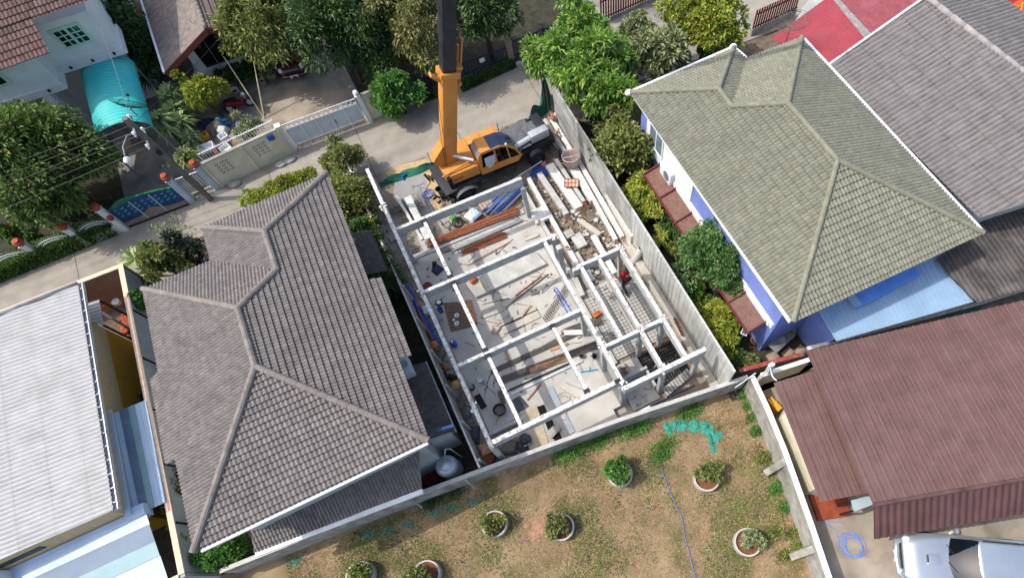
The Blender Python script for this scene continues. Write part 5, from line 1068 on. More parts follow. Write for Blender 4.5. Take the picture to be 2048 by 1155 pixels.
part('frame', m, MATS['ply'], cr, world=False)
m = MB(); m.tube([at(1290, 818, .4), at(1390, 770, .5)], .05, 8); single('drain_pipe', m, mk('pipe_navy', '#2c3e63', '#24345a', 3, .4), 'dark blue pipe lying along the foot of the rear wall outside the wing', 'pipe')
m = MB(); m.tube([at(1262, 832, .4), at(1300, 812, .45)], .06, 8); single('drain_pipe', m, MATS['white_plastic'], 'white pipe end joined to the dark blue pipe', 'pipe')
# green shade net along the front
def net(name, label, path, h, seed, mat, w_=0.5):
    rg = np.random.default_rng(seed); n, k = 60, 7; P = np.zeros((n, k, 3)); path = np.array(path, float); s = np.linspace(0, 1, n); t = np.linspace(0, 1, len(path))
    base = np.stack([np.interp(s, t, path[:, i]) for i in range(3)], 1); hh = np.interp(s, np.linspace(0, 1, len(h)), h)
    for i in range(n):
        d = unit(base[min(i + 1, n - 1)] - base[max(i - 1, 0)]); x = np.array([-d[1], d[0], 0])
        for j in range(k):
            f_ = j / (k - 1); P[i, j] = base[i] + x * ((f_ - .5) * w_ * (1 + .3 * sin(i * .5)) + .03 * sin(i * .9 + j)) + V3(0, 0, hh[i] * (1 - abs(2 * f_ - 1)) * (1 + .4 * sin(i * .7)) + .015 * rg.normal())
            P[i, j, 2] = max(P[i, j, 2], .03)
    m = MB(); m.grid(P); return m
mk('net_green', '#1d6b55', '#175645', 12, .8, .3)
nt1 = thing('shade_net', 'dark green shade net slumped along the front edge of the site', 'netting', (3, 25, 0))
part('net', net('net', '', [at(728, 392, 0), at(760, 372, 0), at(810, 350, 0), at(865, 332, 0), at(930, 300, 0), at(1000, 275, 0), at(1060, 250, 0), at(1085, 225, 0), at(1096, 190, 0)], [.25, .3, .25, .3, .3, .5, .9, 1.3], 1, None), MATS['net_green'], nt1)
for x, y in ((735, 385), (865, 330), (1000, 272), (1088, 222)):
    m = MB(); p = at(x, y, 0); m.tube([p, p + V3(0, 0, 1.0)], .025, 6); part('stake', m, MATS['steel_bar'], nt1)
for k, (a, b, lab) in enumerate((((1099, 232), (1096, 150), 'thin steel post standing in the net at the front corner'), ((1092, 222), (1089, 140), 'second thin post left of it in the net'))):
    p = at(*a, 0); m = MB(); m.tube([p, p + V3(0, 0, 2.4)], .03, 6); single('fence_post', m, MATS['steel_bar'], lab, 'post', 'posts at the front corner')
dr = thing('blue_drill', 'blue power drill lying on the sand at the site front', 'power tool', at(808, 353, .08)); m = MB(); m.tube([(-.16, 0, .06), (.16, .05, .06)], .07, 8); part('motor_body', m, MATS['blue_plastic'], dr, world=False); m = MB(); m.box((-.1, -.1, .05), (.08, .2, .07)); part('handle', m, MATS['blue_plastic'], dr, world=False)
for k, (x, y, s, mt, lab) in enumerate(((850, 350, .14, 'black_rubber', 'black grease gun on the ground by the crane outrigger'), (868, 342, .16, 'black_rubber', 'black tool on the ground close to the crane'), (858, 352, .1, 'black_metal', 'dark shackle between two black tools'))):
    m = MB(); m.tube([at(x, y, .08), at(x + 8, y + 10, .08)], [s * .5, s * .4], 8); m.ball(at(x, y, .12), s * .6, 8, 5); single('black_tool', m, MATS[mt], lab, 'tool', 'black tools by the crane', smooth=True)
m = MB(); m.lathe(at(877, 378, .05), [(.16, 0), (.2, .0), (.2, .03), (.16, .03), (.16, 0)], 20); single('rubber_ring', m, MATS['black_rubber'], 'thin black ring lying by the crane outrigger', 'ring')
m = MB(); m.box(at(880, 362, .1), (.2, .14, .12), .2); single('white_box', m, MATS['white_plastic'], 'small white box on the ground by the crane', 'box', bevel=.01)

# small litter over the site: chips, sticks, off-cuts nobody could count
for name, mt, n, sd in (('litter', 'board_cream', 380, 1), ('dark_litter', 'concrete_dark', 480, 2), ('stick_litter', 'steel_bar', 260, 3)):
    rg = np.random.default_rng(200 + sd); m = MB()
    for i in range(n):
        u, v = rg.uniform(-2.2, 8.6), rg.uniform(6.6, 24.5)
        if u > 4.3 and rg.uniform() < .3: u = rg.uniform(-3.1, -2.4)
        z = .302 if (-2.3 < u < 4.3 and 8.7 < v < 19.4) else (.15 if (4.7 < u < 7.2 and v < 13.2) else .02)
        if z == .302 and rg.uniform() < .35: continue
        L = rg.uniform(.05, .3) if sd != 3 else rg.uniform(.3, 1.3); m.box((u, v, z + .015), (L, rg.uniform(.02, .1) if sd != 3 else .02, .02), rg.uniform(0, pi))
    struct(name, m, MATS[mt], 'stuff')

for k, (x0, y0, x1, y1, w_, mt, lab) in enumerate(((1128, 812, 1128, 838, .2, 'board_cream', 'short cream offcut on the apron beside the steel plank'), (985, 655, 1003, 645, .12, 'ply', 'brown offcut beside the crumpled cement sack'), (935, 600, 942, 622, .1, 'ply', 'thin batten along the right edge of the brown mat'), (1020, 560, 1052, 547, .14, 'board_cream', 'pale plank on the raised floor behind the single bars'), (1062, 590, 1078, 584, .12, 'concrete_dark', 'grey plank piece right of the red-brown angle bar'), (1010, 700, 1018, 722, .1, 'ply', 'yellowish batten standing out from the middle bar bundle'), (1085, 690, 1120, 672, .1, 'metal_grey', 'narrow metal strip over the right bar bundle'), (1180, 640, 1186, 665, .1, 'board_cream', 'pale batten in the narrow floor strip of the wing'), (880, 505, 900, 498, .25, 'concrete_dark', 'dark block under the left end of the long rusty bundle'), (912, 495, 938, 484, .35, 'concrete_old', 'broken grey slab at the near end of the far beam bay'), (1050, 480, 1078, 470, .2, 'board_cream', 'cream plank between the far column and the second beam'), (1040, 505, 1060, 497, .1, 'concrete_dark', 'grey batten near the second beam'), (1100, 700, 1135, 688, .16, 'ply', 'plywood strip on the bar bundle right of the inner beam'), (905, 580, 918, 575, .15, 'concrete_dark', 'dark wedge under the second beam joint'))):
    m = MB(); m.beam(S(x0, y0) + V3(0, 0, .04), S(x1, y1) + V3(0, 0, .06), w_, .05); single('plank', m, MATS[mt], lab, 'plank', 'loose planks on the slab')

for name, mt, n, sd in (('broken_concrete', 'concrete', 130, 1), ('dark_rubble', 'grey_soil', 200, 2)):
    rg = np.random.default_rng(300 + sd); m = MB()
    for i in range(n):
        u, v = rg.uniform(5.75, 8.3), rg.uniform(13.7, 21.5); r = rg.uniform(.05, .17); t = rg.uniform(0, pi); k = int(rg.integers(4, 7))
        m.prism([(u + r * rg.uniform(.6, 1.2) * cos(t + 2 * pi * j / k), v + r * rg.uniform(.6, 1.2) * sin(t + 2 * pi * j / k)) for j in range(k)], .02, .03 + r * .6)
    struct(name, m, MATS[mt], 'stuff')
# ================================================================== the mobile crane
mk('crane_orange', '#c4853a', '#b87a33', 1.2, 0.5, patch='#a56e33', pscale=0.9, pamt=0.5, spec=0.4)
mk('crane_black', '#2b2d33', '#222429', 3, 0.5, patch='#3d3f45', pscale=1.2, pamt=0.6)
mk('deck_plate', '#6b6c70', '#58595d', 5, 0.6, 0.2, 30, metal=0.3, patch='#45464a', pscale=1.5)
mk('cab_glass', '#20304a', '#1a2840', 2, 0.05, spec=0.8)
crane = thing('mobile_crane', 'orange mobile crane with tall black telescopic boom parked at the site front', 'crane', (4.2, 23.2, 0))
CZ = 0.09   # the carrier stands a few degrees off the plot's axis
cR = np.array([[cos(CZ), -sin(CZ), 0], [sin(CZ), cos(CZ), 0], [0, 0, 1]]); c0 = V3(4.25, 23.35, 0)
def cc_(x, y, z): return c0 + cR @ V3(x, y, z)
m = MB(); m.box(cc_(0.1, 0, .85), (7.2, 1.5, .5), R=cR); m.box(cc_(-2.0, 0, 1.12), (3.0, 2.3, .12), R=cR); m.box(cc_(-.2, -1.0, .98), (2.4, .5, .1), R=cR); m.box(cc_(-.2, 1.0, .98), (2.4, .5, .1), R=cR); chas = part('chassis', m, MATS['crane_black'], crane, bevel=.02)
m = MB(); m.box(cc_(2.9, 0.25, 1.25), (1.5, 1.25, .06), R=cR); m.box(cc_(1.75, .0, 1.33), (.9, 1.5, .06), R=cR); m.box(cc_(2.0, 1.05, 1.2), (1.6, .45, .05), R=cR); part('deck', m, MATS['deck_plate'], crane)
m = MB(); m.box(cc_(3.35, .35, 1.3), (.55, 1.6, .16), R=cR); part('front_box', m, MATS['crane_black'], crane, bevel=.03)
for x, y in ((-2.35, -1.05), (2.25, -1.05), (-2.35, 1.05), (2.55, 1.05)):
    w_ = MB(); p = cc_(x, y * .93, .52); q = cR @ V3(0, .2, 0); w_.tube([p - q * 1.0, p - q * .8, p + q * .8, p + q], [.42, .52, .52, .42], 26); wh_ = part('wheel', w_, MATS['black_rubber'], crane)
    w_ = MB(); s_ = -1 if y < 0 else 1; w_.tube([p + q * s_ * 1.0, p + q * s_ * 1.03], [.24, .2], 18); part('rim', w_, MATS['crane_black'], wh_)
    if x > 0 and y < 0: continue
    f_ = MB(); n = 14; P = np.zeros((n, 2, 3))
    for i, t in enumerate(np.linspace(.15 * pi, .85 * pi, n)):
        for j, sgn in enumerate((-1, 1)): P[i, j] = p + cR @ V3(.78 * cos(t), sgn * .42, .62 * sin(t))
    f_.grid(P); part('fender', f_, MATS['deck_plate' if y < 0 else 'crane_black'], crane)
m = MB(); m.tube([cc_(1.35, -.5, 1.5), cc_(2.25, -.42, 1.52)], .15, 14); part('exhaust', m, MATS['zinc'], crane, smooth=False)
m = MB(); m.box(cc_(2.85, -.42, 1.5), (1.15, .46, .5), R=cR); part('tool_box', m, mk('box_silver', '#b4b8bb', '#a4a8ab', 4, .45, metal=.4), crane, bevel=.02)
for x in (-3.3, 3.55):
    for sgn in (-1, 1):
        m = MB(); m.beam(cc_(x, sgn * .5, .75), cc_(x, sgn * 1.5, .75), .22, .24); m.tube([cc_(x, sgn * 1.45, .95), cc_(x, sgn * 1.45, .1)], .08, 10); m.tube([cc_(x, sgn * 1.45, .1), cc_(x, sgn * 1.45, .03)], .24, 14); part('outrigger', m, MATS['crane_black'], crane)
# slewing superstructure
m = MB(); m.tube([(2.9, 23.1, 1.15), (2.9, 23.1, 1.42)], .75, 24); part('turntable', m, MATS['crane_black'], crane)
SB = MB()
body = [(1.15, 21.98), (3.0, 21.98), (3.0, 24.3), (1.5, 24.3), (1.0, 24.0), (0.82, 23.3), (0.86, 22.5)]
SB.prism(body, 1.38, 2.05)
part('engine_house', SB, MATS['crane_orange'], crane, bevel=.05)
m = MB(); m.bbox(3.004, 5.1, 23.75, 24.42, 1.38, 2.0); m.bbox(3.004, 4.6, 23.2, 23.74, 1.38, 1.6); part('winch_cover', m, MATS['crane_orange'], crane, bevel=.04)
m = MB(); m.bbox(3.5, 3.9, 23.8, 24.38, 2.004, 2.05); m.bbox(4.0, 4.9, 23.85, 24.3, 2.003, 2.03); part('hatch', m, MATS['crane_orange'], crane)
m = MB(); m.tube([(3.3, 23.1, 1.75), (3.3, 23.65, 1.75)], .28, 16); part('winch_drum', m, MATS['crane_black'], crane)
m = MB(); m.bbox(.9, 1.15, 21.9, 22.15, 1.2, 1.95); part('bumper_pad', m, MATS['black_rubber'], crane, bevel=.03)
m = MB()
for i in range(5): m.bbox(1.25 + .13 * i, 1.34 + .13 * i, 21.968, 21.985, 1.6, 1.75)
part('vent_louvre', m, mk('dark_orange', '#8d5726', '#7f4d20'), crane)
# cab: hollow, near side open, with the operator inside
cab = MB(); v0, v1 = 21.92, 23.05
prof = [(3.02, 1.3), (5.5, 1.3), (5.85, 1.62), (5.5, 2.25), (5.05, 2.72), (4.55, 2.86), (3.3, 2.86), (3.05, 2.5)]
def sidepoly(pts, v, th): return [(p[0], v, p[1]) for p in pts], [(p[0], v + th, p[1]) for p in pts]
def vplate(mb, pts, v, th):
    a, b = sidepoly(pts, v, th); n = len(a); mb.add(a + b, [tuple(range(n)), tuple(range(n, 2 * n))[::-1]] + [(i, n + i, n + (i + 1) % n, (i + 1) % n) for i in range(n)])
vplate(cab, [(3.02, 1.3), (5.5, 1.3), (5.8, 1.66), (3.02, 1.78)], v0, .05)          # lower door panel
vplate(cab, [(3.02, 1.78), (3.2, 1.775), (3.34, 2.72), (3.3, 2.86), (3.05, 2.5)], v0, .05)
vplate(cab, [(4.12, 1.74), (4.2, 1.737), (4.2, 2.74), (4.12, 2.74)], v0, .05)
vplate(cab, [(4.98, 1.7), (5.06, 1.7), (5.0, 2.55), (4.92, 2.6)], v0, .05)
vplate(cab, [(3.3, 2.86), (3.34, 2.72), (4.55, 2.74), (5.0, 2.58), (5.42, 2.2), (5.68, 1.67), (5.8, 1.66), (5.5, 2.25), (5.05, 2.72), (4.55, 2.86)], v0, .05)
vplate(cab, prof, v1 - .05, .05)
for a, b in (((3.02, 1.3), (3.05, 2.5)), ((3.02, 1.3), (5.5, 1.3)), ((5.5, 1.3), (5.85, 1.62))):
    cab.slab([(a[0], v0 + .051, a[1]), (b[0], v0 + .051, b[1]), (b[0], v1 - .051, b[1]), (a[0], v1 - .051, a[1])], .03)
cab.slab([(3.3, v0, 2.87), (3.95, v0, 2.87), (3.95, v1, 2.87), (3.3, v1, 2.87)], .04)
cb = part('cab', cab, MATS['crane_orange'], crane)
m = MB(); m.slab([(3.04, v0 + .06, 2.49), (3.29, v0 + .06, 2.85), (3.29, v1 - .06, 2.85), (3.04, v1 - .06, 2.49)], .02); part('rear_window', m, mk('mesh_glass', '#7d8184', '#6a6e72', 8, .3), cb)
m = MB(); m.slab([(3.96, v0 + .04, 2.865), (4.6, v0 + .04, 2.855), (4.6, v1 - .04, 2.855), (3.96, v1 - .04, 2.865)], .02); m.slab([(4.605, v0 + .04, 2.85), (5.08, v0 + .04, 2.71), (5.08, v1 - .04, 2.71), (4.605, v1 - .04, 2.85)], .02); part('roof_window', m, MATS['cab_glass'], cb)
m = MB(); m.slab([(5.085, v0 + .05, 2.70), (5.51, v0 + .05, 2.25), (5.51, v1 - .05, 2.25), (5.085, v1 - .05, 2.70)], .02); m.slab([(5.515, v0 + .05, 2.24), (5.85, v0 + .05, 1.63), (5.85, v1 - .05, 1.63), (5.515, v1 - .05, 2.24)], .02); part('windscreen', m, MATS['cab_glass'], cb)
m = MB(); m.slab([(3.4, v0 - .01, 1.86), (3.6, v0 - .05, 1.62), (4.1, v0 - .05, 1.95), (4.1, v0 - .01, 2.42), (3.45, v0 - .01, 2.42)], .02); part('sliding_window', m, mk('pale_glass', '#b9bfc4', '#a9b0b6', 2, .2), cb)
m = MB(); m.bbox(3.4, 3.9, 22.25, 22.8, 1.35, 1.75); m.bbox(3.36, 3.5, 22.25, 22.8, 1.75, 2.3); part('seat', m, MATS['black_rubber'], cb, bevel=.04)
m = MB(); m.bbox(4.75, 5.3, 22.05, 22.95, 1.34, 1.95); part('console', m, MATS['black_rubber'], cb, bevel=.04)
m = MB(); m.ball((4.95, v0 - .05, 2.86), .08, 10, 6); m.tube([(4.95, v0, 2.7), (4.95, v0 - .05, 2.84)], .015, 5); part('beacon', m, MATS['white_plastic'], cb, smooth=True)
# boom: stands about 75 degrees, leaning to the right, its near side towards us
B0 = at(897, 315, 2.2)
za, zb = 6.0, 14.0
for _ in range(40):
    zm = (za + zb) / 2
    if at(894, -10, zm)[1] > B0[1] + .05: za = zm
    else: zb = zm
BT = at(894, -10, za); bd = unit(BT - B0); bl = lambda t: B0 + bd * t
bs = unit(np.cross(bd, V3(0, 0, 1))); bn = np.cross(bs, bd)
if bn[0] > 0: pass
Rb = np.array([bd, bs, bn]).T
def zpx(y):   # distance along the boom whose picture row is y
    lo, hi = 0.0, 14.0
    for _ in range(40):
        md = (lo + hi) / 2; p = bl(md) - V3(0, 0, CAM_H); yy = (p @ _D) / (p @ _F) * F_PX + PPY
        if yy > y: lo = md
        else: hi = md
    return lo
t1 = zpx(140)
def bseg(name, ta, tb, wd, dp, mt, lab=None, bev=.05):
    m = MB(); m.box(bl((ta + tb) / 2), (tb - ta, wd, dp), R=Rb); return part(name, m, MATS[mt], crane, label=lab, bevel=bev)
mainb = bseg('boom_base', -.2, t1, .6, .75, 'crane_orange')
m = MB(); m.box(bl(t1 - .12), (.26, .72, .9), R=Rb); m.box(bl(t1 - .5) - bs * .35, (.7, .03, .5), R=Rb); part('boom_collar', m, MATS['crane_orange'], mainb, bevel=.02)
m = MB(); p = bl(t1 - .45) - bs * .4; m.tube([p, p - bs * .12], .16, 14); m.tube([p - bs * .12, p - bs * .14], .09, 12); part('pin_boss', m, MATS['crane_orange'], mainb)
b1 = bseg('boom_section', t1 + .01, t1 + 7.0, .52, .66, 'crane_black', 'black boom section above the orange base')
bseg('boom_section', t1 + 7.01, t1 + 13.5, .46, .62, 'crane_orange'); bseg('boom_section', t1 + 13.51, t1 + 20, .4, .54, 'crane_orange'); bseg('boom_head', t1 + 20.01, t1 + 20.8, .5, .7, 'crane_black')
m = MB()
for k in range(2): m.box(bl(t1 + 2.0 + .05 * k) - bs * .273 + bn * (.1 - .16 * k), (.12, .006, .12), R=Rb)
part('marker_plate', m, MATS['white_plastic'], b1)
m = MB(); m.box(bl(t1 + 1.0) - bs * .274, (1.5, .008, .02), R=Rb); part('weld_seam', m, MATS['rust'], b1)
sgn = -1 if bn[0] > 0 else 1      # the side that faces left in the picture
m = MB(); o = bn * sgn
pf = [bl(-.35) - o * .2, bl(-.2) + o * .75, bl(.1) + o * .95, bl(1.0) + o * .43, bl(1.0) - o * .2]
a = [q - bs * .295 for q in pf]; b = [q + bs * .295 for q in pf]; n = len(a); m.add(a + b, [tuple(range(n)), tuple(range(n, 2 * n))[::-1]] + [(i, n + i, n + (i + 1) % n, (i + 1) % n) for i in range(n)]); part('boom_foot', m, MATS['crane_orange'], mainb)
m = MB(); m.tube([bl(.15) + o * .7 - bs * .5, (3.0, 22.35, 2.35)], .085, 12); part('lift_cylinder', m, MATS['zinc'], crane)
m = MB(); m.tube([bl(-.3) + o * .8 - bs * .4, bl(-.75) + o * .3 - bs * .6, (1.6, 22.3, 2.05)], .03, 6); m.tube([(1.1, 22.3, 2.1), (2.9, 22.5, 2.25)], .05, 8); part('hydraulic_hose', m, MATS['crane_orange'], crane)
m = MB(); ta, tb = t1 - 1.6, t1 + 1.5; m.tube([bl(ta) - o * .48 - bs * .1, bl(tb - .4) - o * .52 - bs * .1], .06, 8); m.tube([bl(ta + .3) - o * .6 - bs * .1, bl(tb) - o * .66 + bs * .05], .05, 8); m.box(bl(ta + .9) - o * .5, (.12, .3, .3), R=Rb); m.box(bl(tb - 1.4) - o * .5, (.12, .3, .36), R=Rb); part('jib', m, MATS['crane_orange'], mainb)
m = MB(); m.beam(bl(t1 - .45) + o * .42, bl(t1 - .15) + o * .85, .3, .12); part('rope_guide', m, MATS['crane_orange'], mainb)
m = MB(); [m.tube([(1.5 + .1 * k, 22.9, 2.1), bl(t1 - .2) + o * (.75 - .15 * k), bl(t1 + 20.5) + o * .3], .012, 5) for k in range(2)]; part('hoist_rope', m, MATS['black_metal'], crane)
hk = thing('pulley_block', 'cream pulley block with a hole lying by the crane rear wheel', 'pulley', at(899, 371, .35)); m = MB(); m.lathe((0, 0, 0), [(.06, -.1), (.24, -.08), (.2, 0), (.24, .08), (.06, .1), (.06, -.1)], 20); part('sheave', m, mk('cream_paint', '#cfc199', '#bfb087', 5, .6), hk, world=False); m = MB(); m.bbox(-.3, -.2, -.1, .1, -.3, .05); part('cheek', m, MATS['black_metal'], hk, world=False)
m = MB(); rg = np.random.default_rng(12)
for i in range(9): p = at(885 + rg.uniform(-12, 22), 392 + rg.uniform(-8, 10), .3); m.tube([p, p + V3(rg.uniform(-.3, .3), rg.uniform(-.2, .3), rg.uniform(-.1, .15))], .07, 8)
m.bbox(*sorted((at(880, 392, 0)[0], at(912, 392, 0)[0])), at(896, 396, 0)[1], at(896, 396, 0)[1] + .35, .1, .35); single('hydraulic_unit', m, MATS['black_metal'], 'black hydraulic jack gear by the crane rear wheel', 'jack')
for k, (x, y) in enumerate(((900, 372), (1058, 328))):
    pass

# ================================================================== people
mk('skin', '#8f5f45', '#845640', 6, .6); mk('shirt_red', '#b31520', '#a3121b', 6, .9); mk('trousers_dark', '#2b2d31', '#232529', 6, .9); mk('hat_olive', '#5a5145', '#4c443a', 6, .95); mk('hair_black', '#15120f', '#1c1815', 8, .7)
def skinned(name, J, E, R, mat, parent, sub=2, root=0):
    me = bpy.data.meshes.new(name); me.from_pydata([tuple(p) for p in J], E, []); o = bpy.data.objects.new(name, me); COL.objects.link(o); o.parent = parent
    sk = o.modifiers.new('skin', 'SKIN'); sk.use_smooth_shade = True
    d = me.skin_vertices[0].data
    for i, r in enumerate(R): d[i].radius = (r, r) if not hasattr(r, '__len__') else r; d[i].use_root = (i == root)
    sb = o.modifiers.new('smooth', 'SUBSURF'); sb.levels = sub; sb.render_levels = sub
    o.data.materials.append(MATS[mat]); return o
def person(label, loc, rz, J, shirt, trousers, hat, back_print=False):
    """J: joints by name in the person's own frame (x to the right hand, y forward, z up)"""
    t = thing('person', label, 'person', loc, rz)
    nm, pts, rad, ed = {}, [], [], []
    def add(k, p, r, prev=None):
        nm[k] = len(pts); pts.append(p); rad.append(r)
        if prev: ed.append((nm[prev], nm[k]))
    g = lambda k: V3(*J[k])
    add('pelvis', g('pelvis'), (.15, .11)); add('waist', g('waist'), (.13, .1), 'pelvis'); add('chest', g('chest'), (.165, .115), 'waist'); add('neck', g('neck'), .06, 'chest')
    add('skull', g('head') + V3(0, 0, -.03), (.075, .09), 'neck'); add('crown_', g('head') + V3(0, 0, .08), (.07, .08), 'skull')
    for s in 'lr':
        add('sh' + s, g('sh' + s), .065, 'chest'); add('el' + s, g('el' + s), .042, 'sh' + s); add('wr' + s, g('wr' + s), .03, 'el' + s)
        hd = unit(g('wr' + s) - g('el' + s)); x = unit(np.cross(hd, V3(0, 1, .2))); add('pa' + s, g('wr' + s) + hd * .07, (.036, .02), 'wr' + s)
        for i, (o_, ln) in enumerate(((-.03, .065), (-.01, .078), (.012, .07), (.03, .055))):
            add('k%s%d' % (s, i), g('wr' + s) + hd * (.1 + ln * .4) + x * o_, .009, 'pa' + s); add('f%s%d' % (s, i), g('wr' + s) + hd * (.1 + ln) + x * o_ + V3(0, .025, -.01), .008, 'k%s%d' % (s, i))
        add('t1' + s, g('wr' + s) + hd * .05 + x * (.05 if s == 'l' else -.05) + V3(0, .01, 0), .011, 'wr' + s); add('t2' + s, g('wr' + s) + hd * .1 + x * (.058 if s == 'l' else -.058) + V3(0, .03, 0), .009, 't1' + s)
        add('hip' + s, g('hip' + s), .095, 'pelvis'); add('kn' + s, g('kn' + s), .06, 'hip' + s); add('an' + s, g('an' + s), .04, 'kn' + s); add('toe' + s, g('an' + s) + V3(0, .15, -.05), (.04, .03), 'an' + s)
    skinned('body', pts, ed, rad, 'skin', t)
    P = lambda k: pts[nm[k]]
    hd_ = g('head'); fm = MB(); fm.ball(hd_ + V3(0, .1, -.01), .016, 8, 5, (.8, 1.2, 1.3)); fm.ball(hd_ + V3(.095, 0, 0), .025, 8, 5, (.4, .8, 1.2)); fm.ball(hd_ + V3(-.095, 0, 0), .025, 8, 5, (.4, .8, 1.2)); part('nose_and_ears', fm, MATS['skin'], t, world=False, smooth=True)
    fm = MB(); [fm.ball(hd_ + V3(s * .034, .083, .02), .011, 8, 5) for s in (-1, 1)]; fm.box(hd_ + V3(0, .088, -.05), (.05, .01, .008)); part('eyes_and_mouth', fm, MATS['hair_black'], t, world=False)
    fm = MB(); fm.ball(hd_ + V3(0, -.015, .05), .105, 14, 8, (.9, 1.0, .95)); part('hair', fm, MATS['hair_black'], t, world=False, smooth=True)
    up_ = [P('pelvis') + V3(0, 0, .0), P('waist'), P('chest'), P('neck') - V3(0, 0, .03)] + [q for s in 'lr' for q in (P('sh' + s), (P('sh' + s) + P('el' + s) * 2) / 3)]
    skinned('shirt', up_, [(0, 1), (1, 2), (2, 3), (2, 4), (4, 5), (2, 6), (6, 7)], [(.17, .13), (.155, .12), (.19, .135), .075, .085, .062, .085, .062], shirt, t)
    lo = [P('pelvis') + V3(0, 0, .04)] + [q for s in 'lr' for q in (P('hip' + s), P('kn' + s), P('an' + s) + V3(0, 0, .03))]
    skinned('trousers', lo, [(0, 1), (1, 2), (2, 3), (0, 4), (4, 5), (5, 6)], [(.165, .125), .112, .078, .06, .112, .078, .06], trousers, t)
    for s in 'lr':
        m = MB(); a = P('an' + s); m.tube([a + V3(0, -.06, -.055), a + V3(0, .05, -.05), a + V3(0, .17, -.065)], [.04, .05, .035], 8); part('shoe', m, MATS['black_rubber'], t, world=False, smooth=True)
    if hat:
        m = MB(); m.lathe(hd_ + V3(0, 0, .05), [(.185, -.03), (.18, -.015), (.115, .0), (.105, .08), (.06, .105), (0, .11)], 20); part('hat', m, MATS[hat], t, world=False, smooth=True)
    if back_print:
        c = P('chest') + V3(0, -.147, .0); m = MB(); n1, n2 = 9, 5; G = np.zeros((n1, n2, 3))
        for i, a in enumerate(np.linspace(-1, 1, n1)):
            for j, b in enumerate(np.linspace(-1, 1, n2)): G[i, j] = c + V3(a * .13, -.012 + .03 * a * a, b * .07 * sqrt(max(0.05, 1 - a * a * .8)))
        m.grid(G); part('back_print', m, mk('print_white', '#d9d3d6', '#c8c0c6', 20, .9), t, world=False)
        m = MB()
        for k in range(7): m.box(c + V3(-.08 + .027 * k, -.022 + .03 * ((-.08 + .027 * k) / .13) ** 2, .0), (.016, .004, .05 if k % 2 else .038))
        part('print_lettering', m, mk('print_grey', '#8c7f88'), t, world=False)
    return t
stride = dict(pelvis=(0, 0, .9), waist=(0, .02, 1.06), chest=(0, .06, 1.28), neck=(0, .1, 1.46), head=(-.02, .14, 1.58), shl=(-.19, .07, 1.36), ell=(-.36, .06, 1.16), wrl=(-.33, .24, 1.02), shr=(.19, .06, 1.36), elr=(.3, -.08, 1.13), wrr=(.33, .1, .95),
              hipl=(-.1, 0, .86), knl=(-.17, .02, .47), anl=(-.2, -.32, .1), hipr=(.1, 0, .86), knr=(.13, .24, .5), anr=(.13, .2, .09))
pw = at(1252, 577, .15)
person('person in red shirt with white back print and brown hat walking across the wing floor', pw, .25, stride, 'shirt_red', 'trousers_dark', 'hat_olive', True).scale = (1.18,) * 3
sit = dict(pelvis=(0, 0, .5), waist=(0, -.02, .66), chest=(0, .0, .88), neck=(0, .03, 1.06), head=(0, .06, 1.19), shl=(-.19, 0, .96), ell=(-.26, .14, .74), wrl=(-.2, .4, .72), shr=(.19, 0, .96), elr=(.28, .12, .74), wrr=(.22, .38, .7),
           hipl=(-.1, .02, .5), knl=(-.14, .44, .5), anl=(-.14, .5, .09), hipr=(.1, .02, .5), knr=(.14, .44, .5), anr=(.14, .5, .09))
mk('shirt_navy', '#2a3046', '#222739', 6, .9)
person('person in a dark shirt seated at the controls inside the orange crane cab', (3.95, 22.5, 1.3), -pi / 2, sit, 'shirt_navy', 'trousers_dark', None)

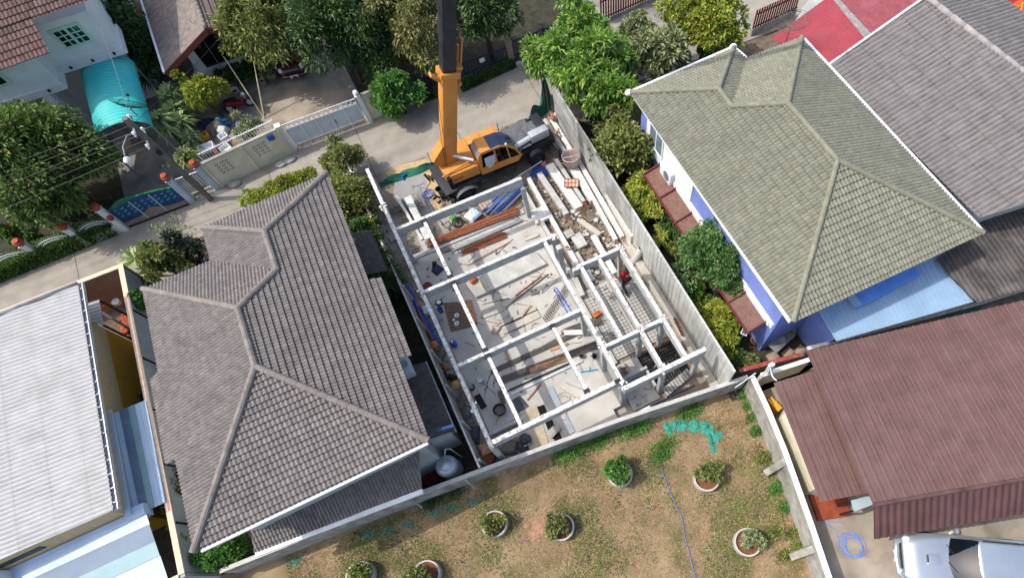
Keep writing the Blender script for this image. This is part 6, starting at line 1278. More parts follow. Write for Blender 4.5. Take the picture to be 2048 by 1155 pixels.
# ================================================================== vehicles
def loft(mb, secs, n=24):
    """secs: (x, half width, z bottom, z top, roundness) -> closed skin of rounded boxes along x"""
    P = np.zeros((len(secs), n, 3))
    for i, (x, hw, zb, zt, rr) in enumerate(secs):
        for k in range(n):
            a = 2 * pi * (k + .5) / n; c, s = cos(a), sin(a); e_ = rr
            P[i, k] = (x, hw * np.sign(c) * abs(c) ** e_, (zb + zt) / 2 + (zt - zb) / 2 * np.sign(s) * abs(s) ** e_)
    o = len(mb.v); mb.add(P.reshape(-1, 3), [(i * n + k, i * n + (k + 1) % n, (i + 1) * n + (k + 1) % n, (i + 1) * n + k) for i in range(len(secs) - 1) for k in range(n)] + [tuple(range(n))[::-1], tuple((len(secs) - 1) * n + k for k in range(n))])
def vehicle(name, label, cat, loc, rz, paint, kind):
    """x points to the nose"""
    t = thing(name, label, cat, loc, rz); L, W = ((2.55, .9) if kind == 'pickup' else (2.2, .86)); tall = kind == 'pickup'
    z0, zh, zr = (.45, 1.12, 1.78) if tall else (.3, .92, 1.42)
    m = MB()
    loft(m, [(-L, W * .9, z0 + .1, zh - .04, .3), (-L + .12, W, z0, zh, .25), (-.2, W, z0 - .05, zh, .22), (1.0, W, z0 - .05, zh + .02, .25), (L - .55, W * .97, z0 - .02, zh - .04, .3), (L - .15, W * .88, z0 + .02, zh - .16, .4), (L, W * .66, z0 + .1, zh - .32, .5)])
    bd_ = part('body', m, MATS[paint], t, world=False, smooth=True)
    cx0, cx1 = ((-1.75, 1.0) if tall else (-1.5, 1.15))
    m = MB(); loft(m, [(cx0 + .28, W * .80, zh - .1, zr - .03, .35), (cx0 + .5, W * .82, zh - .1, zr, .3), (cx1 - .85, W * .82, zh - .1, zr, .3), (cx1 - .68, W * .80, zh - .1, zr - .04, .35)]); part('roof', m, MATS[paint], t, world=False, smooth=True)
    ws = MB(); xa, xb = cx1, cx1 - .7; yw, yr = W * .83, W * .74
    G = np.zeros((9, 5, 3))
    for i, a in enumerate(np.linspace(-1, 1, 9)):
        for j, f_ in enumerate(np.linspace(0, 1, 5)): G[i, j] = (xa + (xb - xa) * f_ - .14 * a * a * (1 - .5 * f_), a * (yw + (yr - yw) * f_), zh + .0 + (zr - zh - .015) * (f_ ** .92) + .02)
    ws.grid(G); part('windscreen', ws, mk('auto_glass', '#0c1218', '#0f1620', 2, .03, spec=.9), t, world=False, smooth=True)
    for s in (-1, 1):
        g_ = MB(); P = [(xa - .12, s * (W * .85), zh + .03), (xb - .02, s * (W * .79), zr - .09), (cx0 + .45, s * (W * .79), zr - .09), (cx0 + .12, s * (W * .85), zh + .03)]; g_.add([V3(*p) + V3(0, s * .025, 0) for p in P], [(0, 1, 2, 3) if s < 0 else (3, 2, 1, 0)]); part('side_window', g_, MATS['auto_glass'], t, world=False)
        mr_ = MB(); mr_.box((xa - .35, s * (W + .12), zh + .1), (.12, .2, .16)); part('wing_mirror', mr_, MATS[paint], t, world=False, bevel=.03)
        h_ = MB(); h_.ball((L - .22, s * W * .68, zh - .24), .16, 12, 7, (1.1, .9, .7)); part('headlight', h_, mk('lamp_glass', '#dfe4e8', '#c3cad0', 6, .15), t, world=False, smooth=True)
        h_ = MB(); h_.ball((L - .42, s * W * .88, zh - .27), .08, 10, 6); part('indicator', h_, mk('amber', '#c2552a', '#b34a22', 4, .3), t, world=False, smooth=True)
        for x in (-L * .6, L * .6):
            w_ = MB(); r_ = .38 if tall else .31; w_.tube([(x, s * (W - .16), r_), (x, s * (W - .13), r_), (x, s * (W + .02), r_), (x, s * (W + .05), r_)], [r_ * .8, r_, r_, r_ * .85], 22); wl = part('wheel', w_, MATS['black_rubber'], t, world=False); w_ = MB(); w_.tube([(x, s * (W + .045), r_), (x, s * (W + .06), r_)], [r_ * .6, r_ * .5], 16); part('rim', w_, MATS['zinc'], wl, world=False)
    b_ = MB(); b_.tube([(L - .25, -W * .95, z0 + .12), (L + .03, -W * .62, z0 + .12), (L + .08, 0, z0 + .12), (L + .03, W * .62, z0 + .12), (L - .25, W * .95, z0 + .12)], .11, 8); part('bumper', b_, MATS[paint], t, world=False, smooth=True)
    b_ = MB(); b_.box((L - .02, 0, zh - .36), (.06, .9, .14)); part('grille', b_, MATS['black_metal'], t, world=False)
    b_ = MB(); b_.box((L + .15, 0, z0 + .14), (.03, .42, .14)); part('number_plate', b_, MATS['white_plastic'], t, world=False)
    if tall:
        b_ = MB(); b_.box((1.55, .05, zh + .05), (.42, .34, .09)); hs_ = part('bonnet_scoop', b_, MATS[paint], t, world=False, bevel=.04); b_ = MB(); b_.box((1.77, .05, zh + .05), (.03, .28, .06)); part('intake', b_, MATS['black_metal'], hs_, world=False)
        b_ = MB(); loft(b_, [(-L + .05, W * .86, zh - .1, zr - .05, .3), (-L + .2, W * .88, zh - .1, zr + .0, .25), (-1.75, W * .88, zh - .1, zr + .02, .25), (-1.62, W * .86, zh - .1, zr - .02, .3)]); part('canopy', b_, MATS[paint], t, world=False, smooth=True)
        b_ = MB(); b_.box((.42, .3, zr - .16), (.05, .3, .004), R=np.array([[cos(.75), 0, sin(.75)], [0, 1, 0], [-sin(.75), 0, cos(.75)]])); part('screen_sticker', b_, MATS['white_plastic'], t, world=False)
        for s in (-1, 1): b_ = MB(); b_.beam((cx0 + .3, s * W * .74, zr + .03), (cx1 - .9, s * W * .74, zr + .03), .04, .03); part('roof_rail', b_, MATS['black_metal'], t, world=False)
        for i in range(2): b_ = MB(); b_.tube([(xa + .03, -.5 + .6 * i, zh + .04), (xa - .18, -.1 + .55 * i, zh + .18)], .012, 5); part('wiper', b_, MATS['black_rubber'], t, world=False)
    return t
mk('paint_silver', '#b7bec6', '#aeb6be', 1.5, .22, metal=.65, spec=.6, coat=.6); mk('paint_maroon', '#47201f', '#3e1a1a', 1.5, .25, spec=.5, coat=.5)
nose, tail = at(1795, 1110, .7), at(2028, 1130, 1.0); hd2 = unit((nose - tail) * V3(1, 1, 0)); rz = math.atan2(hd2[1], hd2[0])
pc = nose - hd2 * 2.6 * 1.2; pk_ = vehicle('pickup_truck', 'silver pickup truck with bonnet scoop in the lower right parking yard', 'pickup truck', (pc[0], pc[1], 0.01), rz, 'paint_silver', 'pickup'); pk_.scale = (1.2, 1.2, 1.12)
p1, p2 = at(585, 140, .6), at(575, 95, .6); hd2 = unit((p1 - p2) * V3(1, 1, 0)); pc = p1 - hd2 * 2.15
vehicle('parked_car', 'dark maroon car half under the trees at the end of the driveway', 'car', (pc[0], pc[1], 0.03), math.atan2(hd2[1], hd2[0]), 'paint_maroon', 'sedan').scale = (1.12,) * 3
# motorcycle in front of the potted garden
mcy = thing('motorcycle', 'red and grey motor scooter standing in the shade of the front yard', 'motorcycle', at(485, 218, 0.02), math.atan2(*(at(500, 212, 0) - at(465, 224, 0))[[1, 0]]))
for x in (-.62, .62):
    m = MB(); m.tube([(x + .27 * cos(a), 0, .28 + .27 * sin(a)) for a in np.linspace(0, 2 * pi, 20, endpoint=False)], .05, 8, closed=True); wl = part('wheel', m, MATS['black_rubber'], mcy, world=False); m = MB(); m.tube([(x, -.03, .28), (x, .03, .28)], .16, 12); part('rim', m, MATS['zinc'], wl, world=False)
m = MB(); loft(m, [(-.75, .08, .62, .72, .6), (-.5, .14, .4, .78, .5), (0, .12, .3, .6, .5), (.2, .16, .25, .5, .5), (.4, .1, .3, .8, .5)], 14); part('body', m, mk('scooter_red', '#7d1a22', '#6b141c', 3, .3), mcy, world=False, smooth=True)
m = MB(); loft(m, [(-.68, .1, .74, .8, .6), (-.4, .15, .74, .86, .6), (.05, .12, .7, .8, .6)], 12); part('seat', m, MATS['black_rubber'], mcy, world=False, smooth=True)
m = MB(); m.tube([(.62, 0, .3), (.5, 0, .95)], .035, 8); m.tube([(.42, -.34, 1.0), (.5, -.1, .97), (.5, .1, .97), (.42, .34, 1.0)], .018, 6); part('handlebar', m, MATS['zinc'], mcy, world=False)
m = MB(); m.ball((.6, 0, .88), .09, 10, 6); part('headlight', m, MATS['lamp_glass'], mcy, world=False, smooth=True)
for o in [o for o in SC.objects if o.parent == crane and o.name.split('.')[0] in ('engine_house', 'winch_cover', 'hatch', 'winch_drum', 'bumper_pad', 'vent_louvre', 'cab', 'turntable')]: o.location = (0.025, 0.13, 0.03); o.scale = (0.895, 0.92, 0.98)
for o in SC.objects:
    if o.name.startswith('person') and 'seated' in str(o.get('label')): o.location = (4.0, 22.69, 1.3); o.scale = (0.93,) * 3
# ================================================================== trees and plants
leafmat('leaf_mango', '#2c3d1c', '#5f7434', .4, .25, '#8a7c3a'); leafmat('leaf_dark', '#1d3018', '#41592b', .4, .2, '#57662f'); leafmat('leaf_bright', '#3b5b22', '#718d3c', .35, .35, '#948540')
leafmat('leaf_yellow', '#566822', '#8f9438', .35, .35, '#a87f4e'); leafmat('leaf_dull', '#3c4a2c', '#7c835a', .35, .2, '#97926a'); leafmat('leaf_olive', '#3f4a25', '#757d40', .4, .25, '#8c6a45')
leafmat('leaf_guava', '#3b4a27', '#757a40', .4, .3, '#b09a44'); leafmat('leaf_lime', '#2d5124', '#5a7f38', .35, .3); leafmat('leaf_hedge', '#33501f', '#5c7632', .35, .25, '#7d8040'); leafmat('leaf_round', '#2c4726', '#527039', .35, .2, '#7f7a45')
leafmat('leaf_palm', '#465f33', '#96a368', .3, .2, '#a8a36c'); leafmat('leaf_gold', '#6c7d2c', '#a3a54c', .25, .3); leafmat('leaf_brown', '#4b4c2c', '#7c7c48', .4, .2, '#6d7a3a'); leafmat('leaf_violet', '#20271b', '#3f4a36', .4, .1, '#4a3f48')
def tr(label, x, y, z, rx, ry, rz, mat, cl, lv, size, asp=.42, seed=0, name='tree', cat='tree', group=None, tr_=.13, shell=.5, clr=.33, up=.5, base=None):
    c = at(x, y, z); b = V3(c[0], c[1], 0.01) if base is None else V3(*base)
    return tree(name, label, cat, b, c, (rx, ry, rz), MATS[mat], cl, lv, size, asp, seed, tr_, group=group, shell=shell, clump_r=clr, up=up)
tr('huge yellow-green mango tree filling the left edge below the white house', 74, 330, 3.3, 2.45, 2.45, 2.2, 'leaf_mango', 190, 15000, .24, .4, 1, tr_=.22)
tr('large olive-tinged mango tree behind the gabled house at the top edge', 545, 38, 3.6, 2.4, 2.5, 2.0, 'leaf_olive', 130, 9000, .24, .38, 2, tr_=.18)
tr('dark green mango tree at the top edge over the parked car', 672, 62, 3.4, 2.1, 2.2, 2.0, 'leaf_dark', 130, 9500, .27, .3, 3, tr_=.18, group=None)
tr('deep green mango tree close behind the first, at the top edge', 748, 28, 3.2, 2.0, 2.1, 1.7, 'leaf_dark', 90, 6500, .26, .3, 4, tr_=.16)
tr('brownish flowering mango tree left of the black boom', 820, 48, 3.4, 2.0, 2.1, 1.8, 'leaf_brown', 100, 7000, .24, .35, 5, tr_=.16)
tr('sparse dark tree right behind the black boom', 960, 18, 3.2, 2.0, 1.6, 1.7, 'leaf_dark', 80, 5500, .27, .28, 6, tr_=.16)
tr('small dark tree at the foot of the mango trees', 765, 118, 2.0, 1.3, 1.3, 1.3, 'leaf_dark', 50, 3000, .24, .3, 7)
tr('shadowed brown-green thicket behind the palm-like shrub', 845, 105, 1.4, 1.6, 1.4, 1.1, 'leaf_brown', 44, 2400, .22, .35, 8, 'shrub', 'shrub')
tr('round bright green bush leaning over the cream street wall', 792, 188, 1.4, 1.15, 1.05, 1.1, 'leaf_lime', 60, 3600, .2, .6, 9, 'bush', 'bush')
BG = [(1165, 140, 3.2, 1.7, 1.6, 1.5, 90, 3600), (1085, 118, 2.8, 1.05, .95, .9, 36, 1300), (1160, 55, 3.6, .95, 1.4, 1.0, 44, 1600), (1220, 195, 2.8, 1.2, 1.2, 1.3, 46, 1800), (1230, 130, 2.8, 1.0, 1.0, 1.1, 36, 1300)]
bt = thing('mango_tree', 'big bright green mango tree overhanging the front corner of the metal fence', 'tree', (*at(1185, 150, 0)[:2], 0)); m = MB(); ccs = []
for k, (x, y, z, rx, ry, rz_, cl, lv) in enumerate(BG):
    c = at(x, y, z); cs = crown(m, c, (rx, ry, rz_), cl, lv, .36, .3, .34, seed=20 + k, up=.2); ccs.append(c)
part('crown', m, MATS['leaf_bright'], bt); m = MB(); b = at(1185, 150, 0); b = V3(ccs[0][0] + .3, ccs[0][1] + .3, 0)
for c in ccs: m.tube([b, (b + c) / 2 + V3(0, 0, .3), c], [.17, .12, .05], 7)
part('trunk', m, MATS['bark'], bt)
tr('dull dark shrub behind the bright mango tree', 1270, 82, 1.8, 1.2, 1.0, 1.2, 'leaf_dull', 44, 2000, .2, .4, 30, 'shrub', 'shrub')
tr('grey-green broad-leaved tree left of the green roof corner', 1325, 118, 2.3, 1.6, 1.1, 1.3, 'leaf_dull', 60, 1900, .38, .34, 31)
tr('yellow-green tree with orange tips above the green roof', 1412, 45, 2.9, 1.8, 1.8, 1.6, 'leaf_yellow', 110, 6500, .2, .6, 32)
tr('lower green part of the garden behind the green roof', 1440, 95, 1.6, 1.2, .9, 1.1, 'leaf_lime', 36, 1600, .2, .5, 33, 'bush', 'bush')
tr('dark undergrowth shrub between the metal fence and the mango tree', 1210, 235, 1.3, .9, 1.1, 1.0, 'leaf_dark', 34, 1500, .25, .35, 34, 'shrub', 'shrub')
tr('yellow-green guava tree between the metal fence and the blue house', 1250, 300, 2.0, 1.5, 1.5, 1.4, 'leaf_guava', 90, 3600, .24, .55, 35)
tr('bright lime hedge shrub along the metal fence', 1290, 402, 1.1, .8, 1.5, .9, 'leaf_gold', 50, 2600, .2, .35, 36, 'shrub', 'shrub', up=.8)
tr('dense dark round tree beside the blue wall', 1420, 523, 2.3, 1.1, 1.9, 1.7, 'leaf_round', 90, 8000, .15, .6, 37, clr=.28)
tr('smaller dark round shrub touching the dense tree on its right', 1450, 555, 2.2, .8, .8, 1.0, 'leaf_round', 40, 2600, .15, .6, 38, 'shrub', 'shrub', clr=.28)
tr('golden-green shrub below the dense dark tree', 1440, 648, 1.0, .85, 1.2, .9, 'leaf_yellow', 44, 2300, .18, .45, 39, 'shrub', 'shrub')
tr('low dark fern clump at the end of the metal fence', 1478, 718, .4, .5, .3, .35, 'leaf_dark', 16, 600, .2, .3, 40, 'fern', 'plant')
tr('yellow-green fern beside the red-topped garden wall', 1500, 722, .4, .3, .25, .3, 'leaf_guava', 10, 320, .2, .25, 41, 'fern', 'plant')
tr('low croton bush with orange tips under the dense dark tree', 1362, 505, .8, .5, .7, .6, 'leaf_olive', 26, 1000, .18, .45, 42, 'bush', 'bush')
tr('dark leafy tree between the white house and the gabled house', 258, 60, 2.6, 1.5, 1.7, 1.7, 'leaf_dark', 80, 3600, .22, .4, 43)
tr('dark shrub below it between the two houses', 282, 105, 1.6, .9, 1.1, 1.1, 'leaf_dark', 36, 2000, .2, .4, 44, 'shrub', 'shrub')
tr('yellow-green citrus tree in front of the gabled house', 406, 192, 1.6, .95, .95, 1.0, 'leaf_yellow', 50, 2400, .2, .5, 45)
tr('wispy grey-green shrub behind the cream street wall', 503, 265, .9, .7, .65, .8, 'leaf_dull', 26, 1300, .22, .16, 46, 'shrub', 'shrub', up=1.2)
tr('olive-green bush hanging over the grey concrete fence at the lane', 688, 322, 1.1, 1.1, .9, .8, 'leaf_olive', 44, 2600, .16, .4, 47, 'bush', 'bush')
tr('wide leafy hedge bush between the grey roof and the concrete fence', 706, 400, 1.4, .95, 2.2, 1.3, 'leaf_guava', 60, 3600, .17, .5, 48, 'bush', 'bush')
tr('dark shaded bush further down the passage by the grey roof', 738, 475, 1.2, .6, 1.3, 1.0, 'leaf_dark', 36, 2000, .18, .5, 49, 'bush', 'bush')
tr('dark palm clump at the shaded end of the passage', 772, 545, 1.2, .5, 1.0, .9, 'leaf_dark', 20, 900, .4, .1, 50, 'shrub', 'shrub')
tr('bright weedy shrub along the lane above the grey roof', 585, 372, .45, 1.4, .5, .4, 'leaf_yellow', 44, 2000, .17, .4, 51, 'shrub', 'shrub')
tr('lower weedy clump beside the lane at the grey roof corner', 510, 398, .4, .8, .4, .4, 'leaf_gold', 24, 900, .15, .4, 52, 'shrub', 'shrub')
tr('green garden bush at the corner of the grey house front yard', 330, 530, 1.5, .9, .8, 1.0, 'leaf_guava', 40, 2000, .2, .5, 53, 'bush', 'bush')
tr('dark blackish-green bush beside the brown slat gate', 372, 508, 1.4, .75, .6, 1.0, 'leaf_violet', 34, 1600, .2, .5, 54, 'bush', 'bush')
tr('bare greyish feathery shrub reaching over the lane', 352, 475, 1.2, .7, .6, .9, 'leaf_dull', 22, 500, .2, .12, 55, 'shrub', 'shrub', up=1.5)
tr('leafy green bush tucked behind the corner of the grey house', 450, 1103, 1.0, 1.05, .45, .8, 'leaf_lime', 44, 2600, .2, .5, 56, 'bush', 'bush')
tr('vine climbing between the beige fence and the grey house', 352, 985, 1.2, .25, 1.5, .7, 'leaf_guava', 30, 900, .16, .5, 57, 'vine', 'vine')
tr('second sparse vine nearer the corner of the grey house', 372, 1075, 1.2, .25, .7, .6, 'leaf_yellow', 16, 450, .16, .5, 58, 'vine', 'vine')
tr('small green shrub beside the left end of the grey roof', 288, 608, 1.6, .3, .5, .5, 'leaf_lime', 14, 420, .2, .5, 59, 'shrub', 'shrub')
tr('low dark flower bush with red blooms beside the beige fence', 303, 812, 1.2, .2, .5, .4, 'leaf_dark', 12, 300, .16, .5, 60, 'shrub', 'shrub')
tr('low dark bush filling the gap behind the metal fence, nearest the lime shrub', 1338, 462, .7, .5, .8, .6, 'leaf_round', 26, 1200, .16, .5, 123, 'bush', 'bush')
tr('low dark bush between the dense tree and the golden-green shrub', 1400, 598, .7, .5, .8, .6, 'leaf_hedge', 26, 1200, .16, .5, 124, 'bush', 'bush')
for k, (x, y, r, lab) in enumerate(((118, 405, .42, 'clipped round bush nearest the blue gate'), (18, 468, .42, 'clipped round bush at the left edge behind the white railing'), (45, 455, .3, 'small clipped bush second from the left edge'), (120, 430, .5, 'dark low bush behind the arched railing'), (70, 475, .3, 'tiny clipped bush behind the second railing'))):
    tr(lab, x, y, r, r, r, r, ('leaf_hedge', 'leaf_hedge', 'leaf_hedge', 'leaf_dark', 'leaf_round')[k], 22, 800, .12, .6, 62 + k, 'topiary_bush', 'bush', 'clipped bushes in the left garden', .05, .7)
# strappy rosettes: palms, dracaenas
def rosette(name, label, cat, x, y, z, r, mat, n=46, seed=0, group=None, stem=.07, fan=False, heads=1):
    rg = np.random.default_rng(seed); c = at(x, y, z); t = thing(name, label, cat, (c[0], c[1], 0.01), group=group); m = MB()
    for h in range(heads):
        hc = c + V3(*(rg.normal(0, r * .35, 3) if h else (0, 0, 0)))
        for i in range(n):
            a = rg.uniform(0, 2 * pi); e_ = rg.uniform(-.25, 1.1); d = V3(cos(a) * cos(e_), sin(a) * cos(e_), sin(e_)); L = r * rg.uniform(.7, 1.05); x_ = unit(np.cross(d, V3(0, 0, 1)) + V3(1e-4, 0, 0)); wd = r * (.05 if not fan else .07)
            p1_, p2_, p3_ = hc + d * L * .35, hc + d * L * .72 - V3(0, 0, L * .1), hc + d * L - V3(0, 0, L * .38)
            m.add([hc - x_ * wd * .4, hc + x_ * wd * .4, p1_ + x_ * wd, p1_ - x_ * wd, p2_ + x_ * wd * .7, p2_ - x_ * wd * .7, p3_], [(0, 1, 2, 3), (3, 2, 4, 5), (5, 4, 6)])
    part('fronds', m, MATS[mat], t); m = MB(); m.tube([(c[0], c[1], 0), c], [stem * 1.2, stem], 7); part('trunk', m, MATS['bark'], t); return t
rosette('dracaena', 'spiky yellow-green rosette plant left of the orange boom', 'plant', 858, 132, 1.3, .85, 'leaf_gold', 80, 1)
for k, (x, y, r, lab) in enumerate(((338, 195, .95, 'fan palm in front of the gabled house, furthest from the lane'), (352, 222, .9, 'fan palm in the middle of the row by the carport'), (335, 258, .95, 'pale fan palm below the middle one'), (372, 320, .85, 'yellow-green fan palm beside the power pole'))):
    rosette('fan_palm', lab, 'palm', x, y, 1.5, r, ('leaf_palm', 'leaf_palm', 'leaf_palm', 'leaf_guava')[k], 60, 10 + k, 'fan palms by the carport', fan=True, heads=3)
rosette('fan_palm', 'dark fan palm squeezed beside the gabled house wall', 'palm', 298, 140, 1.6, .85, 'leaf_dark', 60, 15, 'fan palms by the carport', fan=True, heads=2)
rosette('feather_palm', 'grey-green feathery palm at the corner of the beige fence', 'palm', 272, 520, 1.6, 1.1, 'leaf_palm', 60, 20)
rosette('feather_palm', 'drooping dark palm just below the feathery palm', 'palm', 298, 545, 1.2, .8, 'leaf_dark', 46, 21)
rosette('dracaena', 'yellow striped dracaena beside the dense dark tree', 'plant', 1326, 470, 1.0, .7, 'leaf_gold', 44, 22, heads=2)
for k, (x, y) in enumerate(((762, 500), (785, 580))): rosette('feather_palm', ('dark palm in the passage beside the concrete fence, upper one', 'dark palm in the passage beside the concrete fence, lower one')[k], 'palm', x, y, 1.0, .7, 'leaf_dark', 40, 24 + k)
def hedge(label, p, q, w_, h, mat, n, seed, size=.13):
    p, q = V3(*p), V3(*q); d = unit(q - p); x = V3(-d[1], d[0], 0); L = np.linalg.norm(q - p); rg = np.random.default_rng(seed); t = thing('hedge', label, 'hedge', (p + q) / 2)
    s = rg.uniform(0, L, n); a = rg.uniform(-1, 1, n); z = rg.uniform(0, 1, n); side = rg.uniform(0, 1, n) < .5; a = np.where(side, np.sign(a) * rg.uniform(.85, 1.05, n), a); z = np.where(side, z, rg.uniform(.88, 1.06, n))
    C = p + np.outer(s, d) + np.outer(a * w_ / 2, x) + np.outer(z * h * (1 + .06 * np.sin(s * 2.2)), V3(0, 0, 1)); Nn = np.outer(np.where(side, np.sign(a), a * .4), x) + np.outer(np.where(side, .5, 1.0), V3(0, 0, 1)) + rg.normal(0, .5, (n, 3))
    m = MB(); leaf_mesh(m, C, Nn, size, size * .6); part('foliage', m, MATS[mat], t)
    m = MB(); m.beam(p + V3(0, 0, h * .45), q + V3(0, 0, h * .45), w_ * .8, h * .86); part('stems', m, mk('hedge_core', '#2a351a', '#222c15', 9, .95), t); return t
ha, hb = at(-60, 585, .0), at(238, 463, .0)
hedge('long clipped green hedge along the lane below the white railing', ha + V3(0, .25, 0), hb + V3(0, .25, 0), .8, .85, 'leaf_hedge', 9000, 1)
hedge('low dark ground-cover hedge along the navy fence', at(922, 178, 0), at(1028, 128, 0), .6, .35, 'leaf_dark', 2600, 2)
hedge('dark strip of ground cover left of the orange boom', at(830, 205, 0), at(882, 185, 0), .5, .3, 'leaf_dark', 1200, 3)
# lawn: grass, weeds, pots
leafmat('grass_dry', '#5d4c33', '#a08a62', .35, .2, '#4c4e2a'); leafmat('grass_green', '#33421f', '#59652f', .4, .2, '#75683d')
rg = np.random.default_rng(77)
def on_lawn(u, v):
    north = np.interp(u, [-16, -9.4, -3.3, 3.4, 9.9], [8.1, 7.35, 6.7, 5.9, 4.95]) - .12; east = np.interp(v, [-12, -4.3, -2, 1.2, 4.9], [6.0, 7.9, 8.5, 9.25, 9.85]) - .15
    return (v < north) & (u < east)
def vnoise(u, v, s, seed):
    r2 = np.random.default_rng(seed); o = np.zeros_like(u)
    for k in range(6):
        a = r2.uniform(0, 2 * pi); f_ = s * r2.uniform(.6, 1.7); o += np.sin((u * cos(a) + v * sin(a)) * f_ + r2.uniform(0, 6))
    return o / 3
POTS = ((1240, 950, .6, 'leaf_lime', .95), (1411, 958, .62, 'leaf_guava', .5), (992, 1048, .6, 'leaf_olive', .4), (1123, 1054, .62, 'leaf_guava', .65), (1492, 1084, .63, 'leaf_dull', .3), (727, 1150, .62, 'leaf_olive', .25), (858, 1148, .62, 'leaf_guava', .75))
def grass(n, mat, size, asp, name, thr, seed, h=.5):
    r2 = np.random.default_rng(seed); u, v = r2.uniform(-13, 10, n * 4), r2.uniform(-7, 8, n * 4); ok = on_lawn(u, v); g_ = vnoise(u, v, 1.1, 5) + .5 * vnoise(u, v, 3.1, 6)
    for x, y, r_, _m, _h in POTS: p = at(x, y, 0); g_ += 1.0 * np.exp(-((u - p[0]) ** 2 + (v - p[1]) ** 2) / 1.6)
    ok &= (g_ + r2.normal(0, .35, len(u)) > thr) if thr > -9 else ok; u, v = u[ok][:n], v[ok][:n]; k = len(u)
    m = MB(); d = r2.normal(0, 1, (k, 3)); d[:, 2] = np.abs(d[:, 2]) * h + .1; leaf_mesh(m, np.stack([u, v, np.full(k, .004)], 1), d, size, size * asp, .1, .05); return struct(name, m, MATS[mat], 'stuff')
grass(34000, 'grass_dry', .17, .13, 'dry_grass', -99, 1); grass(42000, 'grass_green', .13, .24, 'grass', .42, 2)
def weeds(label, pts, mat, seed, n=500, size=.12):
    m = MB(); r2 = np.random.default_rng(seed)
    for x, y, s in pts:
        k = n; a = at(x, y, 0); o = r2.normal(0, 1, (k, 3)) * V3(s, s * .6, 0) / 44; d = r2.normal(0, 1, (k, 3)); d[:, 2] = np.abs(d[:, 2]) + .4; leaf_mesh(m, a + o + V3(0, 0, .02) + np.abs(r2.normal(0, .07, (k, 1))) * V3(0, 0, 1), d, size, size * .5, .2, .1)
    return m
for k, (pts, mat, lab) in enumerate(((((1130, 908, 14), (1165, 893, 16), (1200, 882, 14), (1260, 862, 16), (1285, 853, 10)), 'leaf_lime', 'leafy green weeds along the rear wall below the building frame'), (((1375, 825, 14), (1390, 818, 8)), 'leaf_lime', 'green weed clump at the rear wall above the turquoise net'), (((1330, 890, 16), (1322, 912, 12)), 'leaf_lime', 'patch of green weeds below the turquoise net'), (((1490, 788, 8), (1498, 810, 8), (1505, 835, 8), (1512, 862, 8)), 'leaf_lime', 'strip of bright weeds at the top end of the yard wall'), (((1528, 915, 10), (1545, 935, 8)), 'leaf_guava', 'dry yellow-green weeds by the first buttress of the yard wall'), (((1552, 975, 9), (1575, 1010, 11)), 'leaf_lime', 'green weed clump midway along the yard wall'), (((1545, 1065, 12), (1585, 1065, 10), (1600, 1090, 8), (1570, 1110, 9)), 'leaf_guava', 'straggly weeds around the second buttress of the yard wall'), (((905, 985, 16), (860, 1003, 12)), 'leaf_dark', 'dark weeds at the foot of the rear wall left of the frame'))):
    single('weed_clump', weeds('', pts, mat, 90 + k), MATS[mat], lab, 'weeds')
lab_p = ('cement ring planter with the fullest leafy shrub, below the rear wall', 'cement ring planter with a half-bare shrub, nearest the yard wall top', 'cement ring planter with low brown-green plants left of the clay patch', 'cement ring planter with spreading shrub right of the clay patch', 'cement ring planter with a sparse grey sapling, nearest the buttresses', 'cement ring planter mostly empty at the bottom edge', 'cement ring planter with shrub spilling left at the bottom edge')
mk('planter_soil', '#7a4a34', '#63402f', 8, .95, .5)
for k, (x, y, r_, mat, h) in enumerate(POTS):
    p = at(x, y, .0); t = thing('planter_ring', lab_p[k], 'planter', p, group='cement ring planters on the lawn'); m = MB(); m.lathe((0, 0, 0), [(r_, 0), (r_, .42), (r_ * .88, .42), (r_ * .87, .2)], 30); part('ring', m, MATS['concrete'], t, world=False)
    m = MB(); m.cyl((0, 0, .1), r_ * .9, .18, 24); part('soil', m, MATS['planter_soil'], t, world=False)
    o = ((-.05, .1), (.2, .1), (-.05, -.05), (-.1, .08), (.2, -.05), (.1, .1), (-.3, -.05))[k]; m = MB(); cs = crown(m, (o[0], o[1], .5 + h * .3), (.5 * (.6 + h * .5), .45 * (.6 + h * .5), .5 * h + .1), 20, int(450 + 900 * h), .17, .3, .35, seed=100 + k, up=.6); part('shrub', m, MATS[mat], t, world=False)
    m = MB(); [m.tube([(o[0] * .5, o[1] * .5, .2), q], [.025, .008], 5) for q in cs[::4]]; part('stem', m, MATS['bark'], t, world=False)
m = MB(); P = [at(*p, .03) for p in ((1056, 1040), (1082, 1024), (1102, 1038), (1100, 1066), (1086, 1080), (1066, 1070))]; rg = np.random.default_rng(4)
for i in range(70): a, b = rg.normal(1078, 9), rg.normal(1052, 12); m.ball(at(a, b, .01), rg.uniform(.05, .16), 7, 4, (1.2, 1, .22))
single('clay_heap', m, mk('clay_pinkish', '#9c7a60', '#8a6b54', 6, .95, .4), 'low patch of pinkish clay clods between two planters', 'clay heap')
m = MB(); pts = [at(x, y, .05) for x, y in ((1322, 935), (1336, 975), (1350, 1005), (1364, 1035), (1370, 1075), (1380, 1110), (1392, 1160), (1400, 1200))]; m.tube(pts, .018, 6); single('garden_hose', m, mk('hose_blue', '#6b7fb8', '#5d70a8', 3, .5), 'pale blue hose running down the lawn between the planters', 'hose')
mk('net_turquoise', '#3f8f7e', '#2f7a6a', 9, .9, .3)
nt2 = MB(); rg = np.random.default_rng(14)
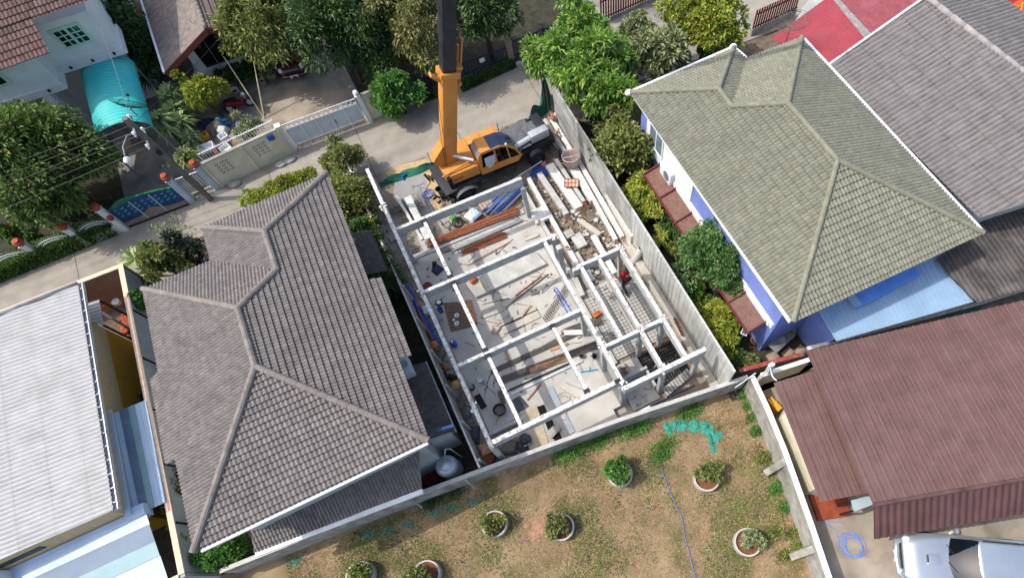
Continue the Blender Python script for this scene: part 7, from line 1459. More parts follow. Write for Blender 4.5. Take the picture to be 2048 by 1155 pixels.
P = net('', '', [at(1330, 860, 0), at(1352, 848, 0), at(1380, 852, 0), at(1405, 850, 0), at(1425, 865, 0), at(1440, 880, 0)], [.12, .15, .1, .16, .1, .06], 3, None, .55); single('green_net', P, MATS['net_turquoise'], 'turquoise-green net heaped on the lawn below the rear wall', 'netting')
P = net('', '', [at(1418, 868, 0), at(1424, 885, 0), at(1428, 905, 0)], [.1, .1, .05], 5, None, .3); single('green_net', P, MATS['net_turquoise'], 'torn tail of the turquoise net hanging toward the lawn', 'netting')
for k, (x, y) in enumerate(((905, 1014), (945, 1002), (870, 1025), (815, 1047), (775, 1060), (735, 1070), (590, 1120))):
    m = MB(); rg = np.random.default_rng(30 + k)
    for i in range(60): q = at(x + rg.normal(0, 8), y + rg.normal(0, 4), .02); m.add([q, q + V3(*rg.normal(0, .07, 2), .03), q + V3(*rg.normal(0, .07, 2), .02)], [(0, 1, 2)])
    single('net_scrap', m, MATS['net_turquoise'], ('torn scrap of green net in the wall shadow, second from the right', 'rightmost torn scrap of green net in the wall shadow', 'torn scrap of green net in the wall shadow, third from the right', 'largest torn scrap of green net in the middle of the row', 'torn scrap of green net left of the largest one', 'torn scrap of green net second from the left', 'lone torn scrap of green net far left by the wall')[k], 'net scrap', 'scraps of green net along the rear wall')
m = MB(); rg = np.random.default_rng(8)
for i in range(45): q = at(1475 + rg.normal(0, 16), 838 + rg.normal(0, 10), .05); m.tube([q, q + V3(*rg.normal(0, .28, 2), .05)], .008, 4)
single('twig_heap', m, MATS['ply'], 'scattered dry twigs on the lawn near the wall corner', 'twigs')

# ================================================================== street side: fences, gates, pole
mk('paint_lightblue', '#b4c5cf', '#a5b7c2', 2, .6, patch='#8fa3b0', pscale=.8); mk('gate_blue', '#1d5179', '#163f61', 7, .5); mk('gate_green', '#2c7a52', '#256b46', 4, .5); mk('gate_stone', '#9b8a7c', '#857466', 6, .8); mk('gate_white', '#bcc6c8', '#adb8bb', 1.5, .5, patch='#9aa6a8', pscale=.8)
mk('navy_iron', '#1f2450', '#1a1e44', 4, .5); mk('slat_red', '#6b3028', '#582620', 4, .6)
def base_pt(x, y): return at(x, y, 0)[:2]
def pillar(label, p, s, h, mat, cap, group=None):
    t = thing('gate_pillar', label, 'pillar', (*p, 0), group=group); m = MB(); m.box((0, 0, h / 2), (s, s, h)); m.box((0, 0, h + .03), (s + .06, s + .06, .06)); part('shaft', m, MATS[mat], t, world=False)
    if cap == 'pot': m = MB(); m.lathe((0, 0, h + .06), [(.12, 0), (.24, .12), (.22, .25), (.14, .3), (.17, .34), (.1, .33)], 18); part('pot_cap', m, MATS['terracotta'], t, world=False, smooth=True)
    if cap == 'ball': m = MB(); m.ball((0, 0, h + .2), .16, 14, 8); part('globe', m, MATS['white_plastic'], t, world=False, smooth=True)
    return t
# left: railings with arches
GP = [(-16.05, 29.1), (-18.1, 29.1), (-20.3, 29.1), (-22.6, 29.1)]
for k, p in enumerate(GP): pillar(('white gate pillar with clay pot, left post of the blue gate', 'white pillar with clay pot between the two arched railings', 'white pillar with clay pot near the left edge', 'white pillar with clay pot cut by the left edge')[k], p, .3, (1.75, 1.35, 1.35, 1.35)[k], 'wall_white', 'pot', 'pillars with clay pots')
pillar('white pillar with clay pot, right post of the blue gate', (-12.3, 29.35), .3, 1.75, 'paint_lightblue', 'pot', 'pillars with clay pots')
for k in range(3):
    a, b = GP[k + 1][0] + .16, GP[k][0] - .16; v = 29.1; t = thing('arched_railing', ('white iron railing with arch next to the blue gate', 'white iron railing with arch in the middle of the row', 'white iron railing with arch at the left edge')[k], 'railing', ((a + b) / 2, v, 0), group='arched railings')
    m = MB(); n = 17
    for i in range(n): u = a + (b - a) * (i + .5) / n; f_ = sin(pi * (i + .5) / n); m.tube([(u, v, .5), (u, v, 1.0 + .3 * f_)], .012, 5)
    m.beam((a, v, .52), (b, v, .52), .03, .04); part('bars', m, MATS['white_paint'], t)
    m = MB(); [m.tube([((a + b) / 2 - cos(q) * (b - a) / 2 * s_, v - .02, .65 + .5 * s_ * sin(q)) for q in np.linspace(0, pi, 15)], .022, 6) for s_ in (1, .7)]; part('arch', m, MATS['white_paint'], t)
    m = MB(); m.bbox(a, b, v - .09, v + .09, 0, .48); part('plinth', m, MATS['wall_white'], t)
gt_ = thing('blue_gate', 'ornate blue gate with green crest and stone-coloured lower band', 'gate', (-14.2, 29.3, 0)); ga, gb_ = -15.85, -12.5; gv = 29.2; n = 24
def vpanel(mb, us, zl, zh, v, th):
    for i in range(len(us) - 1): mb.add([(us[i], v, zl[i]), (us[i + 1], v, zl[i + 1]), (us[i + 1], v, zh[i + 1]), (us[i], v, zh[i]), (us[i], v + th, zl[i]), (us[i + 1], v + th, zl[i + 1]), (us[i + 1], v + th, zh[i + 1]), (us[i], v + th, zh[i])], [(0, 1, 2, 3), (5, 4, 7, 6), (3, 2, 6, 7), (1, 0, 4, 5)])
us = np.linspace(ga, gb_, n); s = (us - ga) / (gb_ - ga); top = 1.35 + .25 * np.sin(pi * s) ; low = .35 + .35 * np.exp(-((s - .5) / .16) ** 2)
m = MB(); vpanel(m, us, low, top, gv, .05); part('panel', m, MATS['gate_blue'], gt_)
m = MB(); vpanel(m, us, np.full(n, .05), low - .01, gv, .05); part('lower_band', m, MATS['gate_stone'], gt_)
m = MB(); vpanel(m, us[:13], top[:13] - .02, top[:13] + .22 * np.sin(pi * np.linspace(0, 1, 13)), gv - .01, .07); vpanel(m, us, top + .0, top + .05, gv - .02, .09); part('crest', m, MATS['gate_green'], gt_)
m = MB(); 
for u in np.linspace(ga + .25, gb_ - .25, 9):
    for z in (.78, 1.02, 1.25): m.box((u, gv - .012, z), (.14, .02, .07)); m.box((u + .08, gv - .012, z + .06), (.05, .02, .1))
part('lattice', m, mk('gate_motif', '#5f93b8', '#4f86ad', 5, .5), gt_)
for u in (ga + 1.15, ga + 2.2): m = MB(); m.bbox(u - .03, u + .03, gv - .03, gv - .001, .1, 1.5); part('stile', m, MATS['paint_lightblue'], gt_)
m = MB(); m.bbox(ga, gb_, gv - .08, gv + .1, .0, .03); part('track', m, MATS['black_metal'], gt_)
m = MB(); m.ball((-15.95, 28.9, 1.2), .16, 12, 8); single('red_mailbox', m, mk('red_box', '#a33a30', '#8f3028', 4, .5), 'small red letter box on the left gate pillar', 'letter box', smooth=True)
sg = thing('side_gate', 'white barred wicket with pale blue post beside the power pole', 'gate', (-11.6, 29.5, 0)); m = MB(); [m.tube([(u, 29.5, .25), (u, 29.5, 1.5)], .018, 5) for u in np.linspace(-12.05, -10.95, 9)]; m.beam((-12.1, 29.5, 1.5), (-10.9, 29.5, 1.5), .04, .05); m.beam((-12.1, 29.5, .3), (-10.9, 29.5, .3), .04, .05); part('bars', m, MATS['white_paint'], sg); m = MB(); m.box((-11.5, 29.46, .85), (.22, .03, .18)); part('lock_plate', m, MATS['white_plastic'], sg)
pillar('pale blue pillar between the wicket and the cream wall', (-10.75, 29.6), .3, 1.7, 'paint_lightblue', 'pot', 'pillars with clay pots')
def block_wall(label, p, q, h, holes):
    t = thing('street_wall', label, 'wall', ((p[0] + q[0]) / 2, (p[1] + q[1]) / 2, 0), group='cream street walls'); P, Q = V3(*p, 0), V3(*q, 0); d = unit(Q - P); nn = V3(d[1], -d[0], 0)
    m = MB(); m.beam(P + V3(0, 0, h / 2), Q + V3(0, 0, h / 2), .12, h); part('panel', m, MATS['wall_cream'], t); m = MB(); m.beam(P + V3(0, 0, h + .03), Q + V3(0, 0, h + .03), .18, .06); part('coping', m, MATS['concrete_old'], t)
    m = MB(); L = np.linalg.norm(Q - P)
    for c, w_ in holes:
        for r_ in range(4):
            for k in range(int(w_ / .28)):
                o = P + d * (c - w_ / 2 + k * .28) + V3(0, 0, .75 + .2 * r_) + nn * .061
                for a, b in ((0, 0), (.1, .0), (.05, .07), (.15, .07)): m.box(o + d * a + V3(0, 0, b), (.05, .012, .045), math.atan2(d[1], d[0]))
    part('vent_block', m, mk('vent_dark', '#4a4538', '#3c382d', 9, .9), t)
    for f_ in (0.0, .5, 1.0): m = MB(); c = P + (Q - P) * f_; m.box(c + nn * .08 + V3(0, 0, (h - .02) / 2), (.16, .1, h - .02), math.atan2(d[1], d[0])); part('pilaster', m, MATS['wall_cream'], t)
    return t
block_wall('cream wall with vent blocks between the wicket and the white sliding gate', (-10.5, 29.6), (-6.05, 30.15), 1.75, ((1.1, 1.1), (3.3, 1.1)))
block_wall('short cream wall with vent blocks half hidden by the round bush', (-1.1, 30.35), (.95, 30.5), 1.75, ((.9, .9),))
pillar('white pillar with globe, left post of the sliding gate', (-5.95, 30.2), .26, 1.85, 'wall_white', None); pillar('white pillar with globe lamp, right post of the sliding gate', (-1.2, 30.3), .26, 1.85, 'wall_white', 'ball')
wg = thing('sliding_gate', 'long pale blue-white sliding gate with lacework top', 'gate', (-3.6, 30.2, 0)); m = MB(); m.bbox(-5.75, -1.4, 30.15, 30.2, .42, 1.5); part('panel', m, MATS['gate_white'], wg); m = MB(); [m.bbox(u - .03, u + .03, 30.12, 30.149, .1, 1.55) for u in np.linspace(-5.72, -1.43, 6)]; m.bbox(-5.75, -1.4, 30.11, 30.148, 1.5, 1.56); m.bbox(-5.75, -1.4, 30.11, 30.148, .38, .44); m.bbox(-5.75, -1.4, 30.11, 30.148, .06, .12); part('frame', m, MATS['wall_white'], wg)
m = MB(); 
for i in range(15): c = V3(-5.6 + i * .29, 30.17, 1.7); m.tube([c + V3(.13 * cos(a), 0, .12 * sin(a)) for a in np.linspace(0, 2 * pi, 12, endpoint=False)], .018, 5, closed=True)
m.beam((-5.75, 30.17, 1.84), (-1.4, 30.17, 1.84), .03, .03); part('lacework', m, MATS['white_paint'], wg)
m = MB(); 
for i in range(28): m.box((-5.65 + i * .153, 30.16, .25), (.1, .02, .2), R=np.array([[cos(.785), 0, sin(.785)], [0, 1, 0], [-sin(.785), 0, cos(.785)]]))
part('lower_grille', m, mk('grille_tan', '#b39c80', '#a08a6f', 5, .7), wg); m = MB(); m.box((-3.0, 30.13, .9), (.03, .03, .3)); part('handle', m, MATS['black_metal'], wg)
m = MB(); m.box((-6.6, 29.98, 1.5), (.36, .14, .3)); single('letter_box', m, MATS['blue_plastic'], 'bright blue letter box on the cream street wall', 'letter box', bevel=.02)
sp = thing('spiked_rail', 'white spiked railing standing behind the cream street wall', 'railing', (-8.5, 30.4, 0)); m = MB(); [m.tube([(-10.4 + i * .15, 30.1 + i * .0185, 1.1), (-10.4 + i * .15, 30.1 + i * .0185, 2.05)], .014, 5) for i in range(29)]; m.beam((-10.4, 30.1, 1.95), (-6.1, 30.63, 1.95), .05, .04); part('bars', m, MATS['white_paint'], sp); m = MB(); [m.tube([(u, 30.1 + (u + 10.4) * .123, 0), (u, 30.1 + (u + 10.4) * .123, 2.0)], .03, 6) for u in (-10.4, -8.2, -6.1)]; part('post', m, MATS['white_paint'], sp)
# power pole, its arms, lamp and wires
pp = thing('power_pole', 'square concrete power pole with lamp arm and wires beside the blue gate', 'power pole', (-11.3, 28.95, 0)); PT = V3(-11.3, 28.95, 6.2)
pz = 5.9; PT = V3(-11.35, 29.0, pz); m = MB(); m.beam((-11.3, 28.95, 0), (-11.3, 28.95, pz), .24, .24); part('shaft', m, mk('pole_concrete', '#6d6962', '#5b5852', 3, .9), pp)
m = MB(); [m.beam((-11.3 - .0, 28.95 - .75, z), (-11.3, 28.95 + .75, z), .09, .09) for z in (4.6, 5.4)]; part('cross_arm', m, MATS['metal_grey'], pp)
m = MB(); [m.lathe((-11.3, 28.95 + y, z + .04), [(.05, 0), (.07, .06), (.04, .1), (.06, .15), (.0, .18)], 10) for z in (4.6, 5.4) for y in (-.6, .6)]; part('insulator', m, MATS['white_plastic'], pp)
m = MB(); m.tube([(-11.3, 28.95, 5.0), (-11.75, 28.75, 5.25), (-12.1, 28.2, 5.2), (-12.2, 27.8, 5.05)], .03, 8); arm = part('lamp_arm', m, MATS['metal_grey'], pp); m = MB(); m.lathe((-12.22, 27.65, 4.9), [(.04, .18), (.09, .13), (.2, .02), (.18, -.02), (0, 0)], 16); part('lamp_head', m, MATS['white_plastic'], arm, smooth=True)
m = MB(); m.box((-11.3, 28.8, 3.9), (.2, .18, .34)); part('junction_box', m, MATS['black_metal'], pp)
def wire(a, b, sag, r=.018, n=14): return [a + (b - a) * t - V3(0, 0, sag * 4 * t * (1 - t)) for t in np.linspace(0, 1, n)]
for k in range(6):
    a = V3(-11.3, 28.95 + (-.6 + .24 * k), 5.42 if k % 2 else 4.66); b = V3(-42, 27.2 + .55 * k, 5.6 if k % 2 else 4.9); m = MB(); m.tube(wire(a, b, .5), .012, 5); single('power_line', m, MATS['steel_bar'], 'thin wire strung from the power pole toward the lower left over the trees', 'wire', 'power lines from the pole')
for k, (b, lab) in enumerate(((at(197, 48, 5.8), 'wire from the power pole up to the corner of the white house'), (at(480, 28, 4.3), 'wire from the power pole toward the gabled house roof'))):
    m = MB(); m.tube(wire(V3(-11.3, 28.95, 5.5), b, .15), .01, 5); single('service_wire', m, MATS['metal_grey' if not k else 'black_metal'], lab, 'wire', 'service wires')
for k, (a, b, lab) in enumerate((((528, 236), (447, 113), 'longer pale antenna pole leaning in the front yard'), ((529, 238), (507, 122), 'shorter pale antenna pole leaning beside it'))):
    m = MB(); m.tube([at(*a, .02), at(*b, 2.6)], [.04, .03], 7); single('antenna_pole', m, MATS['pale_wood'], lab, 'pole', 'antenna poles in the front yard')
for k, (x0, y0, x1, y1) in enumerate(((340, 40, 372, 128), (378, 38, 455, 155))):
    m = MB(); m.tube([at(x0, y0, 4.4), at(x1, y1, .8)], .018, 5); single('antenna_pole', m, MATS['metal_grey'], ('thin aerial rod across the pale tiled roof', 'second thin aerial rod right across the glass front')[k], 'pole', 'antenna poles in the front yard')
def dish(label, p, r, tilt, az, mesh, mat, poleh):
    t = thing('satellite_dish', label, 'satellite dish', p); Rz = np.array([[cos(az), -sin(az), 0], [sin(az), cos(az), 0], [0, 0, 1]]); Rx = np.array([[1, 0, 0], [0, cos(tilt), -sin(tilt)], [0, sin(tilt), cos(tilt)]]); R_ = Rz @ Rx; m = MB()
    if mesh:
        for q in np.linspace(.12, 1, 9): m.tube([R_ @ V3(r * q * cos(a), r * q * sin(a), r * .28 * q * q) for a in np.linspace(0, 2 * pi, 28, endpoint=False)], .008 if q < 1 else .014, 4, closed=True)
        for a in np.linspace(0, 2 * pi, 24, endpoint=False): m.tube([R_ @ V3(r * q * cos(a), r * q * sin(a), r * .28 * q * q) for q in (.1, .4, .7, 1)], .007, 4)
    else: m.lathe((0, 0, 0), [(0, 0), (r * .5, r * .07), (r, r * .28), (r, r * .3), (r * .5, r * .09), (0, .02)], 26, R_)
    part('reflector', m, MATS[mat], t, world=False); m = MB(); m.tube([R_ @ V3(r * .9, 0, r * .25), R_ @ V3(0, 0, r * .8)], .015, 5); m.tube([R_ @ V3(-r * .6, r * .6, r * .25), R_ @ V3(0, 0, r * .8)], .015, 5); m.ball(R_ @ V3(0, 0, r * .8), .08, 8, 5); part('feed_horn', m, MATS['black_metal'], t, world=False); m = MB(); m.tube([(0, 0, -.03), (0, 0, -poleh)], .035, 6); part('mast', m, MATS['metal_grey'], t, world=False); return t
p = at(258, 215, 4.2); dish('dark mesh satellite dish standing over the turquoise carport roof', p, .75, 1.0, 2.6, True, 'black_metal', .55)
p = at(281, 30, 3.2); dish('small reddish satellite dish on the side of the gabled house', p, .3, 1.2, 1.2, False, 'terracotta', 3.1)
p = at(1582, 52, 4.2); dish('very large see-through mesh dish above the red sheet roof', p, 1.05, -.25, .4, True, 'steel_bar', 4.1)
# navy fence and stone pillar along the orchard
nf = thing('navy_fence', 'long navy blue iron fence along the shaded orchard', 'fence', (6, 30.7, 0)); m = MB(); m.bbox(.95, 8.3, 30.62, 30.7, .0, .3); part('plinth', m, MATS['concrete_old'], nf); m = MB()
for z in (.5, 1.15): m.beam((.95, 30.68, z), (8.3, 30.68, z), .05, .06)
for u in np.arange(1.0, 8.3, .22): m.beam((u, 30.68, .3), (u, 30.68, 1.15), .03, .03)
part('bars', m, MATS['navy_iron'], nf); m = MB(); m.beam((.95, 30.4, .06), (9.0, 30.4, .06), .16, .14); part('kerb', m, MATS['concrete_light'], nf); m = MB(); m.box((6.6, 30.64, .95), (.34, .02, .26)); part('notice_plate', m, MATS['white_plastic'], nf)
ng = thing('navy_gate', 'navy blue iron gate with post between the stone pillar and the bright mango tree', 'gate', (10.5, 31, 0)); m = MB(); [m.beam((8.75, 30.75, z), (13.3, 30.85, z), .06, .07) for z in (.2, 1.35)]; [m.beam((u, 30.8, .2), (u, 30.8, 1.35), .03, .03) for u in np.arange(8.8, 13.3, .2)]; part('bars', m, MATS['navy_iron'], ng); m = MB(); [m.beam((u, 30.8, 0), (u, 30.8, 1.5), .1, .1) for u in (8.75, 10.9, 13.3)]; part('post', m, MATS['navy_iron'], ng)
pillar('rough stone pillar in the navy fence', (8.5, 30.75), .36, 1.45, 'gate_stone', None); pillar('second rough stone pillar at the far end of the navy gate', (13.5, 30.9), .34, 1.45, 'gate_stone', None)
def slats(label, p, q, h, mat, n, z0=.2, th=.05, name='slat_fence'):
    t = thing(name, label, 'fence', ((p[0] + q[0]) / 2, (p[1] + q[1]) / 2, 0)); P, Q = V3(*p, 0), V3(*q, 0); d = unit(Q - P); m = MB()
    for i in range(n): c = P + (Q - P) * (i + .5) / n; m.box(c + V3(0, 0, (z0 + h) / 2), (np.linalg.norm(Q - P) / n * .55, .04, h - z0), math.atan2(d[1], d[0]))
    part('slats', m, MATS[mat], t); m = MB(); nn = V3(d[1], -d[0], 0) * .045
    for z in (z0 + .15, h - .25): m.beam(P + nn + V3(0, 0, z), Q + nn + V3(0, 0, z), .05, .07)
    part('rail', m, MATS[mat], t)
    m = MB(); m.beam(P + V3(0, 0, (z0 - .01) / 2), Q + V3(0, 0, (z0 - .01) / 2), .14, z0 - .01); part('plinth', m, MATS['concrete_old'], t); return t
slats('rust-brown vertical slat fence at the top edge by the side street', base_pt(1200, 48), base_pt(1325, -8), 1.7, 'slat_red', 26)
slats('dark red slat fence behind the yellow-green tree', base_pt(1500, 72), base_pt(1588, 32), 1.7, 'slat_red', 18, .45)
slats('dark brown slat gate at the front of the grey house', at(385, 497, 1.4)[:2], at(425, 480, 1.4)[:2], 1.9, 'slat_red', 9, .05)
oc = thing('orange_roof_house', 'white house with red and orange roof in the upper right corner', 'house', (*at(2035, 40, 2)[:2], 0))
m = MB(); m.slab([at(*p, 3.0) for p in ((1985, -10), (2035, 62), (2150, 0), (2100, -60))], .12); rf_ = part('roof', m, mk('roof_orange', '#b5522c', '#a84726', 2, .7), oc); m = MB(); m.slab([at(*p, 3.01) for p in ((1984, -12), (2004, 18), (2090, -28), (2070, -50))], .1); m.slab([at(*p, 3.01) for p in ((2030, 52), (2040, 66), (2150, 10), (2135, -10))], .1); part('roof_band', m, mk('roof_crimson', '#9c2320', '#8c1d1b', 2, .7), rf_)
m = MB(); pts = [at(x, y, 3.03) for x, y in ((2022, 28), (2030, 18), (2028, 10), (2038, 14), (2046, 6), (2042, 20), (2036, 30), (2026, 30))]; m.tube(pts, .03, 5, closed=True); part('roof_emblem', m, mk('gold', '#c79b3a', '#b88b2d', 3, .5), rf_)
m = MB(); m.prism([at(*p, 1.3)[:2] for p in ((1978, 5), (2032, 72), (2150, 20), (2090, -60))], 0, 2.7); part('wall', m, MATS['wall_white'], oc); m = MB(); P = at(2005, 28, 1.6); m.tube([P + V3(-.02, -.25, 0), P + V3(-.1, .05, 0)], .45, 16); part('arched_opening', m, MATS['dark_void'], oc)
# ================================================================== small yard things
wt = thing('water_tank', 'shiny round steel water tank in the yard behind the grey house', 'water tank', at(907, 940, 0)); m = MB(); m.lathe((0, 0, 0), [(.5, 0), (.52, .2), (.5, .25), (.52, .5), (.5, .55), (.52, .8), (.5, .85), (.52, 1.1), (.5, 1.2), (.36, 1.36), (.3, 1.37), (.3, 1.4), (.12, 1.44), (.1, 1.5), (0, 1.5)], 30); part('vessel', m, MATS['zinc'], wt, world=False, smooth=True); m = MB(); m.tube([(.1, .45, 1.2), (.3, .65, 1.5), (.5, .55, 1.5), (.62, .4, .1)], .025, 6); part('feed_pipe', m, MATS['white_plastic'], wt, world=False)
m = MB(); m.slab([at(*p, .06) for p in ((828, 925), (866, 915), (876, 962), (838, 972))], .04); single('red_mat', m, mk('mat_red', '#70301f', '#5e281b', 9, .95), 'dark red mat on the yard floor beside the steel tank', 'mat')
hc = MB(); hc.tube([p for k in range(1) for p in coil(at(1705, 1090, .03), .42, 5.5, .018, 6, 1.15).v[3::6]][::1], .02, 5); single('hose_coil', hc, mk('hose_bright', '#6f8fd0', '#5f80c4', 3, .5), 'tangled light blue hose on the parking yard floor', 'hose')
m = MB(); m.tube(wire(at(1690, 1045, .03), at(1645, 1040, .03), 0) + [at(1672, 1060, .03), at(1680, 1085, .03)], .018, 5); single('hose_end', m, MATS['hose_bright'], 'loose end of blue hose near the timber deck', 'hose')
m = MB(); m.box(at(1547, 810, .6), (.3, .75, .5), .2); single('yellow_crate', m, mk('yellow_plastic', '#d39a2b', '#c28b22', 3, .5), 'yellow box wedged between the white-topped wall and the maroon roof', 'crate', bevel=.02)
sl_ = thing('slippers', 'pair of black and white shoes beside the silver truck', 'shoes', at(1904, 1069, .0))
for k, mt in enumerate(('white_plastic', 'black_rubber')): m = MB(); m.ball((.0, .12 - .16 * k, .05), .09, 10, 6, (1.6, .7, .6)); part('shoe', m, MATS[mt], sl_, world=False, smooth=True)
# beside the blue house
AC2 = thing('air_conditioner', 'white outdoor unit standing on the brown awning of the blue house', 'air conditioner', (*at(1336, 345, 2.7)[:2], 2.5)); c = at(1337, 345, 2.95); m = MB(); m.box(c, (.42, 1.05, .78)); part('casing', m, MATS['white_plastic'], AC2, bevel=.02); m = MB(); P = c + V3(-.215, -.12, 0); m.tube([P, P + V3(-.02, 0, 0)], .27, 20); part('fan_grille', m, MATS['metal_grey'], AC2); m = MB(); [m.beam(c + V3(-.2, s_, -.42), c + V3(.35, s_, -.42), .05, .06) for s_ in (-.4, .4)]; part('bracket', m, MATS['black_metal'], AC2)
sl2 = thing('solar_lamp', 'small white-framed solar panel lamp at the end of the brown awning', 'solar lamp', at(1490, 663, .0)); c = at(1490, 662, 1.9); m = MB(); m.box(c, (.42, .32, .03), .6); part('frame', m, MATS['white_plastic'], sl2); m = MB(); m.box(c + V3(0, 0, .018), (.36, .26, .01), .6); part('solar_panel', m, mk('pv', '#4f565c', '#454c52', 4, .2), sl2); m = MB(); m.tube([(c[0], c[1], 0), c], .03, 6); part('post', m, MATS['metal_grey'], sl2)
for k, (x, y, r_, mt, lab) in enumerate(((1500, 668, .16, 'concrete_light', 'white rimmed pot by the solar lamp'), (1512, 663, .16, 'blue_plastic', 'blue pot by the solar lamp'), (1520, 670, .15, 'white_plastic', 'white pot right of the blue pot'), (1508, 685, .24, 'hat_orange', 'orange-brown clay pot in the blue house garden'))): bucket(lab, at(x, y, .02), r_, .3, mt, 'dark_soil', 'garden_pot', 'pot', False, 'pots by the solar lamp')
wb = thing('handcart', 'metal cart loaded with plants and grey pans behind the blue house', 'cart', at(1558, 685, 0)); m = MB(); A = at(1535, 700, .6) - at(1558, 685, 0); 
for s_ in (-.3, .3): m.tube([(-.9, s_ - .3, .7), (.6, s_ + .1, .6), (.7, s_ + .1, .02)], .025, 6)
m.beam((-.8, -.3, .6), (.6, .1, .58), .6, .03); part('frame', m, MATS['metal_grey'], wb, world=False); m = MB(); m.lathe((-.2, -.1, .6), [(.2, 0), (.3, .12), (.27, .12), (.18, .02), (0, .02)], 18); m.lathe((.1, .25, .6), [(.15, 0), (.2, .1), (.15, .1), (0, .02)], 16); part('pan', m, mk('pan_grey', '#7d7a80', '#6c6a70', 4, .5), wb, world=False, smooth=True); m = MB(); crown(m, (.5, .2, .8), (.3, .2, .2), 8, 200, .15, .3, .35, seed=7); part('plant', m, MATS['leaf_dull'], wb, world=False)
fc = thing('folding_chair', 'dark folding chair leaning by the blue house back wall', 'chair', at(1610, 655, 0)); m = MB(); m.box((0, 0, .45), (.42, .4, .03)); m.box((0, .2, .75), (.42, .03, .3)); part('seat', m, MATS['black_rubber'], fc, world=False)
for sx in (-.2, .2):
    for sy in (-.18, .2): m = MB(); m.tube([(sx, sy, 0), (sx, -sy * .3, .46), (sx, .2 if sy < 0 else -.15, .9 if sy < 0 else .46)], .014, 5); part('leg', m, MATS['metal_grey'], fc, world=False)
m = MB(); m.ball(at(1627, 679, .16), .17, 12, 8); single('red_ball', m, mk('red_toy', '#b5402f', '#a33626', 3, .4), 'red ball on the dark floor behind the blue house', 'ball', smooth=True)
m = MB(); m.slab([at(*p, .35) for p in ((1622, 650), (1640, 640), (1668, 690), (1650, 695))], .33); single('plinth_step', m, mk('step_grey', '#7f8d99', '#74828e', 3, .8), 'pale grey-blue step along the blue house lean-to', 'step')
for k, (x, y) in enumerate(((1545, 712), (1575, 705), (1600, 700))): m = MB(); m.box(at(x, y, .03), (.6, .4, .05), .2 * k); single('paving_slab', m, MATS['gate_stone'], ('leftmost brown paving slab behind the red-topped wall', 'middle brown paving slab behind the red-topped wall', 'rightmost brown paving slab behind the red-topped wall')[k], 'paving slab', 'paving slabs behind the red-topped wall')
up_ = thing('utility_post', 'leaning concrete post with grey struts and white insulators at the wall corner', 'post', (*at(1520, 765, 0)[:2], 0)); q = at(1520, 768, 0); m = MB(); m.beam((q[0], q[1], 0), (q[0] - .05, q[1] + .1, 2.6), .2, .2); part('shaft', m, MATS['concrete_light'], up_); m = MB(); m.tube([at(1470, 775, 1.5), at(1512, 745, 2.2)], .035, 6); m.tube([at(1520, 757, 2.3), at(1538, 735, 2.5)], .035, 6); part('strut', m, MATS['metal_grey'], up_); m = MB(); [m.ball(at(x, y, 2.6), .09, 8, 5) for x, y in ((1540, 730), (1547, 728))]; part('insulator', m, MATS['white_plastic'], up_); m = MB(); m.tube(wire(at(1541, 732, 2.55), at(1553, 760, 2.3), .25), .03, 6); part('cable', m, MATS['white_plastic'], up_)
# front yard of the gabled house: pots, basins, junk
for k, (x, y) in enumerate(((428, 148), (442, 143), (455, 137), (468, 132), (480, 128), (492, 123), (505, 118))): bucket('dark potted plant in the row below the glass front', at(x, y, .02), .16, .26, 'black_rubber', 'dark_soil', 'plant_pot', 'plant pot', False, 'row of pots below the glass front')
tr('dark potted garden growing in front of the glass house', 485, 150, .5, 1.3, .7, .5, 'leaf_dark', 40, 1500, .2, .35, 120, 'garden_plants', 'plants')
tr('second bank of dark potted plants nearer the driveway', 535, 140, .5, .4, 1.0, .5, 'leaf_dull', 24, 800, .2, .35, 121, 'garden_plants', 'plants')
for k, (x, y, r_, mt, lab) in enumerate(((475, 190, .25, 'concrete_light', 'pale stacked cement pots in the front yard shade'), (533, 145, .2, 'blue_plastic', 'blue bucket beside the driveway'), (456, 252, .22, 'pipe_cyan', 'sky-blue bucket among the junk in the front yard'), (530, 170, .22, 'concrete', 'grey pot at the driveway edge'))): bucket(lab, at(x, y, .02), r_, .36, mt, 'dark_soil', 'bucket', 'bucket', False)
for k, (x, y, sx, sy, mt, lab) in enumerate(((413, 250, .5, .3, 'tarp_navy', 'navy tarpaulin heap in the junk yard'), (432, 258, .55, .4, 'concrete_dark', 'grey plastic sheeting heap in the junk yard'), (448, 263, .3, .3, 'concrete_light', 'pale rags beside the sky-blue bucket'), (440, 238, .35, .2, 'sheet_skylight', 'blue cloth heap by the scooter'), (485, 255, .4, .2, 'white_plastic', 'white sacks under the wispy shrub'), (480, 284, .4, .3, 'clay_pinkish', 'tan cardboard behind the street wall'))): single('junk_heap', bag(at(x, y, .05), sx, sy, .3, .5 * k, 130 + k), MATS[mt], lab, 'heap', smooth=True)
def tray(label, x, y, sx, sy, mat, rz_):
    t = thing('plastic_tub', label, 'tub', at(x, y, .35), rz_); m = MB(); m.box((0, 0, .02), (sx, sy, .03)); [m.box((s_ * sx / 2, 0, .12), (.04, sy + .04, .24)) for s_ in (-1, 1)]; [m.box((0, s_ * sy / 2, .12), (sx, .04, .24)) for s_ in (-1, 1)]; part('shell', m, MATS[mat], t, world=False); m = MB(); [m.box((sx * .4 * a, sy * .4 * b, -.17), (.05, .05, .36)) for a in (-1, 1) for b in (-1, 1)]; part('stand', m, MATS['metal_grey'], t, world=False)
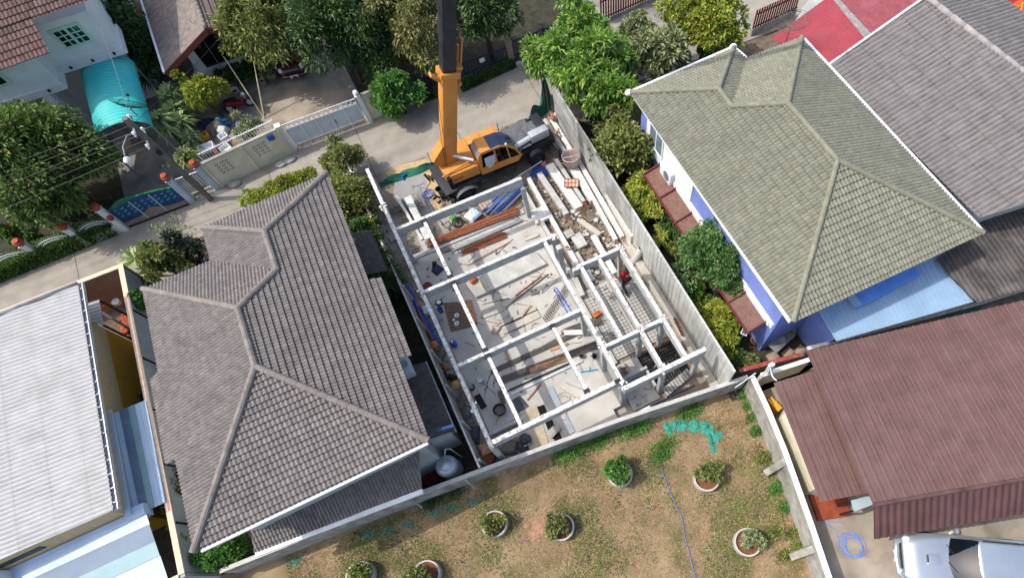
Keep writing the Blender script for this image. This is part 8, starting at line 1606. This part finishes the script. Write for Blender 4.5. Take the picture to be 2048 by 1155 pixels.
for lab, x, y, sx, sy, mt, r_ in (('yellow-edged tray on the junk table', 410, 276, .5, .4, 'yellow_plastic', .0), ('large white tub on the junk table', 416, 299, .85, .5, 'white_plastic', .0), ('upright white foam box behind the street wall', 450, 277, .45, .42, 'white_plastic', .3), ('flat white foam lid by the street wall', 455, 302, .55, .55, 'white_plastic', .35)): tray(lab, x, y, sx, sy, mt, r_)
m = MB(); m.ball(at(434, 306, .2), .18, 9, 6); m.ball(at(440, 300, .2), .14, 9, 6); single('clay_jar', m, MATS['terracotta'], 'brown clay jars between the white tubs', 'jar', smooth=True)
m = MB(); m.slab([at(*p, .02) for p in ((243, 283), (258, 267), (262, 290), (252, 296))], .012); single('cardboard', m, mk('card', '#b79b76', '#a98c67', 4, .9), 'tan cardboard sheet on the carport floor', 'cardboard')
for x, y, lab in ((580, 320, 'large flat stone at the foot of the cream street wall'), (563, 328, 'smaller rock beside the flat stone'), (470, 368, 'grey plank-like stone beside the lane')): m = MB(); m.ball(at(x, y, .06), .3, 10, 6, (1.3, .8, .45)); single('rock', m, MATS['concrete_old'], lab, 'rock', 'rocks along the street wall')
single('dead_plant', bars((at(462, 345, .3), at(452, 322, 1.3)), .012, 16, .3, .0, 140, .5), MATS['bark'], 'dead twiggy plant against the cream street wall', 'plant')

m = MB(); m.slab([at(*p, 1.5) for p in ((1868, 652), (1880, 634), (1962, 612), (1966, 628))], .03); single('green_tarp', m, MATS['net_green'], 'strip of green netting behind the long narrow wall above the maroon roof', 'netting')
m = MB(); m.slab([at(*p, 1.55) for p in ((1966, 628), (1964, 612), (2060, 584), (2060, 602))], .03); single('grey_tarp', m, MATS['concrete_dark'], 'crumpled grey sheet right of the green netting above the maroon roof', 'tarpaulin')
for k, (x, y) in enumerate(((1306, 296), (1321, 318))): m = MB(); m.box(at(x, y, .5), (.2, .6, .5), -.1); single('orange_bench', m, mk('bench_orange', '#a8582c', '#95491f', 4, .6), ('orange wooden box against the blue house, nearer the lane', 'orange wooden box against the blue house, nearer the white outdoor unit')[k], 'box', 'orange boxes by the blue house', bevel=.01)
m = MB(); m.ball(at(1322, 332, .25), .2, 8, 5, (1, 1, .7)); single('red_bag', m, MATS['red_toy'], 'small red bag on the ground below the white outdoor unit', 'bag', smooth=True)
